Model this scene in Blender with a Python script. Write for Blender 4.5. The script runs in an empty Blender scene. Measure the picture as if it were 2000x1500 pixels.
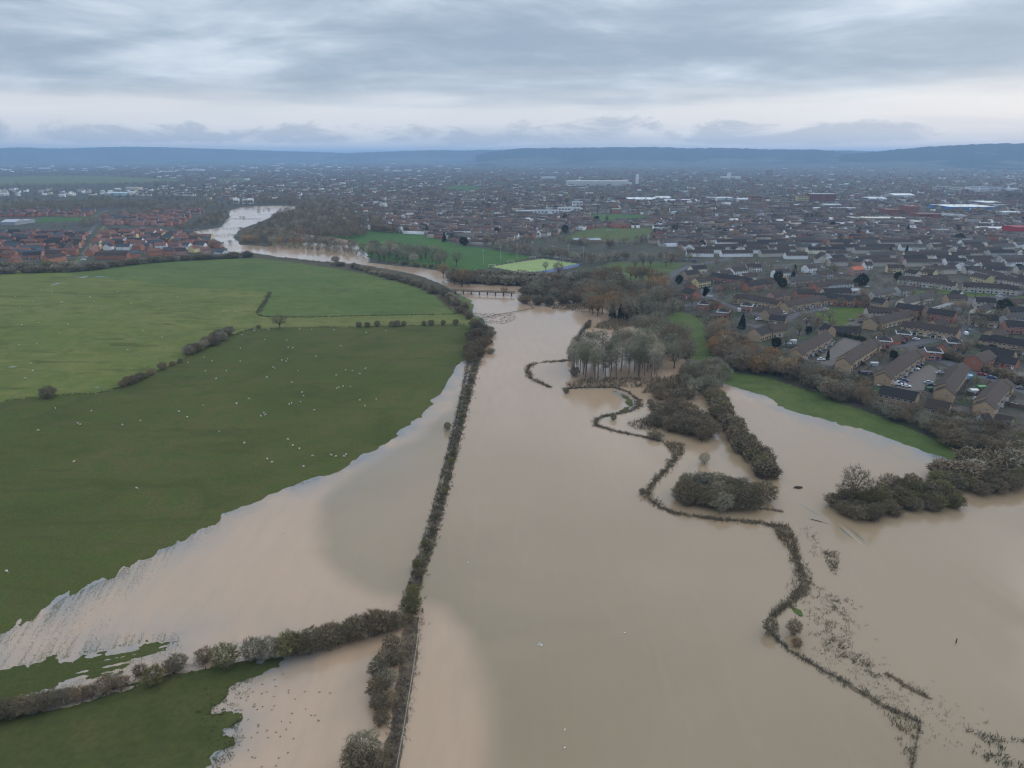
import bpy, math, random
import numpy as np
R = math.radians
rng = np.random.default_rng(7)
random.seed(7)
scene = bpy.context.scene
COL = scene.collection

# ------------------------------------------------------------------ camera
F, CX, CY, HC = 1387.0, 1000.0, 750.0, 110.0     # focal length and centre in photo pixels, flying height in metres
PITCH = math.atan((750.0 - 303.0) / F)
cam_d = bpy.data.cameras.new('camera')
cam = bpy.data.objects.new('camera', cam_d)
COL.objects.link(cam)
cam.location = (0, 0, HC)
cam.rotation_euler = (R(90) - PITCH, 0, 0)
cam_d.sensor_fit = 'HORIZONTAL'
cam_d.sensor_width = 36.0
cam_d.lens = 36.0 * F / 2000.0
cam_d.clip_start = 1.0
cam_d.clip_end = 150000.0
scene.camera = cam

# ------------------------------------------------------------------ world: overcast sky
SUN_EL, SUN_AZ = R(22), R(55)
world = bpy.data.worlds.new('World')
scene.world = world
world.use_nodes = True
nt = world.node_tree
nt.nodes.clear()

def N(tree, t, **kw):
    n = tree.nodes.new(t)
    for k, v in kw.items():
        setattr(n, k, v)
    return n

def math_node(tree, op, a, b=None, clamp=False):
    n = tree.nodes.new('ShaderNodeMath'); n.operation = op; n.use_clamp = clamp
    for i, v in enumerate((a, b)):
        if v is None: continue
        if isinstance(v, (int, float)): n.inputs[i].default_value = v
        else: tree.links.new(v, n.inputs[i])
    return n.outputs[0]

def mixc(tree, fac, a, b, blend='MIX'):
    n = tree.nodes.new('ShaderNodeMix'); n.data_type = 'RGBA'; n.blend_type = blend
    for i, v in ((0, fac), (6, a), (7, b)):
        if isinstance(v, (int, float)): n.inputs[i].default_value = v
        elif isinstance(v, (tuple, list)): n.inputs[i].default_value = (*v[:3], 1)
        else: tree.links.new(v, n.inputs[i])
    return n.outputs[2]

def ramp(tree, v, stops, interp='EASE'):
    n = tree.nodes.new('ShaderNodeValToRGB'); n.color_ramp.interpolation = interp
    e = n.color_ramp.elements
    while len(e) < len(stops): e.new(0.5)
    for el, (p, c) in zip(e, stops):
        el.position = p
        el.color = (c, c, c, 1) if isinstance(c, (int, float)) else (*c, 1)
    tree.links.new(v, n.inputs[0])
    return n.outputs[0]

def noise(tree, vec, scale, detail=4, rough=0.55, dist=0.0):
    n = tree.nodes.new('ShaderNodeTexNoise')
    n.inputs['Scale'].default_value = scale; n.inputs['Detail'].default_value = detail
    n.inputs['Roughness'].default_value = rough; n.inputs['Distortion'].default_value = dist
    if vec is not None: tree.links.new(vec, n.inputs['Vector'])
    return n.outputs['Fac']

def build_sky():
    t = nt
    out = N(t, 'ShaderNodeOutputWorld'); bg = N(t, 'ShaderNodeBackground')
    tc = N(t, 'ShaderNodeTexCoord'); sep = N(t, 'ShaderNodeSeparateXYZ')
    t.links.new(tc.outputs['Generated'], sep.inputs[0])
    X, Y, Z = sep.outputs
    zc = math_node(t, 'MAXIMUM', Z, 0.0)
    # a flat cloud deck seen in perspective: position on the deck = direction / elevation
    den = math_node(t, 'ADD', zc, 0.10)
    u = math_node(t, 'DIVIDE', X, den); v = math_node(t, 'DIVIDE', Y, den)
    comb = N(t, 'ShaderNodeCombineXYZ'); t.links.new(u, comb.inputs[0]); t.links.new(v, comb.inputs[1])
    rot = N(t, 'ShaderNodeMapping'); rot.inputs['Rotation'].default_value = (0, 0, R(8)); rot.inputs['Scale'].default_value = (0.62, 1.0, 1)
    rot.inputs['Location'].default_value = (3.1, 1.7, 0)
    t.links.new(comb.outputs[0], rot.inputs[0])
    deck = noise(t, rot.outputs[0], 1.25, 8, 0.56, 0.6)
    big = noise(t, rot.outputs[0], 0.5, 3, 0.5, 0.4)
    lv = N(t, 'ShaderNodeMapping'); lv.inputs['Scale'].default_value = (3.6, 3.6, 15.0); lv.inputs['Location'].default_value = (1.3, 0.4, 0.2)
    t.links.new(tc.outputs['Generated'], lv.inputs[0])
    lump = noise(t, lv.outputs[0], 1.0, 9, 0.60, 0.4)
    d = math_node(t, 'ADD', math_node(t, 'ADD', math_node(t, 'MULTIPLY', deck, 0.30), math_node(t, 'MULTIPLY', lump, 0.42)), math_node(t, 'MULTIPLY', big, 0.28))
    deckc = ramp(t, d, [(0.40, (0.62, 0.67, 0.73)), (0.455, (0.47, 0.54, 0.63)), (0.51, (0.345, 0.415, 0.505)), (0.58, (0.27, 0.335, 0.425))], 'B_SPLINE')
    # bright gap under the deck, low over the horizon
    lowv = N(t, 'ShaderNodeMapping'); lowv.inputs['Scale'].default_value = (2.6, 2.6, 26.0)
    t.links.new(tc.outputs['Generated'], lowv.inputs[0])
    lown = noise(t, lowv.outputs[0], 1.0, 6, 0.55, 0.2)
    gap = ramp(t, math_node(t, 'ADD', zc, math_node(t, 'MULTIPLY', math_node(t, 'SUBTRACT', lown, 0.5), 0.085)),
               [(0.0, 0.5), (0.016, 0.55), (0.036, 0.9), (0.058, 0.8), (0.078, 0.22), (0.10, 0.0)], 'LINEAR')
    warm = mixc(t, ramp(t, X, [(0.0, 0.0), (0.75, 1.0)], 'LINEAR'), (0.70, 0.70, 0.71), (0.82, 0.77, 0.74))
    c1 = mixc(t, gap, deckc, warm)
    # ragged grey cumulus low on the horizon
    cv = N(t, 'ShaderNodeMapping'); cv.inputs['Scale'].default_value = (7.5, 7.5, 24.0); cv.inputs['Location'].default_value = (0.55, 0.3, 0)
    t.links.new(tc.outputs['Generated'], cv.inputs[0])
    cn = noise(t, cv.outputs[0], 1.0, 8, 0.66, 0.5)
    band = ramp(t, zc, [(0.0, 0.10), (0.009, 0.30), (0.018, 0.57), (0.034, 0.53), (0.05, 0.36), (0.07, 0.1)], 'LINEAR')
    cm = ramp(t, math_node(t, 'ADD', cn, math_node(t, 'SUBTRACT', band, 0.5)), [(0.47, 0.0), (0.56, 0.75)], 'LINEAR')
    c2 = mixc(t, cm, c1, (0.36, 0.415, 0.50))
    # haze veil right at the horizon
    veil = ramp(t, zc, [(0.0, 0.35), (0.02, 0.10), (0.04, 0.0)], 'LINEAR')
    c3 = mixc(t, veil, c2, mixc(t, ramp(t, X, [(0.0, 0.0), (0.6, 1.0)], 'LINEAR'), (0.50, 0.54, 0.60), (0.98, 0.90, 0.84)))
    # an overcast sky is brighter overhead
    up = ramp(t, zc, [(0.17, 1.0), (0.55, 0.52), (1.0, 0.42)], 'LINEAR')
    c4 = mixc(t, 1.0, c3, math_to_col(t, math_node(t, 'DIVIDE', 1.0, up)), 'MULTIPLY')
    sky = N(t, 'ShaderNodeTexSky'); sky.sky_type = 'NISHITA'; sky.sun_disc = False
    sky.sun_elevation = SUN_EL; sky.sun_rotation = SUN_AZ
    skyc = mixc(t, 1.0, sky.outputs[0], (0.1, 0.1, 0.1), 'MULTIPLY')
    cover = mixc(t, 0.92, skyc, c4)
    t.links.new(cover, bg.inputs[0]); bg.inputs[1].default_value = 1.0
    t.links.new(bg.outputs[0], out.inputs[0])

def math_to_col(tree, v):
    n = tree.nodes.new('ShaderNodeCombineColor')
    for i in range(3): tree.links.new(v, n.inputs[i])
    return n.outputs[0]
build_sky()

sun_d = bpy.data.lights.new('sun', 'SUN'); sun_d.energy = 0.8; sun_d.angle = R(25); sun_d.color = (1.0, 0.95, 0.88)
sun = bpy.data.objects.new('sun', sun_d); COL.objects.link(sun)
sun.rotation_euler = (R(90) - SUN_EL, 0, math.pi - SUN_AZ)
sun.location = (0, 0, 500)

vs = scene.view_settings
vs.view_transform = 'Standard'; vs.look = 'None'; vs.gamma = 1.0; vs.exposure = 0.33; vs.use_curve_mapping = False
scene.render.engine = 'CYCLES'
cy = scene.cycles
cy.max_bounces = 6; cy.diffuse_bounces = 3; cy.glossy_bounces = 2; cy.transmission_bounces = 2; cy.transparent_max_bounces = 8
cy.volume_bounces = 1
cy.use_denoising = True
try:
    cy.denoiser = 'OPENIMAGEDENOISE'; cy.denoising_input_passes = 'RGB_ALBEDO_NORMAL'
except Exception: pass
cy.filter_width = 1.25

# ------------------------------------------------------------------ photo pixel <-> place on the ground
CT, ST = math.cos(PITCH), math.sin(PITCH)
def P0(px, py, z=0.0):
    px = np.asarray(px, float); py = np.asarray(py, float)
    x = (px - CX) / F; y = (CY - py) / F
    dx, dy, dz = x, CT + y * ST, -ST + y * CT
    dz = np.minimum(dz, -1e-4)
    t = (z - HC) / dz
    return dx * t, dy * t
def proj(x, y, z):
    dz = z - HC
    fwd = y * CT - dz * ST; up = y * ST + dz * CT
    return CX + F * x / fwd, CY - F * up / fwd
def poly(pts, z=0.0):
    a = np.array(pts, float)
    x, y = P0(a[:, 0], a[:, 1], z)
    return np.stack([x, y], 1)
def inside(x, y, pg):
    x = np.asarray(x); y = np.asarray(y)
    res = np.zeros(x.shape, bool)
    n = len(pg); j = n - 1
    for i in range(n):
        xi, yi = pg[i]; xj, yj = pg[j]
        if yi != yj:
            c = ((yi > y) != (yj > y)) & (x < (xj - xi) * (y - yi) / (yj - yi) + xi)
            res ^= c
        j = i
    return res
def sdist(x, y, pg):                       # signed distance, positive inside
    d = np.full(x.shape, 1e18)
    n = len(pg)
    for i in range(n):
        a = pg[i]; b = pg[(i + 1) % n]
        ex, ey = b - a; L = ex * ex + ey * ey + 1e-12
        t = np.clip(((x - a[0]) * ex + (y - a[1]) * ey) / L, 0, 1)
        d = np.minimum(d, (x - a[0] - t * ex) ** 2 + (y - a[1] - t * ey) ** 2)
    d = np.sqrt(d)
    return np.where(inside(x, y, pg), d, -d)
def hash2(ix, iy, seed):
    h = (ix.astype(np.int64) * 374761393 + iy.astype(np.int64) * 668265263 + seed * 974634777) & 0xffffffff
    h = ((h ^ (h >> 13)) * 1274126177) & 0xffffffff
    return ((h ^ (h >> 16)) & 0xffff) / 65535.0
def vnoise(x, y, seed=0):
    ix = np.floor(x); iy = np.floor(y); fx = x - ix; fy = y - iy
    fx = fx * fx * (3 - 2 * fx); fy = fy * fy * (3 - 2 * fy)
    a = hash2(ix, iy, seed); b = hash2(ix + 1, iy, seed); c = hash2(ix, iy + 1, seed); d = hash2(ix + 1, iy + 1, seed)
    return (a * (1 - fx) + b * fx) * (1 - fy) + (c * (1 - fx) + d * fx) * fy - 0.5
def fbm(x, y, o=4, seed=0):
    s = 0; a = 1.0
    for i in range(o):
        s = s + a * vnoise(x, y, seed + i * 17); x = x * 2.03 + 11.3; y = y * 2.03 + 5.7; a *= 0.52
    return s

# ------------------------------------------------------------------ the flood: its outline in the photograph, laid on the water level z = 0
FLOOD = [(-900, 1420), (-300, 1300), (0, 1238), (60, 1212), (130, 1165), (200, 1135), (270, 1092), (330, 1066), (400, 1030), (470, 986),
  (540, 958), (600, 940), (660, 921), (700, 900), (740, 876), (790, 840), (830, 797), (850, 775), (868, 752), (890, 722), (912, 703), (932, 690),
  (940, 660), (955, 640), (945, 625), (925, 614), (926, 603), (921, 592), (908, 580), (893, 572), (872, 562), (850, 549), (800, 533), (740, 523), (700, 516), (660, 514), (600, 508),
  (540, 501), (515, 497), (505, 494), (470, 495), (450, 493), (440, 484), (405, 466), (375, 452), (415, 447), (432, 444), (440, 432), (450, 422), (442, 415), (470, 404), (520, 402), (580, 402),
  (578, 408), (545, 415), (530, 424), (505, 435), (470, 447), (455, 462), (470, 478), (520, 482), (560, 470), (590, 457), (650, 462), (690, 472), (702, 485), (718, 500),
  (722, 513), (760, 517), (820, 523), (870, 530), (880, 548), (930, 555), (1000, 557), (1030, 562), (1060, 580), (1110, 588), (1160, 585), (1210, 600), (1240, 640), (1300, 690), (1345, 704),
  (1364, 706), (1372, 722), (1400, 742), (1412, 752), (1450, 763), (1500, 775), (1527, 793), (1545, 801), (1600, 815), (1650, 829), (1700, 840), (1760, 864), (1800, 882), (1840, 895), (1870, 903),
  (1960, 925), (2100, 945), (2500, 980), (3600, 1060), (4200, 1700), (1000, 2600), (-900, 2200)]
ISLE_FIELD = [(-900, 1640), (-300, 1490), (0, 1408), (100, 1384), (200, 1353), (300, 1331), (400, 1311), (480, 1293), (560, 1279), (632, 1268), (610, 1281), (560, 1296),
  (500, 1314), (440, 1333), (390, 1343), (400, 1358), (432, 1362), (385, 1382), (372, 1400), (440, 1409), (450, 1420), (395, 1436), (420, 1452), (440, 1458), (400, 1490), (380, 1560), (330, 1900), (-900, 2200)]
ISLE_RIDGE = [(-900, 1560), (-200, 1372), (0, 1311), (100, 1292), (200, 1272), (280, 1257), (335, 1254), (300, 1274), (200, 1312), (110, 1344), (0, 1368), (-200, 1420), (-900, 1600)]
LEVEE = [(1200, 764), (1225, 772), (1243, 788), (1230, 800), (1195, 812), (1165, 818), (1200, 806), (1226, 793), (1218, 778)]
BANKSIDE = [(905, 578), (916, 588), (924, 600), (925, 612), (905, 606), (893, 580)]
WF = poly(FLOOD); WI = poly(ISLE_FIELD); WR = poly(ISLE_RIDGE); WL = poly(LEVEE); WB = poly(BANKSIDE)

rows = [62.0]
while rows[-1] < 70000:
    r = rows[-1]
    rows.append(r * (1.0032 if r < 215 else 1.0055 if r < 330 else 1.007 if r < 1250 else 1.02 if r < 5000 else 1.1))
rows = np.array(rows)
AZ0, AZ1, NA = R(-52), R(52), 820
azs = np.linspace(AZ0, AZ1, NA)
GA, GR = np.meshgrid(azs, rows)
GX, GY = GR * np.sin(GA), GR * np.cos(GA)

def water_sd(x, y):
    sd = sdist(x, y, WF)
    for isl in (WI, WR, WL, WB): sd = np.minimum(sd, -sdist(x, y, isl))
    return sd
near = GR < 2200
SD = np.full(GX.shape, -3000.0)
SD[near] = water_sd(GX[near], GY[near])
cxs, cys = P0(120, 1200)
a1 = np.array(P0(30, 1260)); a2 = np.array(P0(120, 1120)); sv = (a2 - a1) / np.linalg.norm(a2 - a1)
b1 = np.array(P0(150, 1285)); b2 = np.array(P0(330, 1250)); rv = (b2 - b1) / np.linalg.norm(b2 - b1)
def height(x, y, sd):
    d = -sd
    wl = np.clip((-x + 30) / 120, 0, 1) * np.clip((950 - y) / 200, 0, 1)
    s = np.clip(d / 380, 0, 1); s = s * s * (3 - 2 * s)
    hl = 0.02 * np.clip(d, -40, 25) + 7.5 * s
    hr = 0.02 * np.clip(d, -40, 60)
    h = hl * wl + hr * (1 - wl)
    g = np.exp(-((x - cxs) ** 2 + (y - cys) ** 2) / (2 * 30 ** 2))
    al = (x * sv[0] + y * sv[1]); ac = (-x * sv[1] + y * sv[0])
    st = fbm(ac / 1.1, al / 16, 4, 3)
    bl = (x * rv[0] + y * rv[1]); bc = (-x * rv[1] + y * rv[0])
    st2 = fbm(bc / 0.9, bl / 14, 4, 5)
    g2 = np.exp(-((x - P0(270, 1275)[0]) ** 2 + (y - P0(270, 1275)[1]) ** 2) / (2 * 14 ** 2))
    g3 = np.exp(-((x - P0(430, 1400)[0]) ** 2 + (y - P0(430, 1400)[1]) ** 2) / (2 * 11 ** 2))
    n1 = fbm(x / 3.2, y / 3.2, 4, 9); n2 = fbm(x / 14, y / 14, 3, 21)
    band = np.exp(-(d / 22) ** 2)
    h = h + band * (0.045 * n1 + 0.08 * n2 + g * 0.07 * st + g2 * 0.10 * st2 + g3 * 0.05 * n1)
    h = h + np.clip(d / 120, 0, 1) * 0.5 * n2 * wl
    return np.clip(h, -0.7, None)
GH = np.where(GR > 2200, 1.2, 0)
GH[near] = height(GX[near], GY[near], SD[near])

def Hat(x, y):
    x = np.asarray(x, float); y = np.asarray(y, float)
    r = np.hypot(x, y); a = np.arctan2(x, y)
    fr = np.clip(np.interp(r, rows, np.arange(len(rows))), 0, len(rows) - 1.001); fa = np.clip((a - AZ0) / (AZ1 - AZ0) * (NA - 1), 0, NA - 1.001)
    i = fr.astype(int); j = fa.astype(int); u = fr - i; v = fa - j
    return (GH[i, j] * (1 - u) + GH[i + 1, j] * u) * (1 - v) + (GH[i, j + 1] * (1 - u) + GH[i + 1, j + 1] * u) * v
def G(px, py, dz=0.0, wet=True):            # pixel -> point on the ground (or on the water where that is higher)
    z = np.zeros(np.shape(px))
    for _ in range(10):
        x, y = P0(px, py, z + dz)
        z = 0.5 * z + 0.5 * (np.maximum(Hat(x, y), 0.0) if wet else Hat(x, y))
    x, y = P0(px, py, z + dz)
    return x, y, z
def pgon(pts):                              # pixel outline -> outline on the ground
    a = np.array(pts, float)
    x, y, z = G(a[:, 0], a[:, 1])
    return np.stack([x, y], 1)

# ------------------------------------------------------------------ materials
def new_mat(name):
    m = bpy.data.materials.new(name); m.use_nodes = True
    t = m.node_tree
    b = t.nodes['Principled BSDF']
    b.inputs['Specular IOR Level'].default_value = 0.25
    return m, t, b
def pos(t, scale=(1, 1, 1), rot=0.0):
    g = N(t, 'ShaderNodeNewGeometry'); mp = N(t, 'ShaderNodeMapping')
    mp.inputs['Scale'].default_value = scale; mp.inputs['Rotation'].default_value = (0, 0, rot)
    t.links.new(g.outputs['Position'], mp.inputs[0])
    return mp.outputs[0]
def bump(t, b, h, strength=0.3, dist=0.1):
    n = N(t, 'ShaderNodeBump'); n.inputs['Strength'].default_value = strength; n.inputs['Distance'].default_value = dist
    t.links.new(h, n.inputs['Height']); t.links.new(n.outputs[0], b.inputs['Normal'])

def grass_mat(name, c0, c1, c2, streak=0.0, rot=0.0, fine=1.2, rough=0.95):
    m, t, b = new_mat(name)
    p = pos(t)
    big = noise(t, p, 0.013, 4, 0.6, 0.4); mid = noise(t, p, 0.11, 5, 0.6); fn = noise(t, p, fine, 3, 0.7)
    c = mixc(t, ramp(t, big, [(0.36, 0.0), (0.64, 1.0)]), c0, c1)
    c = mixc(t, ramp(t, mid, [(0.42, 0.0), (0.66, 0.9)]), c, c2)
    blot = noise(t, pos(t, (1, 1, 1), 0.4), 0.035, 6, 0.68, 0.6)
    c = mixc(t, ramp(t, blot, [(0.34, 0.42), (0.50, 0.0)]), c, (c0[0] * 0.62, c0[1] * 0.66, c0[2] * 0.6))
    c = mixc(t, ramp(t, blot, [(0.55, 0.0), (0.72, 0.45)]), c, (c1[0] * 1.22, c1[1] * 1.12, c1[2] * 1.1))
    if streak:
        sp = pos(t, (0.010, 0.085, 1), rot)
        sn = noise(t, sp, 1.0, 5, 0.62, 0.8)
        c = mixc(t, ramp(t, sn, [(0.54, 0.0), (0.66, streak)]), c, tuple(v * 0.62 for v in c0))
    c = mixc(t, ramp(t, fn, [(0.3, 0.45), (0.7, 0.0)]), c, tuple(v * 0.55 for v in c0))
    t.links.new(c, b.inputs['Base Color']); b.inputs['Roughness'].default_value = rough
    b.inputs['Specular IOR Level'].default_value = 0.1
    bump(t, b, fn, 0.5, 0.25)
    return m
M_LOWER = grass_mat('dark_pasture_grass', (0.063, 0.074, 0.019), (0.090, 0.086, 0.027), (0.064, 0.085, 0.018), 0.35, 0.5)
M_ROUGH = grass_mat('rough_pasture_grass', (0.116, 0.136, 0.034), (0.152, 0.154, 0.047), (0.094, 0.124, 0.028), 1.0, 0.12)
M_MEADOW = grass_mat('far_meadow_grass', (0.084, 0.116, 0.032), (0.116, 0.138, 0.040), (0.076, 0.112, 0.030), 0.5, -0.1)
M_STRIP = grass_mat('track_grass', (0.130, 0.143, 0.040), (0.147, 0.147, 0.047), (0.099, 0.122, 0.032), 0.5, 0.0)
M_BOTTOM = grass_mat('tussocky_grass', (0.064, 0.068, 0.020), (0.096, 0.088, 0.032), (0.050, 0.062, 0.018), 0.3, 0.3, 0.7)
M_RIDGE = grass_mat('flood_ridge_grass', (0.058, 0.067, 0.018), (0.075, 0.077, 0.023), (0.052, 0.066, 0.017), 0.2, 0.3)
M_BRIGHT = grass_mat('bright_meadow_grass', (0.076, 0.104, 0.029), (0.100, 0.120, 0.037), (0.062, 0.086, 0.026))
M_PITCH = grass_mat('playing_field_grass', (0.052, 0.112, 0.026), (0.066, 0.125, 0.030), (0.046, 0.098, 0.025))
M_ASTRO = grass_mat('lime_pitch_turf', (0.25, 0.315, 0.125), (0.27, 0.33, 0.13), (0.235, 0.295, 0.12))
M_GREEN = grass_mat('estate_green_grass', (0.067, 0.105, 0.018), (0.087, 0.115, 0.022), (0.056, 0.085, 0.016))
M_FARF = grass_mat('distant_field_grass', (0.105, 0.130, 0.065), (0.125, 0.135, 0.075), (0.095, 0.125, 0.055))
M_LITTER = grass_mat('leaf_litter', (0.075, 0.062, 0.040), (0.095, 0.078, 0.050), (0.060, 0.060, 0.030))
def town_mat():
    m, t, b = new_mat('gardens_and_yards')
    p = pos(t)
    big = noise(t, p, 0.02, 3, 0.6); mid = noise(t, p, 0.07, 5, 0.65, 0.5); fn = noise(t, p, 0.6, 3, 0.7)
    c = mixc(t, ramp(t, big, [(0.40, 0.0), (0.60, 1.0)]), (0.034, 0.037, 0.020), (0.050, 0.039, 0.029))
    c = mixc(t, ramp(t, mid, [(0.52, 0.0), (0.60, 1.0)], 'LINEAR'), c, (0.088, 0.076, 0.066))
    c = mixc(t, ramp(t, mid, [(0.38, 1.0), (0.45, 0.0)], 'LINEAR'), c, (0.048, 0.076, 0.024))
    c = mixc(t, ramp(t, fn, [(0.3, 0.5), (0.7, 0.0)]), c, (0.03, 0.03, 0.022))
    t.links.new(c, b.inputs['Base Color']); b.inputs['Roughness'].default_value = 0.95
    return m
M_TOWN = town_mat()

def tint_mat(name, rough=0.85, var=0.3, scale=1.5, spec=0.2, attr=None):
    """base colour = the object's own colour (or a face colour) with grain"""
    m, t, b = new_mat(name)
    if attr:
        a = N(t, 'ShaderNodeVertexColor'); a.layer_name = attr; src = a.outputs[0]
    else:
        a = N(t, 'ShaderNodeObjectInfo'); src = a.outputs['Color']
    tc = N(t, 'ShaderNodeTexCoord')
    n = noise(t, tc.outputs['Object'], scale, 4, 0.65)
    c = mixc(t, 1.0, src, ramp(t, n, [(0.25, 1.0 - var), (0.75, 1.0 + 0 * var)], 'LINEAR'), 'MULTIPLY')
    t.links.new(c, b.inputs['Base Color']); b.inputs['Roughness'].default_value = rough
    b.inputs['Specular IOR Level'].default_value = spec
    return m
M_TWIG = tint_mat('bare_twigs', 0.9, 0.45, 0.9, 0.1)
M_BARK = tint_mat('bark', 0.9, 0.5, 2.0, 0.1)
M_LEAF = tint_mat('evergreen_foliage', 0.8, 0.5, 1.3, 0.2)
M_WALL = tint_mat('house_wall', 0.9, 0.25, 1.2, 0.2)
M_ROOF = tint_mat('roof_tiles', 0.85, 0.35, 0.9, 0.25)
M_PAINT = tint_mat('car_paint', 0.3, 0.05, 1.0, 0.5)
M_PLAIN = tint_mat('painted_surface', 0.6, 0.12, 0.8, 0.3)
M_WOOL = tint_mat('wool', 1.0, 0.15, 4.0, 0.05)
M_FACE = tint_mat('mixed_distant_surface', 0.85, 0.25, 0.12, 0.2, 'tint')
M_REED = tint_mat('dead_reeds', 0.95, 0.4, 0.8, 0.1, 'tint')
def flat_mat(name, c, rough=0.8, spec=0.3):
    m, t, b = new_mat(name)
    n = noise(t, pos(t), 0.8, 4, 0.6)
    t.links.new(mixc(t, ramp(t, n, [(0.3, 0.0), (0.7, 1.0)]), tuple(v * 0.82 for v in c), c), b.inputs['Base Color'])
    b.inputs['Roughness'].default_value = rough; b.inputs['Specular IOR Level'].default_value = spec
    return m
M_GLASS = flat_mat('window_glass', (0.03, 0.035, 0.045), 0.08, 0.6)
M_FRAME = flat_mat('white_window_frame', (0.75, 0.75, 0.74), 0.5)
M_TYRE = flat_mat('tyre_rubber', (0.02, 0.02, 0.02), 0.8)
M_ASPH = flat_mat('asphalt', (0.085, 0.085, 0.090), 0.9, 0.2)
M_PAVE = flat_mat('block_paving', (0.125, 0.108, 0.095), 0.9, 0.2)
M_MUD = flat_mat('wet_mud', (0.15, 0.112, 0.072), 0.95, 0.08)
M_TIMBER = flat_mat('weathered_timber', (0.09, 0.08, 0.065), 0.9, 0.2)
M_PALE = flat_mat('pale_timber', (0.34, 0.32, 0.27), 0.9, 0.2)
M_BLUEC = flat_mat('blue_court', (0.10, 0.13, 0.22), 0.8, 0.2)

def water_mat():
    m, t, b = new_mat('flood_water')
    a = N(t, 'ShaderNodeVertexColor'); a.layer_name = 'water_tone'
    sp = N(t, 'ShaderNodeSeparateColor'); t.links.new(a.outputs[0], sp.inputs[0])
    p = pos(t)
    big = noise(t, p, 0.016, 4, 0.55, 0.6); mid = noise(t, pos(t, (0.3, 0.06, 1), 0.3), 1.0, 4, 0.6)
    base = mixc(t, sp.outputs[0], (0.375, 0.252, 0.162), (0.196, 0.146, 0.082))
    base = mixc(t, ramp(t, big, [(0.35, 0.0), (0.65, 0.30)]), base, (0.30, 0.215, 0.13))
    base = mixc(t, ramp(t, mid, [(0.35, 0.0), (0.75, 0.22)]), base, (0.22, 0.18, 0.12))
    flow = noise(t, pos(t, (0.16, 0.018, 1), -0.25), 1.0, 6, 0.62, 1.2)
    base = mixc(t, ramp(t, flow, [(0.50, 0.0), (0.74, 0.045)]), base, (0.42, 0.31, 0.215))
    base = mixc(t, sp.outputs[1], base, (0.172, 0.172, 0.166))
    t.links.new(base, b.inputs['Base Color'])
    b.inputs['Roughness'].default_value = 0.09; b.inputs['IOR'].default_value = 1.33; b.inputs['Specular IOR Level'].default_value = 0.85
    gust = noise(t, pos(t, (0.022, 0.009, 1), 0.5), 1.0, 5, 0.6, 0.8)
    t.links.new(ramp(t, gust, [(0.40, 0.05), (0.62, 0.20)]), b.inputs['Roughness'])
    r1 = noise(t, pos(t, (0.9, 1.6, 1)), 1.0, 4, 0.65)
    bump(t, b, r1, 0.10, 0.14)
    return m
M_WATER = water_mat()

# ------------------------------------------------------------------ object helpers
def tag(o, label=None, cat=None, group=None, kind=None):
    if label: o['label'] = label
    if cat: o['category'] = cat
    if group: o['group'] = group
    if kind: o['kind'] = kind
    return o
def link(name, me, parent=None, loc=None, rotz=None, color=None):
    o = bpy.data.objects.new(name, me); COL.objects.link(o)
    if parent is not None: o.parent = parent
    if loc is not None: o.location = loc
    if rotz is not None: o.rotation_euler = (0, 0, rotz)
    if color is not None: o.color = (*color, 1)
    return o
def empty(name, loc=(0, 0, 0), rotz=0.0):
    o = bpy.data.objects.new(name, None); COL.objects.link(o); o.location = loc; o.rotation_euler = (0, 0, rotz); o.empty_display_size = 0.5
    return o
def np_mesh(name, V, Q, mats, tint=None, tname='tint', smooth=False):
    """mesh from an (n,3) array and an (m,4) array of quads (or (m,3) of triangles)"""
    V = np.ascontiguousarray(V, np.float32); Q = np.ascontiguousarray(Q, np.int32)
    me = bpy.data.meshes.new(name)
    k = Q.shape[1]
    me.vertices.add(len(V)); me.vertices.foreach_set('co', V.ravel())
    me.loops.add(Q.size); me.loops.foreach_set('vertex_index', Q.ravel())
    me.polygons.add(len(Q)); me.polygons.foreach_set('loop_start', np.arange(0, Q.size, k, dtype=np.int32))
    try: me.polygons.foreach_set('loop_total', np.full(len(Q), k, np.int32))
    except Exception: pass
    for m in mats: me.materials.append(m)
    if tint is not None:
        T = np.asarray(tint, np.float32)
        dom = 'POINT' if len(T) == len(V) and len(V) != len(Q) else 'CORNER'
        at = me.color_attributes.new(tname, 'FLOAT_COLOR', dom)
        if dom == 'CORNER': T = np.repeat(T, k, axis=0)
        T4 = np.ones((len(T), 4), np.float32); T4[:, :3] = T
        at.data.foreach_set('color', T4.ravel())
    me.update(calc_edges=True)
    if smooth: me.polygons.foreach_set('use_smooth', np.ones(len(Q), bool))
    return me
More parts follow.
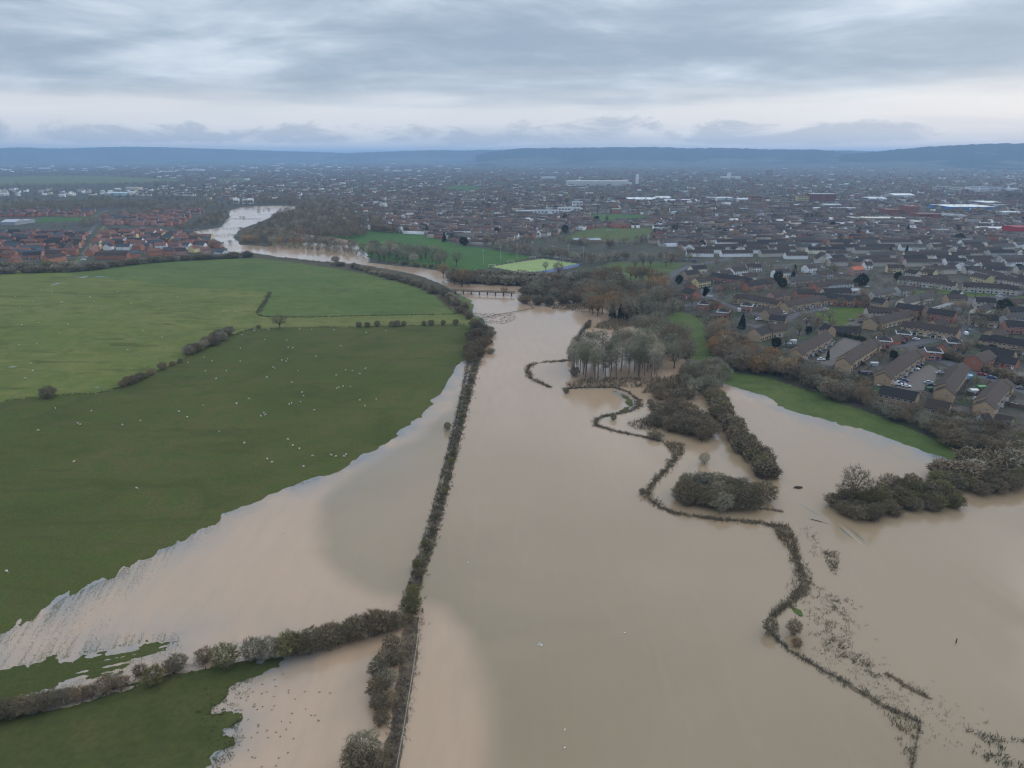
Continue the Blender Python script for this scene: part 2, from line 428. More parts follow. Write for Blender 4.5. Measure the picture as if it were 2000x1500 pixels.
class MB:
    """collects boxes and prisms into one small mesh"""
    def __init__(s): s.V = []; s.F = []; s.M = []
    def add(s, V, Fs, m=0):
        n = len(s.V); s.V += [tuple(v) for v in V]; s.F += [tuple(i + n for i in f) for f in Fs]; s.M += [m] * len(Fs)
    def box(s, x0, x1, y0, y1, z0, z1, m=0):
        s.add([(x0, y0, z0), (x1, y0, z0), (x1, y1, z0), (x0, y1, z0), (x0, y0, z1), (x1, y0, z1), (x1, y1, z1), (x0, y1, z1)],
              [(0, 3, 2, 1), (4, 5, 6, 7), (0, 1, 5, 4), (1, 2, 6, 5), (2, 3, 7, 6), (3, 0, 4, 7)], m)
    def tube(s, p0, p1, r0, r1, n=6, m=0, cap=True):
        p0 = np.array(p0, float); p1 = np.array(p1, float); d = p1 - p0; d /= np.linalg.norm(d) + 1e-9
        a = np.cross(d, (0, 0, 1) if abs(d[2]) < 0.9 else (1, 0, 0)); a /= np.linalg.norm(a); b = np.cross(d, a)
        V = []
        for p, r in ((p0, r0), (p1, r1)):
            for i in range(n):
                an = 2 * math.pi * i / n; V.append(p + r * (math.cos(an) * a + math.sin(an) * b))
        Fs = [(i, (i + 1) % n, n + (i + 1) % n, n + i) for i in range(n)]
        if cap: Fs += [tuple(range(n, 2 * n)), tuple(reversed(range(n)))]
        s.add(V, Fs, m)
    def mesh(s, name, mats):
        me = bpy.data.meshes.new(name); me.from_pydata(s.V, [], s.F)
        for m in mats: me.materials.append(m)
        if len(mats) > 1: me.polygons.foreach_set('material_index', s.M)
        me.update()
        return me

# labels: every thing is told apart by the landmark it is nearest to, on which side of it and how near
PENDING = []
def later(o, desc, px, py, cat, group, lms): PENDING.append((o, desc, float(px), float(py), cat, group, lms))
ORD = ['nearest', 'second nearest', 'third nearest', 'fourth nearest', 'fifth nearest', 'sixth nearest', 'seventh nearest', 'eighth nearest', 'ninth nearest', 'tenth nearest',
       'eleventh nearest', 'twelfth nearest', 'thirteenth nearest', 'fourteenth nearest', 'fifteenth nearest', 'sixteenth nearest', 'seventeenth nearest', 'eighteenth nearest', 'nineteenth nearest', 'twentieth nearest'] + ['twenty-%s nearest' % w for w in ('first', 'second', 'third', 'fourth', 'fifth', 'sixth', 'seventh', 'eighth', 'ninth')] + ['thirtieth nearest'] + ['thirty-%s nearest' % w for w in ('first', 'second', 'third', 'fourth', 'fifth', 'sixth', 'seventh', 'eighth', 'ninth')]
def settle_labels():
    buckets = {}
    for it in PENDING:
        o, desc, px, py, cat, group, lms = it
        best = min(lms, key=lambda L: (L[1] - px) ** 2 + (1.8 * (L[2] - py)) ** 2)
        dx, dy = px - best[1], 1.8 * (py - best[2])
        side = ('right of' if dx > 0 else 'left of') if abs(dx) >= abs(dy) else ('beyond' if dy < 0 else 'in front of')
        buckets.setdefault((desc, best[0], side), []).append((math.hypot(dx, dy), it))
    for (desc, lm, side), items in buckets.items():
        items.sort(key=lambda q: q[0])
        for i, (_, (o, d, px, py, cat, group, lms)) in enumerate(items):
            if len(items) == 1: lab = f'{desc}, {side} {lm}'
            elif i < len(ORD): lab = f'{desc}, {ORD[i]} {side} {lm}'
            else: lab = f'{desc}, further {side} {lm}'
            tag(o, lab, cat, group)

# ------------------------------------------------------------------ the land: one fine sheet, split by what grows on it
LINE_FIELD = [(-400, 795), (0, 785), (95, 773), (190, 768), (260, 750), (330, 716), (380, 691), (430, 663), (480, 646), (540, 641), (640, 639), (760, 637), (900, 634), (935, 634)]
REG = {
 'levee_grass': [(1195, 760), (1228, 764), (1252, 788), (1240, 806), (1160, 824), (1155, 816), (1200, 800), (1215, 790)],
 'bank_grass': [(885, 572), (930, 585), (934, 610), (918, 612), (900, 604)],
 'bottom_field': [(-900, 1640), (-300, 1400), (0, 1390), (180, 1340), (330, 1318), (480, 1280), (640, 1258), (700, 1262), (640, 1330), (520, 1420), (470, 1900), (-900, 2200)],
 'flood_ridge': [(-900, 1500), (-300, 1360), (0, 1296), (200, 1262), (345, 1240), (345, 1275), (180, 1335), (0, 1385), (-300, 1440)],
 'lower_pasture': LINE_FIELD + [(950, 640), (935, 720), (860, 800), (760, 900), (600, 970), (420, 1050), (300, 1110), (150, 1200), (0, 1290), (-300, 1355), (-900, 1450)],
 'rough_pasture': [(-400, 551), (0, 534), (60, 527), (110, 530), (165, 541), (260, 548), (360, 562), (450, 566), (512, 568), (527, 572), (519, 588), (503, 612), (494, 640)] + [(480, 646), (430, 663), (380, 691), (330, 716), (260, 750), (190, 768), (95, 773), (0, 785), (-400, 795)],
 'track_strip': [(494, 645), (503, 612), (512, 617), (560, 619), (700, 616), (870, 613), (935, 611), (940, 634), (900, 634), (760, 637), (640, 639), (540, 641)],
 'far_meadow': [(165, 541), (110, 530), (150, 529), (210, 521), (260, 515), (330, 510), (400, 506), (500, 504), (560, 511), (640, 522), (720, 536), (800, 556), (850, 578), (880, 600), (900, 612), (870, 613), (700, 616), (560, 619), (512, 617), (503, 612), (519, 588), (527, 572), (512, 568), (450, 566), (360, 562), (260, 548)],
 'playing_field': [(630, 456), (700, 449), (760, 454), (830, 459), (900, 479), (960, 487), (1042, 502), (960, 520), (930, 530), (880, 530), (820, 520), (760, 512), (712, 500), (690, 478)],
 'lime_pitch': [(958, 521), (1060, 505), (1129, 515), (1030, 534)],
 'blue_court': [(1030, 534), (1129, 515), (1133, 519), (1046, 538)],
 'road_meadow': [(1165, 522), (1205, 511), (1338, 514), (1300, 540), (1280, 552), (1180, 545)],
 'school_field': [(1098, 467), (1150, 445), (1270, 446), (1285, 455), (1230, 472), (1130, 471)],
 'school_court': [(1146, 428), (1162, 419), (1250, 420), (1290, 427), (1260, 434), (1160, 433)],
 'riverside_meadow': [(1395, 745), (1420, 722), (1500, 738), (1560, 756), (1620, 778), (1700, 806), (1780, 838), (1830, 862), (1890, 884), (1912, 896), (1870, 915), (1600, 840)],
 'grove_meadow': [(1300, 620), (1322, 608), (1350, 614), (1372, 630), (1385, 660), (1402, 690), (1398, 705), (1364, 720), (1345, 700), (1330, 650)],
 'estate_green': [(1590, 612), (1625, 600), (1695, 602), (1700, 612), (1650, 640), (1600, 626)],
 'side_green': [(1765, 586), (1790, 570), (1815, 566), (1800, 582), (1770, 590)],
 'verge_green': [(1818, 556), (1860, 564), (1990, 566), (1980, 575), (1880, 580), (1830, 572)],
 'corner_green': [(1960, 585), (2060, 570), (2060, 610), (1985, 600)],
 'avenue_green': [(140, 510), (158, 497), (206, 428), (210, 450), (170, 505), (150, 516)],
 'sports_green': [(45, 428), (110, 424), (190, 424), (184, 432), (60, 434)],
 'hill_field': [(-60, 348), (60, 344), (180, 343), (340, 350), (370, 354), (260, 358), (40, 362), (-60, 362)],
 'lane_field': [(420, 349), (470, 348), (495, 354), (430, 356)],
 'park_green': [(868, 366), (905, 362), (938, 366), (930, 374), (880, 375)],
 'shore_bank': [(495, 492), (560, 500), (660, 512), (740, 520), (800, 530), (880, 560), (930, 600), (930, 615), (880, 606), (800, 560), (720, 540), (640, 526), (560, 515), (495, 508)],
 'river_wood_floor': [(470, 482), (720, 502), (780, 455), (690, 405), (590, 394), (505, 436), (468, 448)],
 'wood_floor': [(1400, 720), (1330, 610), (1290, 560), (1150, 545), (1130, 575), (1160, 600), (1300, 640), (1340, 700)],
}
MATS = dict(shore_bank=M_LITTER, river_wood_floor=M_LITTER, levee_grass=M_BOTTOM, bank_grass=M_BRIGHT, bottom_field=M_BOTTOM, flood_ridge=M_RIDGE, lower_pasture=M_LOWER, rough_pasture=M_ROUGH, track_strip=M_STRIP, far_meadow=M_MEADOW, playing_field=M_PITCH, lime_pitch=M_ASTRO,
  blue_court=M_BLUEC, road_meadow=M_BRIGHT, school_field=M_BRIGHT, school_court=M_PITCH, riverside_meadow=M_BRIGHT, grove_meadow=M_BRIGHT, estate_green=M_GREEN, side_green=M_GREEN,
  verge_green=M_GREEN, corner_green=M_GREEN, avenue_green=M_GREEN, sports_green=M_PITCH, hill_field=M_FARF, lane_field=M_FARF, park_green=M_PITCH, wood_floor=M_LITTER)
LAB = dict(shore_bank='rough brown bank between the hill meadow and the river', river_wood_floor='brown floor of the wood inside the river bend',
  levee_grass='little curved grassy levee in the flood by the grove', bank_grass='bright grass slope below the hedge at the footbridge',
  bottom_field='tussocky green field at the bottom left corner beside the flood', flood_ridge='narrow green ridge of grass standing out of the water',
  lower_pasture='large dark green sheep pasture sloping down to the flood', rough_pasture='lighter olive rough pasture on the left rise', track_strip='pale grass strip between the two field fences',
  far_meadow='smooth green meadow on the hill by the river bend', playing_field='long green playing field behind the riverside trees', lime_pitch='lime green artificial pitch with white goals',
  blue_court='blue hard court along the edge of the lime pitch', road_meadow='green meadow beside the curving road', school_field='green school field in front of the white school block',
  school_court='striped green pitch right of the white school block', riverside_meadow='bright green bank between the flood and the tree belt', grove_meadow='green strip curving round behind the poplar grove',
  estate_green='green with bare trees inside the tan brick estate', side_green='small green beside the grey roofed houses', verge_green='wide grass verge along the estate road',
  corner_green='grass corner beside the big dark conifer', avenue_green='long green avenue through the red brick estate', sports_green='green sports ground behind the red brick estate',
  hill_field='pale green field beyond the white caravans', lane_field='small pale field far beyond the river', park_green='distant park with a green lawn', wood_floor='brown woodland floor beside the flood')
WREG = {k: pgon(v) for k, v in REG.items()}

def build_land():
    ii, jj = np.meshgrid(np.arange(len(rows) - 1), np.arange(NA - 1), indexing='ij')
    ii = ii.ravel(); jj = jj.ravel()
    hm = np.maximum(np.maximum(GH[ii, jj], GH[ii + 1, jj]), np.maximum(GH[ii, jj + 1], GH[ii + 1, jj + 1]))
    keep = hm > -0.12
    ii, jj = ii[keep], jj[keep]
    cx = (GX[ii, jj] + GX[ii + 1, jj + 1]) / 2; cyy = (GY[ii, jj] + GY[ii + 1, jj + 1]) / 2
    reg = np.zeros(len(ii), int)
    names = list(REG)
    for k in reversed(range(len(names))):
        pg = WREG[names[k]]
        bb = (cx > pg[:, 0].min()) & (cx < pg[:, 0].max()) & (cyy > pg[:, 1].min()) & (cyy < pg[:, 1].max())
        idx = np.where(bb)[0]
        ins = inside(cx[idx], cyy[idx], pg)
        reg[idx[ins]] = k + 1
    idx = (ii * NA + jj)
    Q = np.stack([idx, idx + NA, idx + NA + 1, idx + 1], 1)[:, ::-1]
    V = np.stack([GX.ravel(), GY.ravel(), GH.ravel()], 1)
    for k, nm in enumerate(['ground'] + names):
        q = Q[reg == k]
        if not len(q): continue
        u, inv = np.unique(q.ravel(), return_inverse=True)
        me = np_mesh(nm, V[u], inv.reshape(-1, 4), [M_TOWN if k == 0 else MATS[nm]], smooth=True)
        o = link(nm, me)
        tag(o, 'town ground of gardens and yards reaching to the hills' if k == 0 else LAB[nm], 'ground' if k == 0 else 'field', kind='structure')
build_land()

def base_disc():                              # the plain goes on all round, under and behind the camera
    n = 64; rr = [0.5, 300, 3000, 70000]
    V = []; Q = []
    for r in rr:
        for i in range(n):
            a = 2 * math.pi * i / n; V.append((r * math.cos(a), r * math.sin(a), -1.0))
    for k in range(len(rr) - 1):
        for i in range(n):
            Q.append((k * n + i, k * n + (i + 1) % n, (k + 1) * n + (i + 1) % n, (k + 1) * n + i))
    o = link('plain', np_mesh('plain', np.array(V), np.array(Q)[:, ::-1], [M_BOTTOM])); tag(o, 'flat green plain under and around the valley', 'ground', kind='structure')
base_disc()

# water sheet: tone set per place (a darker zone with a soft edge; clear shallows over drowned grass)
DARK_ZONE = [(720, 905), (660, 945), (628, 985), (618, 1030), (626, 1075), (650, 1112), (690, 1140), (740, 1163), (790, 1175), (825, 1182), (862, 1197), (902, 1236), (930, 1292), (945, 1350), (950, 1420), (945, 1500), (938, 1800),
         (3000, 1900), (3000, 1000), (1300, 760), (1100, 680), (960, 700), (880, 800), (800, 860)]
def build_water():
    ra = [45.0]
    while ra[-1] < 2200: ra.append(ra[-1] * 1.008)
    ra = np.array(ra); na = 560; aa = np.linspace(R(-58), R(58), na)
    A, RR = np.meshgrid(aa, ra); X, Y = RR * np.sin(A), RR * np.cos(A)
    sp = sdist(X, Y, poly(DARK_ZONE)) + 3.0 * fbm(X / 18, Y / 18, 3, 4)
    dark_zone = np.clip(0.5 + sp / 9.0, 0, 1); dark_zone = dark_zone * dark_zone * (3 - 2 * dark_zone)
    lx, ly = X, Y
    sd = water_sd(X, Y)
    left = inside(X, Y, poly([(-900, 1700), (-900, 1200), (0, 1150), (500, 930), (860, 740), (935, 660), (925, 760), (800, 1130), (780, 1210), (300, 1300), (0, 1400)]))
    right = inside(X, Y, poly([(1395, 740), (1420, 720), (1940, 900), (1860, 930), (1600, 850)]))
    low = inside(X, Y, poly([(330, 1320), (620, 1275), (560, 1600), (300, 1700)]))
    wd = np.where(right, 10.0, np.where(left, 7.5, np.where(low, 4.0, 1.2)))
    sh = np.exp(-np.clip(sd, 0, None) / wd) * np.where(right, 0.9, 0.95) * np.clip(0.75 + 1.1 * fbm(X / 8, Y / 8, 4, 8), 0, 1.15)
    gg = np.exp(-((X - cxs) ** 2 + (Y - cys) ** 2) / (2 * 32 ** 2)); al = X * sv[0] + Y * sv[1]; ac = -X * sv[1] + Y * sv[0]
    sh = np.maximum(sh, gg * np.exp(-np.clip(sd, 0, None) / 10) * np.clip(0.8 + 1.2 * fbm(ac / 2.2, al / 20, 3, 6), 0, 1))
    sh = np.clip(sh, 0, 1)
    # the darker tone weakens away from the zone's edge and with distance
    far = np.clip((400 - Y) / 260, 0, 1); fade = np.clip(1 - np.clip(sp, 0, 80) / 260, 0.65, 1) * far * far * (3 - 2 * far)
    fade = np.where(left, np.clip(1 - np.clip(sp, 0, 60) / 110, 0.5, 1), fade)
    T = np.stack([dark_zone * fade, sh, np.zeros_like(sh)], -1).reshape(-1, 3)
    V = np.stack([X.ravel(), Y.ravel(), np.zeros(X.size)], 1)
    ii, jj = np.meshgrid(np.arange(len(ra) - 1), np.arange(na - 1), indexing='ij'); idx = (ii * na + jj).ravel()
    Q = np.stack([idx, idx + na, idx + na + 1, idx + 1], 1)[:, ::-1]
    o = link('flood_water', np_mesh('flood_water', V, Q, [M_WATER], T, 'water_tone', smooth=True))
    tag(o, 'brown flood water covering the river meadows', 'water', kind='structure')
build_water()

# ------------------------------------------------------------------ hills on the horizon
def hill_mat(name, wood, field, scale=0.0011):
    m, t, b = new_mat(name)
    g = N(t, 'ShaderNodeNewGeometry'); sp = N(t, 'ShaderNodeSeparateXYZ'); t.links.new(g.outputs['Position'], sp.inputs[0])
    p = pos(t)
    n = noise(t, p, scale, 4, 0.6, 0.3); n2 = noise(t, p, 0.006, 3, 0.6)
    f = math_node(t, 'SUBTRACT', n, math_node(t, 'MULTIPLY', sp.outputs[2], 0.0016))
    c = mixc(t, ramp(t, f, [(0.38, 0.0), (0.43, 1.0)], 'LINEAR'), wood, field)
    c = mixc(t, ramp(t, n2, [(0.40, 0.5), (0.6, 0.0)]), c, wood)
    t.links.new(c, b.inputs['Base Color']); b.inputs['Roughness'].default_value = 1.0; b.inputs['Specular IOR Level'].default_value = 0.0
    return m
M_HILL = hill_mat('wooded_scarp', (0.030, 0.037, 0.030), (0.105, 0.112, 0.085))
M_HILL2 = hill_mat('far_hill_land', (0.050, 0.060, 0.046), (0.10, 0.112, 0.082))
def hill(name, label, crest, dist, depth, mat, rough=5.0, seed=0):
    px = np.linspace(crest[0][0], crest[-1][0], int((crest[-1][0] - crest[0][0]) / 3) + 2)
    py = np.interp(px, [c[0] for c in crest], [c[1] for c in crest])
    x = (px - CX) / F; y = (CY - py) / F
    dx, dy, dz = x, CT + y * ST, -ST + y * CT
    az = np.arctan2(dx, dy); zt = HC + dist * dz / np.hypot(dx, dy)
    zt = zt + 1.5 * rough * fbm(px / 9.0, px * 0 + seed, 4, seed) * np.clip(zt / 100, 0, 1)
    prof = [(-1.0, -2.0), (-0.86, 0.04), (-0.7, 0.12), (-0.52, 0.24), (-0.38, 0.42), (-0.25, 0.68), (-0.12, 0.90), (0, 1.0), (0.4, 0.99), (1.0, 0.9), (1.6, 0.4), (2.0, -0.02)]
    V = []
    for s, k in prof:
        w = 0.12 * depth * fbm(px / 40.0, px * 0 + s * 3 + seed, 3, seed + 2) * (1 if -1 < s < 0 else 0)
        r = dist + s * depth + w
        z = np.maximum(zt, 6) * k if k >= 0 else np.full(len(px), k)
        V.append(np.stack([r * np.sin(az), r * np.cos(az), z], 1))
    V = np.concatenate(V); n = len(px); Q = []
    ii, jj = np.meshgrid(np.arange(len(prof) - 1), np.arange(n - 1), indexing='ij'); idx = (ii * n + jj).ravel()
    Q = np.stack([idx, idx + n, idx + n + 1, idx + 1], 1)[:, ::-1]
    o = link(name, np_mesh(name, V, Q, [mat], smooth=True)); tag(o, label, 'hill', kind='structure')
hill('hills', 'long low blue hills along the left horizon', [(-500, 289), (-200, 288), (0, 289), (40, 287.5), (90, 290), (140, 289.5), (190, 287.5), (250, 286.5), (300, 287), (340, 288), (400, 290), (460, 292), (540, 294.5), (620, 297), (700, 299.5), (800, 303)], 13500, 3200, M_HILL2, 5, 1)
hill('hills', 'pale hills at the middle of the horizon', [(640, 303), (700, 298.5), (740, 296.5), (800, 294), (850, 293), (900, 294), (950, 292.5), (1000, 292.5), (1060, 294), (1200, 296), (1400, 298)], 12500, 2600, M_HILL2, 5, 4)
hill('hills', 'dark wooded scarp right of centre on the horizon', [(930, 303), (960, 296), (1000, 291.5), (1030, 289.5), (1080, 288.5), (1130, 289), (1190, 287.5), (1240, 287), (1300, 287.5), (1350, 290), (1400, 289), (1440, 289), (1480, 291.5), (1560, 292), (1620, 293), (1636, 296), (1660, 301), (1690, 303)], 9800, 2300, M_HILL, 7, 7)
hill('hills', 'pale gap between the two wooded scarps', [(1560, 300), (1620, 294.5), (1650, 293.5), (1690, 295), (1740, 298), (1800, 302)], 12000, 2200, M_HILL2, 4, 9)
hill('hills', 'dark wooded scarp rising at the right edge of the horizon', [(1640, 303), (1680, 298.5), (1710, 295.5), (1740, 292.5), (1780, 289), (1820, 286), (1860, 284), (1900, 281.5), (1950, 280.5), (2000, 279.7), (2100, 279.2), (2250, 279.5), (2500, 282)], 9000, 2100, M_HILL, 6, 12)

# ------------------------------------------------------------------ haze: the damp air of the whole valley
def build_haze():
    mb = MB(); mb.box(-42000, 42000, -3000, 42000, -3.0, 265.0)
    m = bpy.data.materials.new('damp_air'); m.use_nodes = True; t = m.node_tree; t.nodes.clear()
    out = N(t, 'ShaderNodeOutputMaterial'); v = N(t, 'ShaderNodeVolumePrincipled')
    v.inputs['Color'].default_value = (0.43, 0.65, 0.96, 1); v.inputs['Density'].default_value = 9.4e-5; v.inputs['Anisotropy'].default_value = 0.2
    t.links.new(v.outputs[0], out.inputs['Volume'])
    o = link('haze', mb.mesh('haze', [m])); tag(o, 'thin blue haze over the whole valley', 'haze', kind='stuff')
build_haze()

# ------------------------------------------------------------------ roads and paved courts, laid just above the ground
def ribbon(name, label, pts, width, mat, lift=0.06, cat='road', kind='structure', wob=0.0):
    a = np.array(pts, float)
    # resample in picture, then on the ground
    seg = [a[0]]
    for p, q in zip(a[:-1], a[1:]):
        n = max(2, int(np.hypot(*(q - p)) / 6))
        for k in range(1, n + 1): seg.append(p + (q - p) * k / n)
    seg = np.array(seg)
    x, y, z = G(seg[:, 0], seg[:, 1])
    d = np.stack([np.gradient(x), np.gradient(y)], 1); d /= np.linalg.norm(d, axis=1, keepdims=True) + 1e-9
    w = np.full(len(x), width / 2.0) if np.isscalar(width) else np.interp(np.linspace(0, 1, len(x)), np.linspace(0, 1, len(width)), width) / 2
    nx, ny = -d[:, 1] * w, d[:, 0] * w
    V = []
    for s in (1, -1):
        ww = 1 + (wob * fbm(x / 3 + s * 9, y / 3, 3, 5) if wob else 0)
        V.append(np.stack([x + s * nx * ww, y + s * ny * ww, np.maximum(Hat(x + s * nx, y + s * ny), 0) + lift], 1))
    n = len(x); V = np.concatenate(V); i = np.arange(n - 1)
    Q = np.stack([i, i + 1, i + 1 + n, i + n], 1)[:, ::-1]
    o = link(name, np_mesh(name, V, Q, [mat])); tag(o, label, cat, kind=kind)
    return o
def patch(name, label, pts, mat, lift=0.05, cat='pavement'):
    pg = pgon(pts)
    z = np.maximum(Hat(pg[:, 0], pg[:, 1]), 0).max() + lift
    me = bpy.data.meshes.new(name); me.from_pydata([(p[0], p[1], z) for p in pg], [], [tuple(range(len(pg)))]); me.materials.append(mat)
    if me.polygons[0].normal.z < 0: me.flip_normals()
    o = link(name, me); tag(o, label, cat, kind='structure'); return o
ribbon('road', 'road curving past the meadow into the brick estate', [(1296, 556), (1303, 545), (1320, 531), (1345, 520), (1385, 513), (1420, 506), (1447, 492), (1490, 478)], 7.5, M_ASPH)
ribbon('road', 'estate road winding below the red brick terrace', [(1320, 592), (1350, 600), (1384, 560), (1380, 577), (1400, 588), (1420, 596), (1450, 606), (1490, 618), (1535, 625)], 7, M_ASPH)
ribbon('road', 'road looping round the estate green', [(1535, 625), (1560, 612), (1590, 606), (1615, 594), (1640, 590), (1700, 592), (1722, 588)], 6, M_ASPH)
ribbon('road', 'cul-de-sac beside the pair of tan brick houses', [(1448, 632), (1480, 638), (1500, 644), (1512, 652)], 7, M_ASPH)
ribbon('road', 'road between the terraces leading to the turning head', [(1690, 676), (1720, 678), (1760, 674), (1800, 668), (1835, 662), (1870, 654), (1892, 644), (1890, 628)], 8, M_ASPH)
ribbon('road', 'road running down to the right behind the two front terraces', [(1785, 684), (1812, 700), (1850, 708), (1895, 727), (1940, 741), (2000, 764), (2060, 786)], 7.5, M_ASPH)
ribbon('road', 'road past the white rendered house and the conifer', [(1880, 592), (1900, 600), (1935, 586), (1965, 576), (2000, 570), (2080, 560)], 8, M_ASPH)
ribbon('road', 'upper estate road behind the grey roofed houses', [(1500, 520), (1560, 516), (1600, 515), (1650, 522), (1700, 532)], 6, M_ASPH)
ribbon('road', 'left road of the green avenue with parked cars', [(126, 508), (150, 480), (176, 452), (190, 436)], 7, M_ASPH)
ribbon('path', 'path along the green avenue', [(146, 514), (165, 492), (190, 462), (207, 436), (208, 424)], 3.5, M_PAVE, cat='path')
ribbon('road', 'right road of the green avenue below the brick gables', [(160, 510), (172, 494), (182, 478)], 6, M_PAVE)
ribbon('road', 'road behind the red brick estate', [(186, 424), (200, 416), (212, 410)], 8, M_ASPH)
ribbon('road', 'road climbing through the red brick estate towards the trees', [(268, 466), (276, 452), (282, 436), (288, 424)], 9, M_ASPH)
patch('parking_court', 'paved parking court between the two tan brick terraces', [(1590, 706), (1612, 690), (1628, 676), (1648, 660), (1672, 664), (1700, 668), (1680, 680), (1650, 694), (1625, 716)], M_PAVE)
patch('parking_court', 'block paved parking court full of cars by the front terrace', [(1740, 762), (1762, 746), (1790, 722), (1815, 712), (1832, 722), (1826, 745), (1810, 762), (1770, 764)], M_PAVE)
patch('parking_court', 'garage court beside the white rendered house', [(1842, 602), (1868, 590), (1872, 580), (1902, 582), (1898, 598), (1876, 606)], M_ASPH)
patch('parking_court', 'small garage court left of the grey roofed houses', [(1655, 578), (1680, 566), (1706, 568), (1700, 576), (1672, 582)], M_ASPH)
patch('parking_court', 'paved drive beside the estate green', [(1648, 636), (1668, 624), (1698, 617), (1700, 624), (1676, 636)], M_PAVE)
patch('parking_court', 'paved yard right of the red brick house', [(1940, 726), (1950, 716), (2010, 730), (2010, 742)], M_PAVE)

# ------------------------------------------------------------------ vegetation prototypes
def unit(v): return v / (np.linalg.norm(v, axis=-1, keepdims=True) + 1e-9)
def quads_along(P, Q, w0, w1, rg, cross=False):
    """flat strips from P to Q, of width w0 at P and w1 at Q, turned at random about their own axis"""
    d = unit(Q - P); r = unit(rg.normal(size=P.shape)); s = unit(np.cross(d, r))
    out = []
    for k in range(2 if cross else 1):
        if k: s = unit(np.cross(d, s))
        out.append(np.stack([P - s * w0 / 2, P + s * w0 / 2, Q + s * w1 / 2, Q - s * w1 / 2], 1))
    V = np.concatenate(out).reshape(-1, 3)
    return V, np.arange(len(V)).reshape(-1, 4)
def tubes(P, Q, r0, r1, n=4):
    V = []; F = []; off = 0
    an = np.arange(n) * 2 * np.pi / n
    for p, q, a, b in zip(P, Q, r0, r1):
        d = unit(q - p); u = unit(np.cross(d, (0.3, 0.9, 0.2))); w = np.cross(d, u)
        ring = np.cos(an)[:, None] * u + np.sin(an)[:, None] * w
        V += [p + ring * a, q + ring * b]
        for i in range(n): F.append((off + i, off + (i + 1) % n, off + n + (i + 1) % n, off + n + i))
        off += 2 * n
    return np.concatenate(V), np.array(F)
def crown_points(n, c, rad, rg, shell=0.55, flat=0.0):
    u = unit(rg.normal(size=(n, 3))); r = shell + (1 - shell) * rg.random(n) ** 0.7
    lump = 1 + 0.22 * np.sin(u[:, 0] * 4 + rg.random() * 6) * np.cos(u[:, 1] * 4 + u[:, 2] * 5 + rg.random() * 6)
    p = c + u * rad * (r * lump)[:, None]
    return p
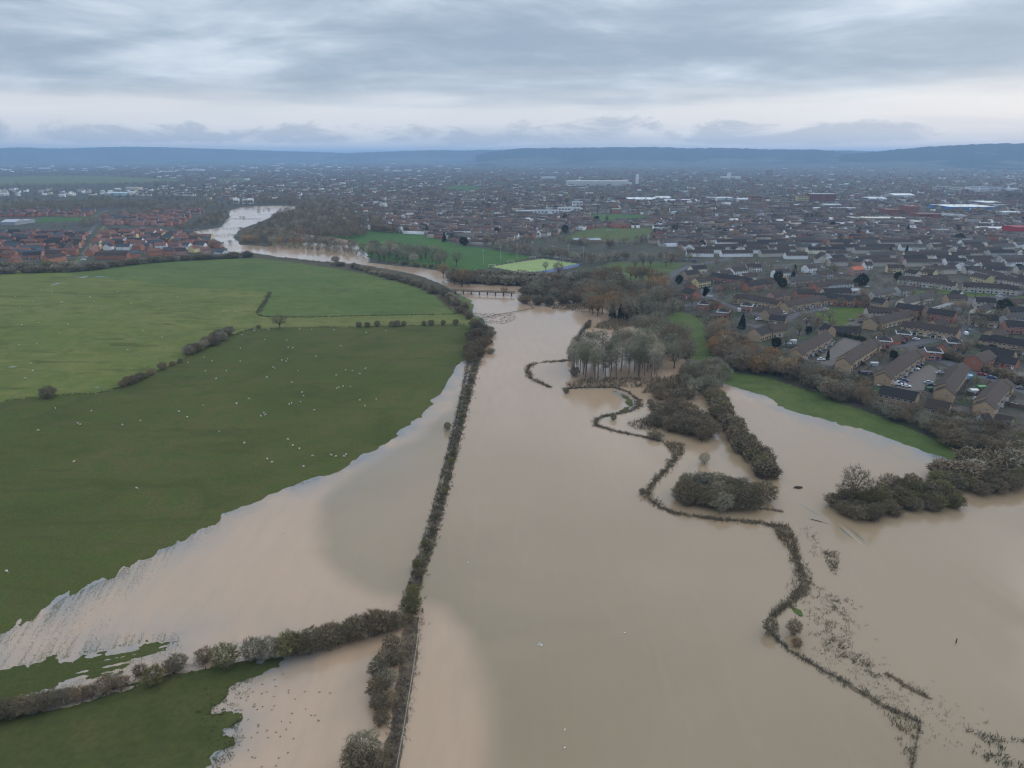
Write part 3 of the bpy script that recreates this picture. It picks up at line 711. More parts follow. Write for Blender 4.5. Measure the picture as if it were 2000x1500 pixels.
def grow(kind, seed):
    rg = np.random.default_rng(seed)
    if kind == 'broad':   H, W, base, k1, k2, k3, wt = 11.0, 9.0, 0.22, 9, 90, 950, 0.075
    elif kind == 'poplar': H, W, base, k1, k2, k3, wt = 17.0, 7.4, 0.30, 9, 110, 1500, 0.085
    elif kind == 'bush':  H, W, base, k1, k2, k3, wt = 6.0, 7.5, 0.03, 12, 110, 1500, 0.105
    else:                 H, W, base, k1, k2, k3, wt = 3.0, 4.2, 0.02, 9, 60, 700, 0.075      # shrub
    low = {'broad': 0.30, 'poplar': 0.42, 'bush': 0.06, 'shrub': 0.05}[kind]
    c = np.array([0, 0, H * (low + 1) / 2]); rad = np.array([W / 2, W / 2, H * (1 - low) / 2])
    T0, T1, R0, R1 = [], [], [], []
    if kind in ('broad', 'poplar'):
        top = np.array([rg.normal() * 0.25, rg.normal() * 0.25, H * (base if kind == 'broad' else 0.86)])
        mid = top * 0.5 + np.array([rg.normal() * .15, rg.normal() * .15, 0])
        rb = 0.32 if kind == 'broad' else 0.26
        T0 += [np.zeros(3), mid]; T1 += [mid, top]; R0 += [rb, rb * 0.8]; R1 += [rb * 0.8, rb * (0.65 if kind == 'broad' else 0.2)]
        skel = [np.linspace(np.zeros(3) + mid, top, 8)]
        starts = [mid + (top - mid) * (f if kind == 'poplar' else 0.7 + 0.3 * f) for f in rg.random(k1)]
    else:
        skel = []; starts = [np.array([rg.normal() * W * 0.12, rg.normal() * W * 0.12, 0.0]) for _ in range(k1)]
    ends = crown_points(k1, c, rad * 0.78, rg, 0.6)
    an = np.arange(k1) * 2 * np.pi / k1 + rg.random() * 6
    hr = W / 2 * (0.35 + 0.35 * rg.random(k1))
    ends[:, 0] = np.cos(an) * hr; ends[:, 1] = np.sin(an) * hr
    ends[:, 2] = H * (low + (0.92 - low) * (0.45 + 0.5 * rg.random(k1)))
    for s, e in zip(starts, ends):
        m = s + (e - s) * 0.5 + rg.normal(size=3) * 0.2; m[2] += 0.2
        rr = 0.14 if kind in ('broad', 'poplar') else 0.08
        T0 += [s, m]; T1 += [m, e]; R0 += [rr, rr * 0.6]; R1 += [rr * 0.6, rr * 0.25]
        skel.append(np.concatenate([np.linspace(s, m, 5), np.linspace(m, e, 6)]))
    Vt, Ft = tubes(T0, T1, R0, R1, 5)
    S = np.concatenate(skel); S = S[S[:, 2] > H * base * 0.6] if kind in ('broad', 'poplar') else S
    B = crown_points(k2, c, rad * 0.92, rg, 0.5)
    B = B[B[:, 2] > 0.1]
    def nearest(A, Bp, up=0.35):
        D = Bp[:, None, :] - A[None]; dist = (D ** 2).sum(-1) + up * np.maximum(-D[:, :, 2], 0) ** 2 * 6
        return A[dist.argmin(1)]
    SB = nearest(S, B)
    Vb, Fb = quads_along(SB, B, 0.11, 0.05, rg, True)
    fr = np.linspace(0.25, 1, 5)
    SS = np.concatenate([SB + (B - SB) * f for f in fr])
    Tp = crown_points(k3, c, rad, rg, 0.45); Tp = Tp[Tp[:, 2] > 0.15]
    ST_ = nearest(SS, Tp)
    L = np.linalg.norm(Tp - ST_, axis=1, keepdims=True)
    mx = 1.9 if kind in ('broad', 'poplar') else 1.3
    ST_ = np.where(L > mx, Tp - (Tp - ST_) / L * mx, ST_)
    Tp = Tp + unit(np.array([[0, 0, 1.0]])) * 0.12 * rg.random((len(Tp), 1)) * 2
    V1, F1 = quads_along(ST_, Tp, wt, wt * 0.55, rg)
    # side twigs
    f = rg.random((len(Tp), 1)) * 0.6 + 0.2
    st = ST_ + (Tp - ST_) * f; en = st + unit(unit(Tp - ST_) + 0.9 * rg.normal(size=st.shape) * 0.8) * (0.35 + 0.5 * rg.random((len(st), 1)))
    en[:, 2] = np.maximum(en[:, 2], 0.1)
    V2, F2 = quads_along(st, en, wt * 0.7, wt * 0.4, rg)
    V = np.concatenate([Vb, V1, V2]); Fq = np.concatenate([Fb, F1 + len(Vb), F2 + len(Vb) + len(V1)])
    return np_mesh(kind + '_trunk', Vt, Ft, [M_BARK]), np_mesh(kind + '_crown', V, Fq, [M_TWIG])
def grow_evergreen(kind, seed):
    rg = np.random.default_rng(seed)
    H, W = (9.0, 7.5) if kind == 'round_evergreen' else (11.0, 5.0)
    n = 1100
    if kind == 'round_evergreen':
        p = crown_points(n, np.array([0, 0, H * 0.54]), np.array([W / 2, W / 2, H * 0.46]), rg, 0.62)
    else:
        h = rg.random(n) ** 0.75; a = rg.random(n) * 2 * np.pi
        r = W / 2 * (1 - h) ** 0.75 * (0.6 + 0.45 * rg.random(n)) * (1 + 0.15 * np.sin(a * 5 + h * 9)) + 0.1
        p = np.stack([r * np.cos(a), r * np.sin(a), 0.4 + h * (H - 0.6)], 1)
    d = unit(p - np.array([0, 0, H * 0.3]) + rg.normal(size=p.shape) * 1.2)
    V, Q = quads_along(p - d * 0.35, p + d * 0.4, 0.62, 0.35, rg)
    Vt, Ft = tubes([np.zeros(3)], [np.array([0, 0, H * 0.85])], [0.28], [0.06], 6)
    return np_mesh(kind + '_trunk', Vt, Ft, [M_BARK]), np_mesh(kind + '_crown', V, Q, [M_LEAF])

def low_crown(kind, n, seed):
    rg = np.random.default_rng(seed)
    if kind == 'tree': c, rad, ln, w = np.array([0, 0, 6.4]), np.array([4.6, 4.6, 4.6]), 1.7, 0.34
    elif kind == 'bush': c, rad, ln, w = np.array([0, 0, 3.1]), np.array([3.9, 3.9, 3.1]), 1.3, 0.34
    else: c, rad, ln, w = np.array([0, 0, 5.4]), np.array([3.4, 3.4, 5.0]), 1.4, 0.9
    p = crown_points(n, c, rad, rg, 0.35); p[:, 2] = np.maximum(p[:, 2], 0.3)
    d = unit(unit(p - c * np.array([1, 1, 0.5])) + rg.normal(size=p.shape) * 0.7)
    V, Q = quads_along(p - d * ln / 2, p + d * ln / 2, w, w * 0.5, rg)
    if kind == 'tree':
        e = p[rg.integers(len(p), size=8)]; b = np.zeros((8, 3)); b[:, 2] = rg.random(8) * 3
        V2, Q2 = quads_along(np.concatenate([np.zeros((1, 3)), b]), np.concatenate([np.array([[0, 0, 6.0]]), e]), 0.4, 0.15, rg)
        Q = np.concatenate([Q, Q2 + len(V)]); V = np.concatenate([V, V2])
    return V, Q
LOWP = {}
def low(kind, n):
    if (kind, n) not in LOWP: LOWP[(kind, n)] = [low_crown(kind, n, 200 + i) for i in range(4)]
    return LOWP[(kind, n)]
def tile(name, label, cat, kind, pts, h, cols, n, wide=(0.9, 1.3), okind='stuff', seed=0):
    """many plants joined in one mesh: a far wood, or a hedge"""
    rg = np.random.default_rng(seed + 31); pr = low(kind, n); base = {'tree': 11.0, 'bush': 6.2, 'ever': 10.4}[kind]
    VV, QQ, TT = [], [], []; off = 0
    pts = np.asarray(pts, float); z = np.maximum(Hat(pts[:, 0], pts[:, 1]), 0) - 0.1
    for (x, y), zz in zip(pts[:, :2], z):
        V, Q = pr[rg.integers(len(pr))]; s = (h[0] + (h[1] - h[0]) * rg.random()) / base; w = s * (wide[0] + (wide[1] - wide[0]) * rg.random()); a = rg.random() * 6.28
        X = (V[:, 0] * math.cos(a) - V[:, 1] * math.sin(a)) * w + x; Y = (V[:, 0] * math.sin(a) + V[:, 1] * math.cos(a)) * w + y
        VV.append(np.stack([X, Y, V[:, 2] * s + zz], 1)); QQ.append(Q + off); off += len(V)
        TT.append(np.repeat((np.array(cols[rg.integers(len(cols))]) * np.array([1.05, 1.0, 0.84]) * (0.8 + 0.4 * rg.random()))[None], len(Q), 0) * (0.8 + 0.4 * rg.random((len(Q), 1))))
    o = link(name, np_mesh(name, np.concatenate(VV), np.concatenate(QQ), [M_REED], np.concatenate(TT)))
    tag(o, label, cat, kind=okind); return o
def hedge(label, pts, h, cols, n=420, wide=(1.1, 1.5), seed=0):
    return tile('hedge', label, 'hedge', 'bush', pts, h, cols, n, wide, None, seed)
PROTO = {k: [grow(k, 100 + 13 * i + hash(k) % 1) for i in range(n)] for k, n in (('broad', 7), ('poplar', 6), ('bush', 6), ('shrub', 5))}
for k in ('round_evergreen', 'conifer'): PROTO[k] = [grow_evergreen(k, 40 + i) for i in range(3)]
BASEH = dict(broad=11.0, poplar=17.0, bush=6.0, shrub=3.0, round_evergreen=9.0, conifer=11.0)
NAMES = dict(broad='bare_tree', poplar='poplar_tree', bush='bush', shrub='shrub', round_evergreen='evergreen_tree', conifer='conifer_tree')
CATS = dict(broad='tree', poplar='tree', bush='bush', shrub='shrub', round_evergreen='tree', conifer='tree')
GREY, BROWN, DARK, OLIVE, RUST, PALEG = (0.30, 0.28, 0.24), (0.245, 0.193, 0.148), (0.215, 0.182, 0.138), (0.200, 0.186, 0.095), (0.36, 0.24, 0.145), (0.44, 0.415, 0.37)
GREENISH = (0.26, 0.26, 0.20)
CNAME = {GREY: 'grey', BROWN: 'brown', DARK: 'dark', OLIVE: 'olive green', RUST: 'rusty brown', PALEG: 'pale grey', GREENISH: 'grey green'}
ntree = dict.fromkeys(PROTO, 0)
def plant(kind, x, y, h, col, wide=1.0, z=None, desc=None, label=None, lms=None, group=None, px=None, py=None):
    i = int(rng.integers(len(PROTO[kind]))); tr, cr = PROTO[kind][i]
    s = h / BASEH[kind]
    zz = max(float(Hat(x, y)), 0.0) - 0.05 if z is None else z
    t = empty(NAMES[kind], (x, y, zz), rng.random() * 6.28); s *= 0.92 if kind == 'bush' else 1.0; t.scale = (s * wide, s * wide, s)
    w_ = 0.10 * (rng.random() - 0.5); j = np.array([1.06 + w_, 1.0, 0.82 - w_]); v = 0.75 + 0.45 * rng.random()
    c = tuple(np.array(col) * j * v)
    link('trunk', tr, t, color=tuple(np.array((0.15, 0.135, 0.11)) * (1.25 if kind == 'poplar' else 0.8) * v)); link('crown', cr, t, color=c)
    ntree[kind] += 1
    if label: tag(t, label, CATS[kind], group)
    else:
        if px is None: px, py = proj(x, y, zz)
        later(t, desc or f'{CNAME.get(col, "dark green")} {NAMES[kind].replace("_", " ")}', px, py, CATS[kind], group, lms)
    return t
TLM = [('the footbridge', 930, 568), ('the lime pitch', 1045, 520), ('the poplar grove', 1200, 700), ('the white school block', 1070, 416), ('the rust brown tree', 905, 545),
  ('the meadow road bend', 1320, 535), ('the dark roofed front terrace', 1760, 757), ('the big flooded clump', 1405, 950), ('the floating brown island', 1560, 953),
  ('the sharp reed bank bend', 1500, 1215), ('the tall bare tree', 1665, 960), ('the curving green strip', 1360, 650), ('the white river house', 430, 490),
  ('the green avenue foot', 150, 515), ('the lone fence bush', 95, 770), ('the lone spreading tree', 545, 635), ('the upper bank corner', 935, 640),
  ('the flood bank gate', 820, 1200), ('the bottom left corner', 0, 1400), ('the estate green', 1645, 615), ('the tan house pair', 1500, 640), ('the right edge bungalow', 1960, 815),
  ('the narrow pond bank', 1550, 800), ('the white rendered house', 1862, 572), ('the orange roof', 1678, 523), ('the red brick terrace', 1425, 540), ('the yellow van', 1531, 541), ('the meadow crest', 640, 515),
  ('the school field', 1190, 455), ('the retail sheds', 1925, 450), ('the crest hedge', 300, 510)]
def scatter_world(pts, n, mind, seed=0):
    rg = np.random.default_rng(seed + 5); pg = pgon(pts)
    lo, hi = pg.min(0), pg.max(0); out = []
    tries = 0
    while len(out) < n and tries < n * 60:
        tries += 1
        p = lo + (hi - lo) * rg.random(2)
        if not inside(np.array([p[0]]), np.array([p[1]]), pg)[0]: continue
        if any((p[0] - q[0]) ** 2 + (p[1] - q[1]) ** 2 < mind * mind for q in out): continue
        out.append(p)
    return out
def along(pts, n, jit, seed=0):
    rg = np.random.default_rng(seed + 9); pg = pgon(pts)
    d = np.concatenate([[0], np.cumsum(np.hypot(*np.diff(pg, axis=0).T))]); s = np.linspace(0, d[-1], n) + rg.normal(size=n) * d[-1] / n * 0.25
    s = np.clip(s, 0, d[-1])
    return np.stack([np.interp(s, d, pg[:, 0]), np.interp(s, d, pg[:, 1])], 1) + rg.normal(size=(n, 2)) * jit
def wood(points, kinds, cols, h0, h1, group, wide=(0.9, 1.2)):
    for p in points:
        k = kinds[int(rng.integers(len(kinds)))]; c = cols[int(rng.integers(len(cols)))]
        plant(k, p[0], p[1], h0 + (h1 - h0) * rng.random(), c, wide[0] + (wide[1] - wide[0]) * rng.random(), lms=TLM, group=group)

# ------------------------------------------------------------------ woods, belts and hedges, each tree its own object
wood(scatter_world([(1112, 742), (1150, 748), (1215, 748), (1285, 742), (1292, 712), (1250, 690), (1160, 692), (1118, 712)], 62, 3.4, 1), ['poplar'], [PALEG, PALEG, GREENISH, GREY], 14, 18, 'poplars of the flooded grove')
wood(scatter_world([(1255, 690), (1290, 722), (1340, 730), (1352, 700), (1330, 665), (1290, 640), (1240, 650)], 32, 5.0, 2), ['broad'], [GREENISH, GREY, BROWN], 11, 14, 'trees behind the poplar grove', (1.0, 1.3))
wood(scatter_world([(1120, 598), (1160, 622), (1240, 632), (1318, 622), (1310, 590), (1262, 566), (1150, 566)], 58, 6.0, 3), ['broad'], [BROWN, BROWN, GREY, RUST, GREENISH], 13, 17, 'trees of the wood above the flood', (0.95, 1.25))
for (px, py) in ((1212, 624), (1228, 626), (1240, 628), (1196, 620), (1222, 618)): 
    x, y, z = G(px, py); plant('conifer', x, y, 11, (0.035, 0.05, 0.03), 1.1, lms=TLM, group='conifers at the edge of the wood')
wood(along([(1022, 590), (1045, 596), (1075, 598), (1110, 590), (1140, 588)], 14, 2.5, 4), ['bush'], [DARK, DARK, BROWN], 6, 8, 'dark bushes by the footbridge', (1.0, 1.3))
wood(scatter_world([(1000, 580), (1060, 584), (1150, 580), (1150, 562), (1060, 556), (1010, 566)], 26, 5.0, 5), ['bush'], [DARK, DARK, GREY, BROWN], 6, 9, 'dark bushes by the footbridge', (1.0, 1.4))
hedge('dark bushy hedge close behind the footbridge', along([(878, 549), (940, 554), (1000, 556), (1060, 556), (1130, 556)], 30, 3.0, 6), (7, 9.5), [DARK, DARK, GREY])
hedge('second hedge below the lime pitch', along([(900, 543), (960, 546), (1030, 549), (1090, 551), (1150, 548), (1200, 552)], 26, 3.0, 7), (7, 10), [DARK, GREY, BROWN])
for (px, py, h, c, w) in ((902, 560, 17, RUST, 1.35), (888, 556, 15, BROWN, 1.2), (916, 560, 14, BROWN, 1.2), (865, 542, 14, RUST, 1.2), (985, 576, 7, BROWN, 1.3), (1090, 540, 14, BROWN, 1.0), (1140, 556, 16, GREENISH, 1.1), (1170, 552, 15, GREENISH, 1.1), (1065, 530, 10, GREY, 0.9)):
    x, y, z = G(px, py); plant('broad', x, y, h, c, w, lms=TLM, group='trees around the footbridge')
wood(scatter_world([(706, 503), (740, 510), (800, 518), (870, 526), (900, 520), (850, 504), (770, 492), (715, 488)], 44, 6.5, 8), ['broad'], [GREENISH, GREENISH, GREY, PALEG], 12, 16, 'grey trees along the river', (1.0, 1.3))
hedge('low hedge under the grey riverside trees', along([(760, 513), (810, 519), (860, 526), (885, 530)], 12, 2, 9), (3, 5), [DARK])
# hedges on the left hill
hedge('long dark hedge on the hill crest in front of the red brick houses', along([(-20, 536), (30, 533), (80, 532), (130, 531), (152, 530), (200, 525), (250, 518), (300, 513), (350, 509), (400, 507), (450, 504), (492, 502)], 74, 1.8, 10), (5, 7.5), [DARK, DARK, GREY])
hedge('thicker hedge behind the crest hedge at the left edge', along([(-20, 528), (40, 524), (90, 523), (140, 525)], 16, 3, 11), (6, 8), [DARK, OLIVE, GREY])
hedge('dark hedge running down the meadow edge to the field corner', along([(655, 518), (690, 522), (715, 530), (750, 541), (790, 551), (830, 562), (860, 574), (880, 585), (900, 600), (915, 612), (930, 622)], 46, 2.2, 12), (3.2, 5.2), [DARK, DARK, DARK, GREY], 600)
hedge('low scrubby hedge along the river shore', along([(545, 504), (600, 510), (660, 517)], 18, 1.5, 13), (1.3, 2.2), [DARK, BROWN], 200)
for (px, py, h, w) in ((660, 520, 6, 1.2), (655, 512, 7, 1.3)):
    x, y, z = G(px, py); plant('bush', x, y, h, BROWN, w, lms=TLM, group='bushes at the river shore')
wood(along([(372, 692), (385, 686), (400, 678), (415, 670), (430, 663), (445, 656)], 15, 1.6, 14), ['bush'], [DARK, GREY], 5, 6.5, 'hedge clump on the field boundary', (1.0, 1.3))
for (px, py, h, c) in ((240, 756, 4, BROWN), (252, 751, 4.8, DARK), (263, 747, 4.6, DARK), (274, 743, 4.6, DARK), (296, 733, 3.6, BROWN), (318, 722, 4.6, BROWN), (337, 714, 3, BROWN), (352, 708, 2.6, BROWN), (95, 777, 6.3, BROWN), (285, 738, 3, DARK), (505, 642, 3, DARK)):
    x, y, z = G(px, py); plant('bush', x, y, h, c, 1.05, lms=TLM, group='bushes along the field fence')
x, y, z = G(546, 642); plant('broad', x, y, 9.5, DARK, 1.5, label='single spreading bare tree on the track strip between two fields', group='trees on the left fields')
for (px, py) in ((701, 639), (718, 639), (737, 638), (766, 638), (776, 638), (789, 637), (828, 636), (842, 636), (866, 635), (890, 635)):
    x, y, z = G(px, py); plant('bush', x, y, 3.6 + 1.6 * rng.random(), DARK, 0.9, lms=TLM, group='row of bushes on the fence of the track strip')
wood(along([(932, 640), (944, 648), (938, 668), (936, 690), (930, 702)], 16, 2.2, 15), ['bush'], [BROWN, BROWN, DARK], 5.5, 8, 'thick bushes at the head of the flood bank', (0.9, 1.15))
wood(along([(918, 655), (914, 675), (912, 698)], 8, 1.0, 16), ['bush'], [DARK], 4, 5, 'thick bushes at the head of the flood bank', (0.9, 1.15))
for (px, py) in ((958, 646), (962, 655), (955, 672), (958, 690)):
    x, y, z = G(px, py); plant('shrub', x, y, 3, DARK, 1.4, lms=TLM, group='shrubs at the water beside the flood bank')
# flood bank bushes
for (px, py, h, c) in ((803, 1200, 6.5, OLIVE), (807, 1170, 4.5, OLIVE), (815, 1110, 3.5, OLIVE), (818, 1128, 3.2, DARK), (829, 1066, 2.6, OLIVE), (868, 965, 2.6, OLIVE), (880, 905, 2.8, OLIVE), (885, 890, 2.4, OLIVE), (874, 840, 4.0, OLIVE), (915, 770, 2.4, OLIVE), (900, 815, 2.2, DARK), (852, 1010, 2.4, DARK), (921, 745, 2.6, OLIVE), (796, 1216, 3.0, DARK)):
    x, y, z = G(px, py); plant('bush', x, y, h, c, 0.8, lms=TLM, group='bushes on the flood bank')
# hedge at the bottom left
for (px, py, h, c, k) in ((206, 1352, 4.4, BROWN, 'bush'), (222, 1340, 3.2, GREY, 'bush'), (240, 1342, 2.6, BROWN, 'shrub'), (302, 1336, 5.0, OLIVE, 'bush'), (348, 1308, 4.4, GREY, 'bush'), (335, 1312, 3.2, BROWN, 'shrub'), (400, 1292, 3.4, BROWN, 'shrub'), (275, 1318, 2.6, BROWN, 'shrub'), (442, 1300, 6.0, OLIVE, 'bush'), (498, 1288, 6.0, GREY, 'bush'),
    (530, 1283, 5.6, GREY, 'bush'), (563, 1279, 6.4, OLIVE, 'bush'), (590, 1274, 5.8, DARK, 'bush'), (612, 1270, 6.2, DARK, 'bush'), (636, 1264, 6.0, DARK, 'bush'), (660, 1257, 5.6, DARK, 'bush'), (684, 1250, 5.8, DARK, 'bush'), (706, 1244, 6.2, DARK, 'bush'), (730, 1236, 6.6, DARK, 'bush'), (742, 1234, 6.4, BROWN, 'bush'), (760, 1230, 5.4, DARK, 'bush'), (778, 1226, 4.6, DARK, 'bush'), (575, 1272, 5.2, DARK, 'bush'), (650, 1252, 5.4, DARK, 'bush'), (695, 1240, 5.4, DARK, 'bush'),
    (-12, 1408, 4.6, DARK, 'bush'), (8, 1402, 4.6, DARK, 'bush'), (28, 1398, 4.4, DARK, 'bush'), (48, 1394, 4.6, DARK, 'bush'), (68, 1389, 4.4, DARK, 'bush'), (88, 1384, 4.4, DARK, 'bush'), (107, 1378, 4.2, DARK, 'bush'), (125, 1372, 3.6, GREY, 'bush'), (143, 1368, 3.4, BROWN, 'bush'), (160, 1364, 2.8, BROWN, 'shrub'), (176, 1360, 2.6, BROWN, 'shrub'),
    (766, 1272, 4.6, DARK, 'bush'), (752, 1300, 4.4, DARK, 'bush'), (772, 1298, 4.0, DARK, 'bush'), (740, 1322, 4.8, DARK, 'bush'), (756, 1340, 4.6, GREY, 'bush'), (740, 1362, 5.0, DARK, 'bush'), (760, 1380, 4.0, BROWN, 'bush'), (742, 1385, 4.2, DARK, 'bush'), (746, 1414, 3.4, DARK, 'bush'), (712, 1486, 7.0, GREY, 'bush'), (700, 1510, 6.4, DARK, 'bush'), (738, 1506, 5.0, DARK, 'bush')):
    x, y, z = G(px, py); plant(k, x, y, h, c, 0.95, lms=TLM, group='bushes along the flooded field edge')
# islands of scrub right of the river
wood(scatter_world([(1314, 976), (1335, 992), (1385, 998), (1450, 997), (1490, 990), (1496, 976), (1440, 964), (1400, 948), (1345, 950), (1320, 962)], 30, 2.6, 20), ['bush'], [DARK, GREY, DARK], 5.5, 7.5, 'bushes of the clump in the flood', (0.9, 1.15))
wood(scatter_world([(1272, 830), (1320, 852), (1382, 862), (1386, 846), (1356, 812), (1310, 798), (1275, 812)], 22, 3.0, 21), ['bush'], [DARK, BROWN, DARK], 5.5, 8, 'bushes of the island by the poplars', (1.0, 1.3))
wood(scatter_world([(1270, 790), (1310, 782), (1350, 782), (1340, 768), (1290, 764)], 9, 3.2, 22), ['bush'], [BROWN, DARK], 4, 6, 'bushes of the island by the poplars', (1.0, 1.3))
wood(scatter_world([(1330, 745), (1345, 775), (1400, 780), (1418, 750), (1400, 722), (1360, 725)], 18, 3.6, 23), ['bush', 'broad'], [GREENISH, GREY, DARK], 7, 10, 'trees at the head of the pond hedge', (0.9, 1.2))
hedge('slanting dark hedge standing in the flood left of the pond', along([(1392, 778), (1406, 806), (1424, 836), (1442, 862), (1462, 888), (1482, 912), (1500, 930), (1510, 935)], 52, 1.5, 24), (4.8, 6.4), [DARK, DARK, BROWN, OLIVE], 900, (0.9, 1.15))
wood(along([(1628, 985), (1650, 1000), (1690, 1012), (1725, 1016), (1742, 1008)], 14, 1.6, 26), ['bush'], [DARK, BROWN, DARK], 3.8, 5.2, 'low dark bushes at the tip of the flooded hedge', (1.0, 1.2))
wood(along([(1650, 978), (1700, 990), (1740, 992), (1790, 990), (1830, 990), (1862, 985)], 22, 1.8, 27), ['bush'], [DARK, DARK, OLIVE], 4, 6, 'bushes of the flooded hedge', (1.0, 1.2))
wood(along([(1745, 972), (1790, 970), (1840, 962), (1890, 955), (1940, 950), (1990, 946), (2060, 940), (2150, 930)], 40, 2.4, 28), ['bush'], [DARK, BROWN, OLIVE], 5, 7, 'bushes of the flooded hedge', (1.0, 1.2))
hedge('tall bushy hedge behind the flooded hedge at the right edge', along([(1830, 940), (1880, 925), (1940, 915), (2000, 905), (2080, 900)], 24, 3.0, 29), (6, 8), [DARK, GREY, BROWN], 900, (1.0, 1.3))
for (px, py, h, c, w, lab) in ((1664, 985, 14, BROWN, 0.9, 'tall open bare tree at the tip of the flooded hedge'), (1648, 990, 9, BROWN, 1.0, 'shorter bare tree left of the tall open one in the flooded hedge'), (1698, 1000, 12, OLIVE, 0.85, 'olive green twiggy tree right of the tall bare one'), (1712, 994, 9.5, OLIVE, 0.8, 'small olive tree squeezed behind the twiggy olive one'), (1770, 975, 9, OLIVE, 0.9, 'olive tree in the middle of the flooded hedge')):
    x, y, z = G(px, py); plant('broad', x, y, h, c, w, label=lab, group='trees of the flooded hedge')
for (px, py, k, h, c, w, lab) in ((1504, 1236, 'bush', 4.4, DARK, 0.85, 'very dark bush at the sharp bend of the reed bank'), (1550, 1238, 'bush', 4.4, BROWN, 0.8, 'pale brown bush right of the dark bush at the bank bend'), (1280, 856, 'shrub', 2.8, DARK, 1.9, 'flat dark bush at the tip of the thin reed line'), (1255, 965, 'shrub', 2.2, DARK, 0.9, 'little shrub on the leftmost curve of the reed bank'),
    (1198, 820, 'shrub', 2.6, OLIVE, 0.9, 'small round shrub in the water by the grassy levee'), (1270, 792, 'shrub', 3.2, DARK, 0.8, 'small dark shrub left of the island scrub'), (1106, 768, 'shrub', 2.6, OLIVE, 0.9, 'small green shrub at the left end of the reed line'), (1375, 905, 'bush', 5.0, PALEG, 0.8, 'pale grey leafless bush behind the flooded clump'), (1148, 640, 'shrub', 3.4, DARK, 1.1, 'dark shrub on the reed spit left of the grove'), (1122, 735, 'bush', 6.0, BROWN, 0.9, 'brown bush at the left foot of the grove'), (1115, 705, 'bush', 4.5, DARK, 0.8, 'dark bush at the left shoulder of the grove'), (1556, 1262, 'shrub', 2.2, BROWN, 0.9, 'thin brown shrub below the pale bush')):
    x, y, z = G(px, py); plant(k, x, y, h, c, w, label=lab, group='scrub along the reed bank')
# belts round the estate
wood(scatter_world([(1395, 640), (1386, 662), (1400, 700), (1430, 722), (1500, 734), (1560, 750), (1590, 745), (1560, 722), (1500, 705), (1460, 690), (1430, 668)], 62, 4.6, 30), ['broad', 'broad', 'bush'], [BROWN, BROWN, RUST, GREY], 8, 11, 'tree belt between the meadow and the estate', (1.0, 1.3))
wood(scatter_world([(1560, 756), (1590, 745), (1640, 745), (1690, 770), (1690, 800), (1640, 785)], 22, 4.2, 31), ['broad', 'bush'], [BROWN, DARK, GREY], 7, 9.5, 'tree belt between the meadow and the estate', (1.0, 1.3))
wood(scatter_world([(1690, 800), (1750, 822), (1800, 842), (1838, 868), (1900, 885), (1990, 890), (1990, 850), (1930, 838), (1880, 822), (1830, 800), (1800, 806), (1760, 806), (1720, 798)], 74, 3.8, 32), ['broad', 'broad', 'bush'], [BROWN, BROWN, DARK, GREY], 5.0, 7.6, 'tree belt below the front terraces', (1.0, 1.3))
wood(along([(1990, 880), (2040, 890), (2100, 890)], 10, 4, 33), ['bush'], [DARK, OLIVE], 6, 8, 'tree belt below the front terraces')
wood(along([(1320, 606), (1340, 600), (1365, 598), (1395, 606), (1420, 620)], 10, 2.5, 34), ['broad'], [BROWN, GREY], 7, 10, 'trees along the estate edge road')
hedge('dark hedge along the road to the right of the brick house', along([(1830, 700), (1860, 702), (1890, 712), (1920, 722), (1960, 738), (2010, 755)], 26, 1.5, 35), (3, 4.5), [DARK, DARK, BROWN])
hedge('clipped dark hedge above the first parking court', along([(1615, 652), (1640, 655), (1665, 660), (1690, 668)], 14, 0.7, 36), (2.2, 3.0), [(0.05, 0.06, 0.035)], 300)
for (px, py, k, h, w) in ((1519, 550, 'round_evergreen', 9.5, 1.0), (1527, 562, 'round_evergreen', 8.5, 1.1), (1449, 642, 'conifer', 10, 1.15), (1326, 555, 'round_evergreen', 8, 1.0), (1552, 532, 'conifer', 8, 1.2), (1549, 542, 'conifer', 7, 1.3), (1672, 560, 'round_evergreen', 8, 0.9), (1683, 560, 'round_evergreen', 11, 1.0), (1752, 548, 'round_evergreen', 8, 0.9), (1959, 612, 'round_evergreen', 10.5, 1.15), (1970, 618, 'round_evergreen', 7, 1.0),
    (1616, 703, 'conifer', 6.2, 0.8), (1744, 701, 'round_evergreen', 5, 1.0), (1935, 692, 'round_evergreen', 5.5, 1.1), (1579, 652, 'round_evergreen', 5, 1.0), (1515, 680, 'round_evergreen', 6.5, 1.0), (1370, 484, 'round_evergreen', 9, 1.1), (1825, 528, 'round_evergreen', 6, 1.1), (1988, 530, 'round_evergreen', 7.5, 1.0), (1770, 494, 'conifer', 9, 1.0), (1872, 474, 'round_evergreen', 12, 1.1), (1772, 458, 'conifer', 14, 1.0), (1625, 448, 'round_evergreen', 12, 0.9), (1380, 556, 'round_evergreen', 5.5, 1.2),
    (868, 473, 'conifer', 13, 1.1), (906, 480, 'round_evergreen', 11, 1.2), (971, 460, 'round_evergreen', 11, 1.0), (1104, 456, 'round_evergreen', 12, 0.9), (1103, 432, 'round_evergreen', 11, 1.0), (1165, 433, 'round_evergreen', 10, 1.1), (1738, 495, 'conifer', 8, 0.9), (1815, 545, 'round_evergreen', 5, 1.2), (1795, 627, 'conifer', 7, 0.9), (1700, 642, 'shrub', 3, 1.3)):
    x, y, z = G(px, py); plant(k, x, y, h, (0.030, 0.050, 0.026) if k != 'shrub' else DARK, w, lms=TLM, group='dark evergreens among the houses')
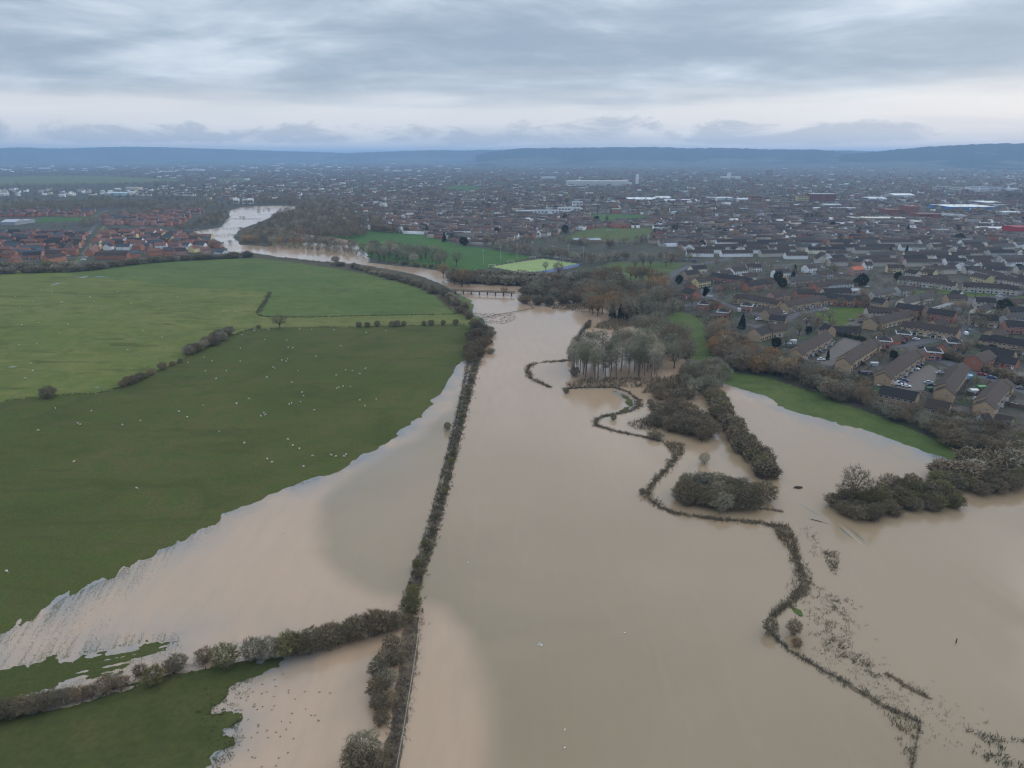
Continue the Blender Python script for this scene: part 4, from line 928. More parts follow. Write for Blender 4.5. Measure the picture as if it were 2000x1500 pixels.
for (px, py, h, c) in ((1620, 628, 9, GREY), (1608, 622, 8, GREY), (1640, 600, 8, BROWN), (1690, 600, 9, BROWN), (1725, 660, 7, BROWN), (1545, 668, 9, GREY), (1560, 655, 9, GREY), (1535, 678, 9, GREY), (1575, 640, 10, GREY), (1590, 648, 8, BROWN), (1885, 690, 9, GREY), (1880, 700, 10, BROWN), (1900, 640, 9, GREY), (1915, 648, 10, BROWN), (1925, 638, 9, BROWN), (1910, 625, 9, BROWN), (1880, 612, 8, BROWN), (1735, 590, 8, RUST), (1685, 585, 9, RUST), (1655, 590, 8, BROWN), (1630, 535, 9, OLIVE), (1625, 528, 8, OLIVE), (1780, 585, 8, BROWN), (1500, 560, 9, BROWN), (1560, 570, 9, BROWN), (1575, 565, 9, BROWN), (1590, 560, 8, GREY), (1418, 452, 12, RUST), (1435, 468, 14, RUST), (1300, 520, 13, GREY), (1270, 522, 13, GREY), (1255, 520, 12, GREY), (1310, 516, 12, BROWN), (1240, 524, 10, GREY), (1330, 505, 12, GREY), (1345, 500, 10, BROWN), (1930, 470, 12, RUST), (1945, 470, 11, RUST), (1912, 466, 11, RUST), (1455, 590, 6, BROWN), (1425, 570, 6, BROWN), (1400, 565, 5, OLIVE), (1412, 575, 5, DARK), (1705, 668, 6, BROWN), (1668, 654, 6, BROWN), (1855, 700, 7, GREY), (1990, 700, 7, DARK), (1975, 640, 7, GREY)):
    x, y, z = G(px, py); plant('broad', x, y, h, c, 1.1, lms=TLM, group='bare trees among the houses')
# trees round the playing fields
tile('tree_belt', 'belt of bare trees between the playing field and the houses', 'trees', 'tree', along([(930, 476), (970, 484), (1010, 494), (1050, 500), (1090, 505), (1140, 512), (1170, 516)], 34, 5, 37), (9, 13), [BROWN, BROWN, GREY], 260)
tile('tree_belt', 'belt of bare trees below the green school field', 'trees', 'tree', along([(1120, 478), (1160, 482), (1200, 484), (1240, 478), (1280, 466)], 20, 6, 38), (8, 12), [BROWN, GREY], 260)
tile('tree_belt', 'line of bare trees along the far side of the road meadow', 'trees', 'tree', along([(1170, 512), (1210, 508), (1250, 508), (1300, 508), (1340, 510)], 18, 3, 39), (8, 11), [BROWN, GREY], 260)
wood(along([(1150, 560), (1190, 548), (1230, 548), (1280, 556), (1310, 566)], 22, 4, 40), ['broad'], [BROWN, RUST, GREENISH], 12, 15, 'trees of the wood above the flood', (1.0, 1.3))
tile('tree_belt', 'bare trees at the far end of the long playing field', 'trees', 'tree', along([(700, 452), (735, 452), (760, 454), (790, 456)], 20, 6, 41), (10, 14), [BROWN, DARK], 260)

# ------------------------------------------------------------------ low growth: reeds, brambles and tussocks (beyond counting)
def tufts(name, label, pts, cols, h, w, per, seed, cat='reeds', spread=0.5, gaps=0.0, parent=None, lean=0.5):
    """pts: (x,y,r) clump places; every clump is a few bent blades"""
    rg = np.random.default_rng(seed)
    C = np.repeat(pts[:, :2], per, 0); rr = np.repeat(pts[:, 2], per)[:, None]
    base = C + rg.normal(size=C.shape) * rr * spread
    z0 = np.maximum(Hat(base[:, 0], base[:, 1]), 0)
    hh = h * (0.5 + 0.8 * rg.random(len(base)))
    P = np.stack([base[:, 0], base[:, 1], z0 - 0.05], 1)
    Q = P + np.stack([rg.normal(size=len(P)) * lean * hh, rg.normal(size=len(P)) * lean * hh, hh], 1)
    V, F_ = quads_along(P, Q, w, w * 0.45, rg)
    cc = np.array(cols); tint = cc[rg.integers(len(cc), size=len(P))] * (0.7 + 0.6 * rg.random((len(P), 1)))
    o = link(name, np_mesh(name, V, F_, [M_REED], tint)); tag(o, label, cat, kind='stuff')
    return o
def line_pts(pts, widths, density, seed, gaps=0.0, scale=4.0):
    rg = np.random.default_rng(seed); a = np.array(pts, float); x, y, _ = G(a[:, 0], a[:, 1])
    pg = np.stack([x, y], 1); d = np.concatenate([[0], np.cumsum(np.hypot(*np.diff(pg, axis=0).T))])
    wd = np.interp(d, d, widths if not np.isscalar(widths) else np.full(len(d), widths))
    n = int(d[-1] * max(np.mean(wd), 0.6) * density)
    s = rg.random(n) * d[-1]; xx = np.interp(s, d, pg[:, 0]); yy = np.interp(s, d, pg[:, 1]); ww = np.interp(s, d, wd)
    t = np.stack([np.interp(s + 1, d, pg[:, 0]) - xx, np.interp(s + 1, d, pg[:, 1]) - yy], 1) + 1e-6; t = unit(t)
    o = rg.normal(size=n) * 0.36 * ww
    xx = xx - t[:, 1] * o; yy = yy + t[:, 0] * o
    keep = fbm(xx / scale, yy / scale, 3, seed) > (-0.9 + gaps)
    return np.stack([xx, yy, np.full(n, 0.5)], 1)[keep]
def area_pts(pts, density, seed, gaps=0.0, scale=4.0):
    rg = np.random.default_rng(seed); pg = pgon(pts); lo, hi = pg.min(0), pg.max(0)
    n = int(np.prod(hi - lo) * density); p = lo + (hi - lo) * rg.random((n, 2))
    k = inside(p[:, 0], p[:, 1], pg) & (fbm(p[:, 0] / scale, p[:, 1] / scale, 3, seed) > (-0.9 + gaps))
    return np.concatenate([p[k], np.full((k.sum(), 1), 0.5)], 1)
RB = [(0.17, 0.135, 0.085), (0.21, 0.165, 0.105), (0.12, 0.105, 0.075)]          # reed browns
RD = [(0.115, 0.105, 0.085), (0.15, 0.13, 0.10), (0.095, 0.095, 0.075)]          # dark scrub
RT = [(0.29, 0.215, 0.13), (0.24, 0.18, 0.11), (0.18, 0.145, 0.095)]               # tawny
RG = [(0.14, 0.165, 0.05), (0.18, 0.185, 0.07), (0.12, 0.135, 0.05)]           # green
BR = [(0.16, 0.125, 0.105), (0.19, 0.15, 0.12), (0.12, 0.10, 0.085)]          # bramble
def reeds(label, pts, widths, cols, h=1.1, w=0.16, dens=2.0, per=3, seed=0, gaps=0.0, scale=4.0, name='reed_bed', cat='reeds'):
    dens *= 1.6; per += 2; w *= 0.62; h *= 0.8
    if name == 'reed_bed' and dens > 2.5 and gaps < 0.6: ribbon('reed_bank', 'wet earth under the ' + label, pts, float(np.mean(widths)) * 0.42 if np.isscalar(widths) or len(widths) != len(pts) else [q * 0.42 for q in widths], M_MUD, 0.03, 'bank', wob=1.3)
    if name == 'reed_bed': widths = widths * 0.75 if np.isscalar(widths) else [q * 0.75 for q in widths]
    tufts(name, label, line_pts(pts, widths, dens, seed, gaps, scale), cols, h, w, per, seed, cat)
reeds('thin brown reed arc left of the poplar grove', [(1112, 704), (1080, 706), (1050, 709), (1034, 714), (1030, 724), (1036, 738), (1052, 746), (1075, 757)], [4, 4, 4, 3.5, 3.5, 4, 3, 2], RB, 1.0, 0.16, 2.2, 3, 51, 0.55, 5)
reeds('dark reed line under the poplar grove', [(1098, 760), (1140, 757), (1200, 757), (1228, 766), (1244, 780)], 2.0, RD, 0.9, 0.15, 3.0, 3, 52)
reeds('brown reeds round the grassy levee and on to the flat bush', [(1246, 780), (1248, 794), (1225, 805), (1182, 812), (1164, 820), (1164, 831), (1200, 842), (1250, 852), (1292, 862)], [4, 5, 3, 2.5, 3, 3, 2.5, 2, 3], RB, 0.9, 0.15, 2.6, 3, 53, 0.25)
tufts('reed_bed', 'tawny reed patch below the flat dark bush', area_pts([(1292, 862), (1338, 868), (1336, 886), (1320, 898), (1308, 880)], 2.6, 54), RT, 1.0, 0.18, 4, 54)
reeds('reed bank curling round the big clump in the flood', [(1320, 893), (1300, 918), (1280, 938), (1266, 956), (1264, 970), (1288, 990), (1320, 1003), (1400, 1014), (1480, 1021), (1525, 1028)], [4, 3, 3, 3, 5, 3.2, 2.6, 2.8, 3.2, 4], RB, 0.9, 0.16, 2.4, 3, 55, 0.30, 5)
tufts('reed_bed', 'tawny reed wedge at the corner of the long bank', area_pts([(1505, 1026), (1540, 1026), (1556, 1055), (1560, 1092), (1545, 1082), (1520, 1050)], 3.2, 56), RT, 1.0, 0.17, 4, 56)
reeds('brown reed bank running down to the dark bush', [(1552, 1082), (1560, 1108), (1574, 1138), (1572, 1150), (1552, 1168), (1530, 1186), (1506, 1206)], [3.2, 3.4, 6.5, 6, 4, 2.6, 2.4], RB, 0.9, 0.15, 2.8, 3, 57, 0.2)
reeds('straight dark reed bank running to the lower right corner', [(1508, 1238), (1540, 1270), (1600, 1305), (1680, 1350), (1740, 1386), (1800, 1412)], [1.6, 1.6, 2.0, 3.0, 2.6, 1.6], RD, 0.8, 0.13, 3.4, 3, 58, 0.15)
tufts('reed_bed', 'tawny reed patch below the straight bank', area_pts([(1716, 1376), (1770, 1404), (1795, 1424), (1782, 1490), (1766, 1474), (1745, 1425)], 2.4, 59, 0.55, 3), RT + RG[:1], 0.8, 0.14, 3, 59)
reeds('thin dark reed line dropping to the bottom edge', [(1796, 1416), (1790, 1450), (1780, 1500), (1772, 1560)], 0.8, RD, 0.7, 0.12, 3.0, 3, 60)
reeds('broken rushes in the channel right of the reed bank', [(1636, 1165), (1632, 1200), (1615, 1232), (1640, 1262), (1668, 1290), (1720, 1318)], [8, 9, 10, 9, 6, 4], RD + RB, 0.55, 0.14, 1.9, 3, 61, 0.78, 2.2)
reeds('straight strip of rushes right of the bank', [(1728, 1314), (1765, 1338), (1820, 1366)], [2.2, 2.8, 1.8], RB, 0.7, 0.12, 2.4, 3, 62, 0.3)
tufts('reed_bed', 'dark rush island in the channel', area_pts([(1608, 1078), (1634, 1076), (1637, 1098), (1630, 1122), (1618, 1108)], 3.0, 63, 0.4, 2), RB, 0.8, 0.14, 3, 63)
tufts('reed_bed', 'scattered rushes at the lower right corner', area_pts([(1880, 1425), (1960, 1440), (2060, 1450), (2100, 1520), (1960, 1510), (1900, 1470)], 4.0, 64, 0.78, 2.5), RD + RG[:1], 0.6, 0.14, 3, 64)
reeds('thin rush lines in the shallow channel', [(1600, 1260), (1680, 1310), (1780, 1370), (1900, 1440)], [8, 10, 12, 14], RD + RB, 0.4, 0.12, 0.9, 3, 65, 0.85, 1.8)
reeds('dark reeds at the right end of the big clump', [(1470, 992), (1500, 995), (1530, 1000)], [2, 2, 1.2], RD, 0.8, 0.14, 2.6, 3, 66)
reeds('dotted reeds left of the sharp bank bend', [(1575, 1030), (1590, 1060), (1600, 1090)], 4, RD, 0.6, 0.12, 0.7, 3, 67, 0.6, 2)
tufts('reed_bed', 'tawny drift of flood litter at the head of the flood bank', area_pts([(925, 612), (960, 612), (1000, 612), (1012, 622), (985, 634), (955, 632), (930, 626)], 0.9, 68, 0.8, 4), RB, 0.35, 0.13, 4, 68)
tufts('reed_bed', 'rusty reeds behind the poplar grove', area_pts([(1158, 640), (1180, 628), (1230, 622), (1246, 634), (1200, 646)], 1.3, 69), RT, 1.6, 0.22, 3, 69)
tufts('reed_bed', 'tawny reed bed right of the poplar trunks', area_pts([(1285, 742), (1350, 728), (1345, 755), (1290, 768), (1250, 768)], 1.3, 70), RT, 1.6, 0.22, 3, 70)
tufts('reed_bed', 'brown reeds among the poplar trunks', area_pts([(1105, 750), (1150, 738), (1290, 738), (1290, 756), (1110, 760)], 1.0, 71, 0.4), RB, 1.2, 0.18, 3, 71)
tufts('reed_bed', 'brown scrub left of the island bushes', area_pts([(1225, 828), (1270, 812), (1300, 830), (1280, 842), (1240, 838)], 1.8, 72, 0.3), RB, 1.0, 0.16, 3, 72)
reeds('reed spit left of the grove', [(1152, 626), (1148, 636), (1136, 648), (1130, 662)], [2, 4, 3, 1.4], RD, 1.2, 0.18, 2.6, 3, 73)
tufts('reed_bed', 'brown scrub on the shore right of the footbridge', area_pts([(1062, 598), (1110, 590), (1160, 590), (1165, 602), (1120, 606), (1080, 604)], 0.9, 74, 0.3), RB, 1.0, 0.22, 3, 74)
# the flood bank
LB = [(925, 650), (916, 700), (902, 770), (886, 840), (866, 920), (845, 1000), (820, 1080), (797, 1150), (780, 1192)]
MBK = [(945, 650), (935, 692), (918, 752), (899, 830), (884, 890), (869, 955), (851, 1020), (832, 1090), (810, 1155), (800, 1200)]
LOWB = [(806, 1206), (800, 1260), (793, 1320), (782, 1390), (768, 1460), (756, 1530)]
ribbon('flood_bank', 'long straight earth bank between the two flooded meadows', MBK, [4.5, 4, 3.2, 2.8, 2.5, 2.3, 2.2, 2.2, 2.2, 2.2], M_MUD, 0.10, 'bank', wob=0.5)
ribbon('flood_bank', 'lower end of the earth bank with the pale rail beside it', LOWB, [4.0, 3.6, 3.4, 3.2, 3.2, 3.2], M_MUD, 0.08, 'bank', wob=0.5)
reeds('brambles covering the long flood bank', MBK, [5.0, 4.2, 3.2, 2.8, 2.5, 2.4, 2.3, 2.3, 2.3, 2.2], BR + RD[:1], 0.75, 0.22, 2.4, 3, 81, 0.62, 2.2, 'bramble_scrub', 'brambles')
reeds('grassy green tufts on the long flood bank', MBK, [3, 3, 2.6, 2.4, 2.2, 2, 2, 2, 2, 2], RG, 0.8, 0.2, 1.4, 3, 82, 0.72, 5, 'bramble_scrub', 'brambles')
reeds('thin dark ditch hedge left of the flood bank', LB, [2, 1.6, 1.3, 1.1, 1.0, 0.9, 0.8, 0.8, 0.7], RD, 0.7, 0.15, 3.0, 3, 83, 0.35, 2.5, 'bramble_scrub', 'brambles')
reeds('broken scrub between the ditch hedge and the bank', [((a[0] + b[0]) / 2, (a[1] + b[1]) / 2) for a, b in zip(LB, MBK)], [3, 2.8, 2.4, 2.2, 2.0, 1.8, 1.6, 1.4, 1], RD, 0.6, 0.16, 1.4, 3, 84, 0.85, 2.4, 'bramble_scrub', 'brambles')
reeds('brambles on the lower end of the flood bank', LOWB, [3.6, 3.2, 3.0, 2.6, 2.4, 2.4], BR, 0.7, 0.13, 4.0, 3, 85, 0.62, 1.6, 'bramble_scrub', 'brambles')
reeds('thin weeds in the water left of the lower bank', [(785, 1290), (776, 1350), (764, 1420), (752, 1500)], 0.7, RD, 0.5, 0.08, 1.6, 3, 86, 0.7, 1.5, 'bramble_scrub', 'brambles')
reeds('thin weeds in the water right of the lower bank', [(826, 1210), (818, 1290), (804, 1370), (790, 1450)], 1.2, RD, 0.4, 0.08, 0.7, 3, 87, 0.9, 1.5, 'bramble_scrub', 'brambles')
reeds('grass fringe along the field fence on the left hill', LINE_FIELD[1:], 1.6, [(0.17, 0.16, 0.09), (0.11, 0.10, 0.06)], 0.6, 0.25, 1.0, 3, 88, 0.1, 6, 'grass_fringe', 'grass')
reeds('dark grass fringe above the track strip', [(503, 614), (512, 618), (560, 620), (700, 617), (870, 614), (930, 612)], 1.4, [(0.09, 0.085, 0.05), (0.07, 0.07, 0.04)], 0.8, 0.28, 1.2, 3, 89, 0.1, 6, 'grass_fringe', 'grass')
reeds('pale rough grass along the inner field boundary', [(527, 571), (519, 588), (503, 612)], 3.0, [(0.17, 0.15, 0.09), (0.12, 0.11, 0.07)], 0.8, 0.28, 1.2, 3, 90, 0.0, 6, 'grass_fringe', 'grass')
reeds('tawny rough grass below the river hedge', [(860, 580), (880, 600), (905, 616)], [4, 7, 5], RT, 0.8, 0.28, 0.9, 3, 91, 0.2, 6, 'grass_fringe', 'grass')
reeds('weeds along the flooded hedge at the bottom left', [(180, 1362), (240, 1345), (300, 1320), (360, 1302), (420, 1290)], 2.2, RD, 0.6, 0.10, 1.4, 3, 92, 0.6, 1.5, 'bramble_scrub', 'brambles')
def tussock_field():
    rg = np.random.default_rng(93); pg = pgon([(385, 1345), (480, 1320), (600, 1310), (690, 1330), (650, 1420), (560, 1520), (420, 1560), (400, 1470)])
    lo, hi = pg.min(0), pg.max(0); p = lo + (hi - lo) * rg.random((400, 2)); p = p[inside(p[:, 0], p[:, 1], pg)]
    L0 = np.array(P0(390, 1420)); dd = np.hypot(p[:, 0] - L0[0], p[:, 1] - L0[1]); p = p[rg.random(len(p)) < np.exp(-dd / 11) * 1.0 + 0.10]
    tufts('tussocks', 'dark rush tussocks poking out of the flooded corner field', np.concatenate([p, 0.06 + 0.20 * rg.random((len(p), 1)) ** 2], 1), RD, 0.18, 0.06, 20, 93, 'tussocks', 0.55, lean=0.6)
tussock_field()

def drowned_grass():
    """blades of the flooded pasture standing out of the shallows, thinning with depth in the direction the water drains"""
    rg = np.random.default_rng(97)
    pg = pgon([(-60, 1330), (-60, 1180), (60, 1130), (180, 1060), (300, 1010), (450, 950), (600, 905), (700, 880), (720, 915), (600, 965), (470, 1020), (360, 1080), (260, 1160), (200, 1240), (345, 1235), (360, 1275), (200, 1340), (60, 1380), (-60, 1400)])
    lo, hi = pg.min(0), pg.max(0); p = lo + (hi - lo) * rg.random((420000, 2)); p = p[inside(p[:, 0], p[:, 1], pg)]
    x, y = p[:, 0], p[:, 1]
    sd = water_sd(x, y)
    al = (x * sv[0] + y * sv[1]); ac = (-x * sv[1] + y * sv[0])
    st = fbm(ac / 0.5, al / 18, 4, 31)
    w = np.exp(-((x - cxs) ** 2 + (y - cys) ** 2) / (2 * 34 ** 2))
    depth = np.where(sd > -2, sd, 99) / (1.6 + 5.0 * w)
    prob = np.exp(-np.clip(depth, 0, None) * 1.3) * np.clip(0.5 + 1.8 * st, 0, 1) * (0.35 + 0.65 * w)
    k = (rg.random(len(x)) < prob * 1.1) & (sd > 0.02)
    k &= Hat(x, y) < 0.015
    x, y = x[k], y[k]; n = len(x); h = 0.09 + 0.14 * rg.random(n)
    P = np.stack([x, y, np.maximum(Hat(x, y), 0) - 0.02], 1); d = rg.normal(size=(n, 2)) * 0.12 + sv * 0.25
    V, Q = quads_along(P, P + np.stack([d[:, 0], d[:, 1], h], 1), 0.055, 0.025, rg)
    cc = np.array([(0.112, 0.132, 0.046), (0.145, 0.145, 0.060), (0.10, 0.125, 0.046)])[rg.integers(3, size=n)] * (0.8 + 0.4 * rg.random((n, 1)))
    o = link('drowned_grass', np_mesh('drowned_grass', V, Q, [M_REED], cc)); tag(o, 'grass blades of the drowned pasture poking through the shallows', 'grass', kind='stuff')
    print('drowned blades', n)
drowned_grass()
def sodden_edge():
    rg = np.random.default_rng(98); pg = pgon([(340, 1335), (420, 1335), (500, 1325), (470, 1400), (480, 1440), (440, 1520), (370, 1540), (340, 1440)])
    lo, hi = pg.min(0), pg.max(0); p = lo + (hi - lo) * rg.random((60000, 2)); p = p[inside(p[:, 0], p[:, 1], pg)]
    sd = water_sd(p[:, 0], p[:, 1]); k = (sd > 0.1) & (rg.random(len(p)) < np.exp(-np.clip(sd, 0, None) / 2.2) * np.clip(.4 + 2.0 * fbm(p[:, 0] / 1.2, p[:, 1] / 1.2, 3, 33), 0, 1) * .8)
    k &= Hat(p[:, 0], p[:, 1]) < 0.015
    x, y = p[k, 0], p[k, 1]; n = len(x); P = np.stack([x, y, np.maximum(Hat(x, y), 0) - .02], 1)
    V, Q = quads_along(P, P + np.stack([rg.normal(size=n) * .1, rg.normal(size=n) * .1, .12 + .2 * rg.random(n)], 1), .10, .05, rg)
    o = link('drowned_grass', np_mesh('drowned_grass', V, Q, [M_REED], np.array((0.115, 0.125, 0.05))[None] * (.7 + .6 * rg.random((n, 1))))); tag(o, 'sodden grass fringe where the corner field sinks under the flood', 'grass', kind='stuff')
sodden_edge()

# far woods: read as one mass
def wpts(pts, n, mind, seed): return scatter_world(pts, n, mind, seed)
tile('far_wood', 'brown bare wood beside the river upstream of the flood', 'wood', 'tree', wpts([(476, 474), (520, 479), (590, 482), (585, 470), (600, 454), (590, 452), (545, 458), (490, 466)], 80, 6.5, 61) + wpts([(595, 478), (640, 484), (690, 489), (698, 485), (650, 480), (600, 474)], 22, 6, 611), (9, 13), [BROWN, GREY, GREY, RUST, DARK], 300)
tile('far_wood', 'brown bare wood along the upper river bend', 'wood', 'tree', wpts([(535, 440), (600, 452), (700, 455), (760, 450), (740, 430), (690, 410), (640, 395), (590, 398), (575, 414), (530, 428)], 230, 8, 62), (10, 15), [BROWN, BROWN, GREY, DARK], 220)
tile('far_wood', 'thin brown trees on the inner bank of the upper bend', 'wood', 'tree', wpts([(500, 446), (540, 428), (592, 450), (540, 462), (480, 470)], 56, 6, 612), (7, 11), [BROWN, GREY, DARK], 220)
tile('far_wood', 'dark wood at the foot of the upper river bend', 'wood', 'tree', wpts([(600, 462), (680, 468), (720, 462), (700, 452), (620, 450)], 60, 8, 63), (9, 12), [DARK, BROWN], 260)
tile('far_wood', 'bare trees on the far river bank by the red estate', 'wood', 'tree', wpts([(352, 452), (430, 440), (440, 430), (450, 420), (440, 414), (410, 420), (380, 438), (340, 448)], 80, 7, 64), (7, 10), [BROWN, GREY, DARK], 220)
tile('far_wood', 'bare trees at the river end of the red estate', 'wood', 'tree', wpts([(370, 462), (405, 470), (430, 482), (410, 484), (380, 474)], 26, 7, 65), (6, 9), [BROWN, GREY], 220)
tile('far_wood', 'wide brown wood behind the red brick estate', 'wood', 'tree', wpts([(-60, 418), (60, 414), (160, 414), (230, 408), (300, 405), (330, 400), (290, 396), (200, 396), (60, 400), (-60, 404)], 330, 11, 66), (9, 14), [BROWN, GREY, DARK, OLIVE], 120)
tile('far_wood', 'brown wood on the rise between the estate and the river', 'wood', 'tree', wpts([(200, 424), (300, 404), (420, 398), (440, 408), (380, 420), (250, 432)], 160, 9, 67), (8, 13), [BROWN, DARK, GREY], 140)
tile('far_wood', 'bare trees beside the green avenue of the red estate', 'wood', 'tree', wpts([(150, 444), (180, 444), (200, 432), (196, 424), (160, 436)], 22, 6, 68), (8, 11), [BROWN, GREY], 220)
tile('far_wood', 'trees along the water at the upper end of the flood', 'wood', 'tree', wpts([(440, 402), (520, 400), (600, 402), (640, 394), (560, 392), (450, 396)], 110, 9, 69), (8, 12), [BROWN, DARK], 140)
tile('flood_trees', 'bare trees standing in the flood at the river bend', 'trees', 'tree', wpts([(620, 492), (690, 499), (712, 502), (705, 494), (640, 487), (560, 483), (515, 484)], 30, 8, 70), (6, 9), [GREY, BROWN, GREENISH], 200)
tile('flood_trees', 'small bushes standing in the upper flood', 'bushes', 'bush', [P0(x, y) for x, y in ((458, 412), (470, 425), (476, 426), (505, 412), (515, 411), (525, 410), (450, 475), (462, 464), (435, 478), (470, 448))], (3, 6), [DARK, GREY], 160)

# ------------------------------------------------------------------ houses
TAN, TAN2, REDB, REDB2, WHITE, CREAM, BEIGE, GREYW, PINKB, YELL = (0.33, 0.235, 0.145), (0.29, 0.215, 0.145), (0.285, 0.122, 0.082), (0.33, 0.145, 0.088), (0.72, 0.73, 0.74), (0.60, 0.56, 0.44), (0.40, 0.36, 0.31), (0.36, 0.36, 0.36), (0.30, 0.19, 0.155), (0.50, 0.42, 0.22)
RBROWN, RDARK, RGREY, RSLATE, RRED, RORANGE = (0.052, 0.037, 0.030), (0.027, 0.024, 0.024), (0.066, 0.060, 0.057), (0.062, 0.075, 0.088), (0.185, 0.090, 0.068), (0.42, 0.13, 0.075)
WN = {TAN: 'tan brick', TAN2: 'tan brick', REDB: 'red brick', REDB2: 'red brick', WHITE: 'white rendered', CREAM: 'cream rendered', BEIGE: 'beige', GREYW: 'grey rendered', PINKB: 'pink brick', YELL: 'yellow brick'}
RN = {RBROWN: 'brown', RDARK: 'dark', RGREY: 'grey', RSLATE: 'slate', RRED: 'red', RORANGE: 'orange'}
def window_mesh(w, h, name):
    mb = MB(); mb.box(-w / 2, w / 2, -0.06, 0.02, -h / 2, h / 2, 0)
    g = 0.09
    for x0, x1 in ((-w / 2 + g, -g / 3), (g / 3, w / 2 - g)): mb.add([(x0, -0.075, -h / 2 + g), (x1, -0.075, -h / 2 + g), (x1, -0.075, h / 2 - g), (x0, -0.075, h / 2 - g)], [(0, 1, 2, 3)], 1)
    whole = mb.mesh(name, [M_FRAME, M_GLASS])
    f = MB(); f.box(-w / 2, w / 2, -0.06, 0.02, -h / 2, h / 2); p = MB()
    for x0, x1 in ((-w / 2 + g, -g / 3), (g / 3, w / 2 - g)): p.add([(x0, -0.075, -h / 2 + g), (x1, -0.075, -h / 2 + g), (x1, -0.075, h / 2 - g), (x0, -0.075, h / 2 - g)], [(0, 1, 2, 3)])
    return whole, f.mesh(name, [M_FRAME]), p.mesh('pane', [M_GLASS])
def window(kind, t, loc, rz, detail):
    if detail < 2: return link('window', kind[0], t, loc, rz)
    o = link('window', kind[1], t, loc, rz); link('pane', kind[2], o)
    return o
WIN = window_mesh(1.5, 1.15, 'window'); WINB = window_mesh(2.1, 1.35, 'window'); WINS = window_mesh(0.9, 1.0, 'window')
def door_mesh():
    mb = MB(); mb.box(-0.55, 0.55, -0.07, 0.02, 0, 2.1, 0); mb.add([(-0.3, -0.085, 1.2), (0.3, -0.085, 1.2), (0.3, -0.085, 1.9), (-0.3, -0.085, 1.9)], [(0, 1, 2, 3)], 1)
    return mb.mesh('door', [M_PLAIN, M_GLASS])
DOOR = door_mesh()
def porch_mesh():
    mb = MB(); mb.box(-1.3, 1.3, -1.3, 0, 0, 2.3, 0); mb.add([(-1.45, -1.45, 2.3), (1.45, -1.45, 2.3), (1.45, 0, 2.9), (-1.45, 0, 2.9), (-1.45, 0, 2.3), (1.45, 0, 2.3)], [(0, 1, 2, 3), (0, 3, 4), (1, 5, 2)], 1)
    mb.box(-1.0, 1.0, -1.34, -1.28, 0.2, 2.0, 2)
    return mb.mesh('porch', [M_FRAME, M_ROOFD, M_GLASS])
M_ROOFD = flat_mat('dark_roof_tiles', (0.05, 0.046, 0.045))
PORCH = porch_mesh()
def chimney_mesh():
    mb = MB(); mb.box(-0.35, 0.35, -0.3, 0.3, -0.9, 0.9); mb.tube((-0.15, 0, 0.9), (-0.15, 0, 1.25), .12, .1, 6); mb.tube((0.15, 0, 0.9), (0.15, 0, 1.25), .12, .1, 6)
    return mb.mesh('chimney', [M_WALL])
CHIM = chimney_mesh()
def house_geo(L, D, eh, rh, hip=False, ov=0.35):
    w = MB(); a, b = L / 2, D / 2
    if hip: w.box(-a, a, -b, b, -0.6, eh)
    else:
        w.add([(-a, -b, -.6), (a, -b, -.6), (a, b, -.6), (-a, b, -.6), (-a, -b, eh), (a, -b, eh), (a, b, eh), (-a, b, eh), (-a, 0, rh - .05), (a, 0, rh - .05)],
              [(0, 1, 5, 4), (2, 3, 7, 6), (1, 2, 6, 9, 5), (3, 0, 4, 8, 7), (0, 3, 2, 1)])
    r = MB(); sl = (rh - eh) / b; e = ov; ze = eh - sl * e; t = 0.16
    A, B = a + (0.12 if not hip else e), b + e
    if hip:
        k = max(a - b * 0.95, 0.2)
        r.add([(-A, -B, ze), (A, -B, ze), (A, B, ze), (-A, B, ze), (-k, 0, rh), (k, 0, rh), (-A, -B, ze - t), (A, -B, ze - t), (A, B, ze - t), (-A, B, ze - t)],
              [(0, 1, 5, 4), (1, 2, 5), (2, 3, 4, 5), (3, 0, 4), (6, 7, 1, 0), (7, 8, 2, 1), (8, 9, 3, 2), (9, 6, 0, 3), (9, 8, 7, 6)])
    else:
        r.add([(-A, -B, ze), (A, -B, ze), (A, 0, rh + .1), (-A, 0, rh + .1), (A, B, ze), (-A, B, ze), (-A, -B, ze - t), (A, -B, ze - t), (A, 0, rh + .1 - t), (-A, 0, rh + .1 - t), (A, B, ze - t), (-A, B, ze - t)],
              [(0, 1, 2, 3), (3, 2, 4, 5), (6, 7, 1, 0), (10, 11, 5, 4), (1, 7, 8, 2), (2, 8, 10, 4), (0, 3, 9, 6), (3, 5, 11, 9), (7, 6, 9, 8), (8, 9, 11, 10)])
    return w.mesh('wall', [M_WALL]), r.mesh('roof', [M_ROOF])
HLM = TLM + [('the garage court', 1845, 597), ('the cream chalet', 1922, 598), ('the three white gables', 1455, 525), ('the long brick rows', 1460, 488), ('the lone white house', 1612, 495), ('the white roofed hall', 1345, 428),
   ('the cream edge roofs', 1725, 425), ('the white bungalows', 1600, 440), ('the porched tan terrace', 1827, 633), ('the slate avenue house', 210, 478), ('the white inner house', 255, 468), ('the porched red row', 65, 508), ('the pitched white hall', 30, 432)]
nhouse = 0
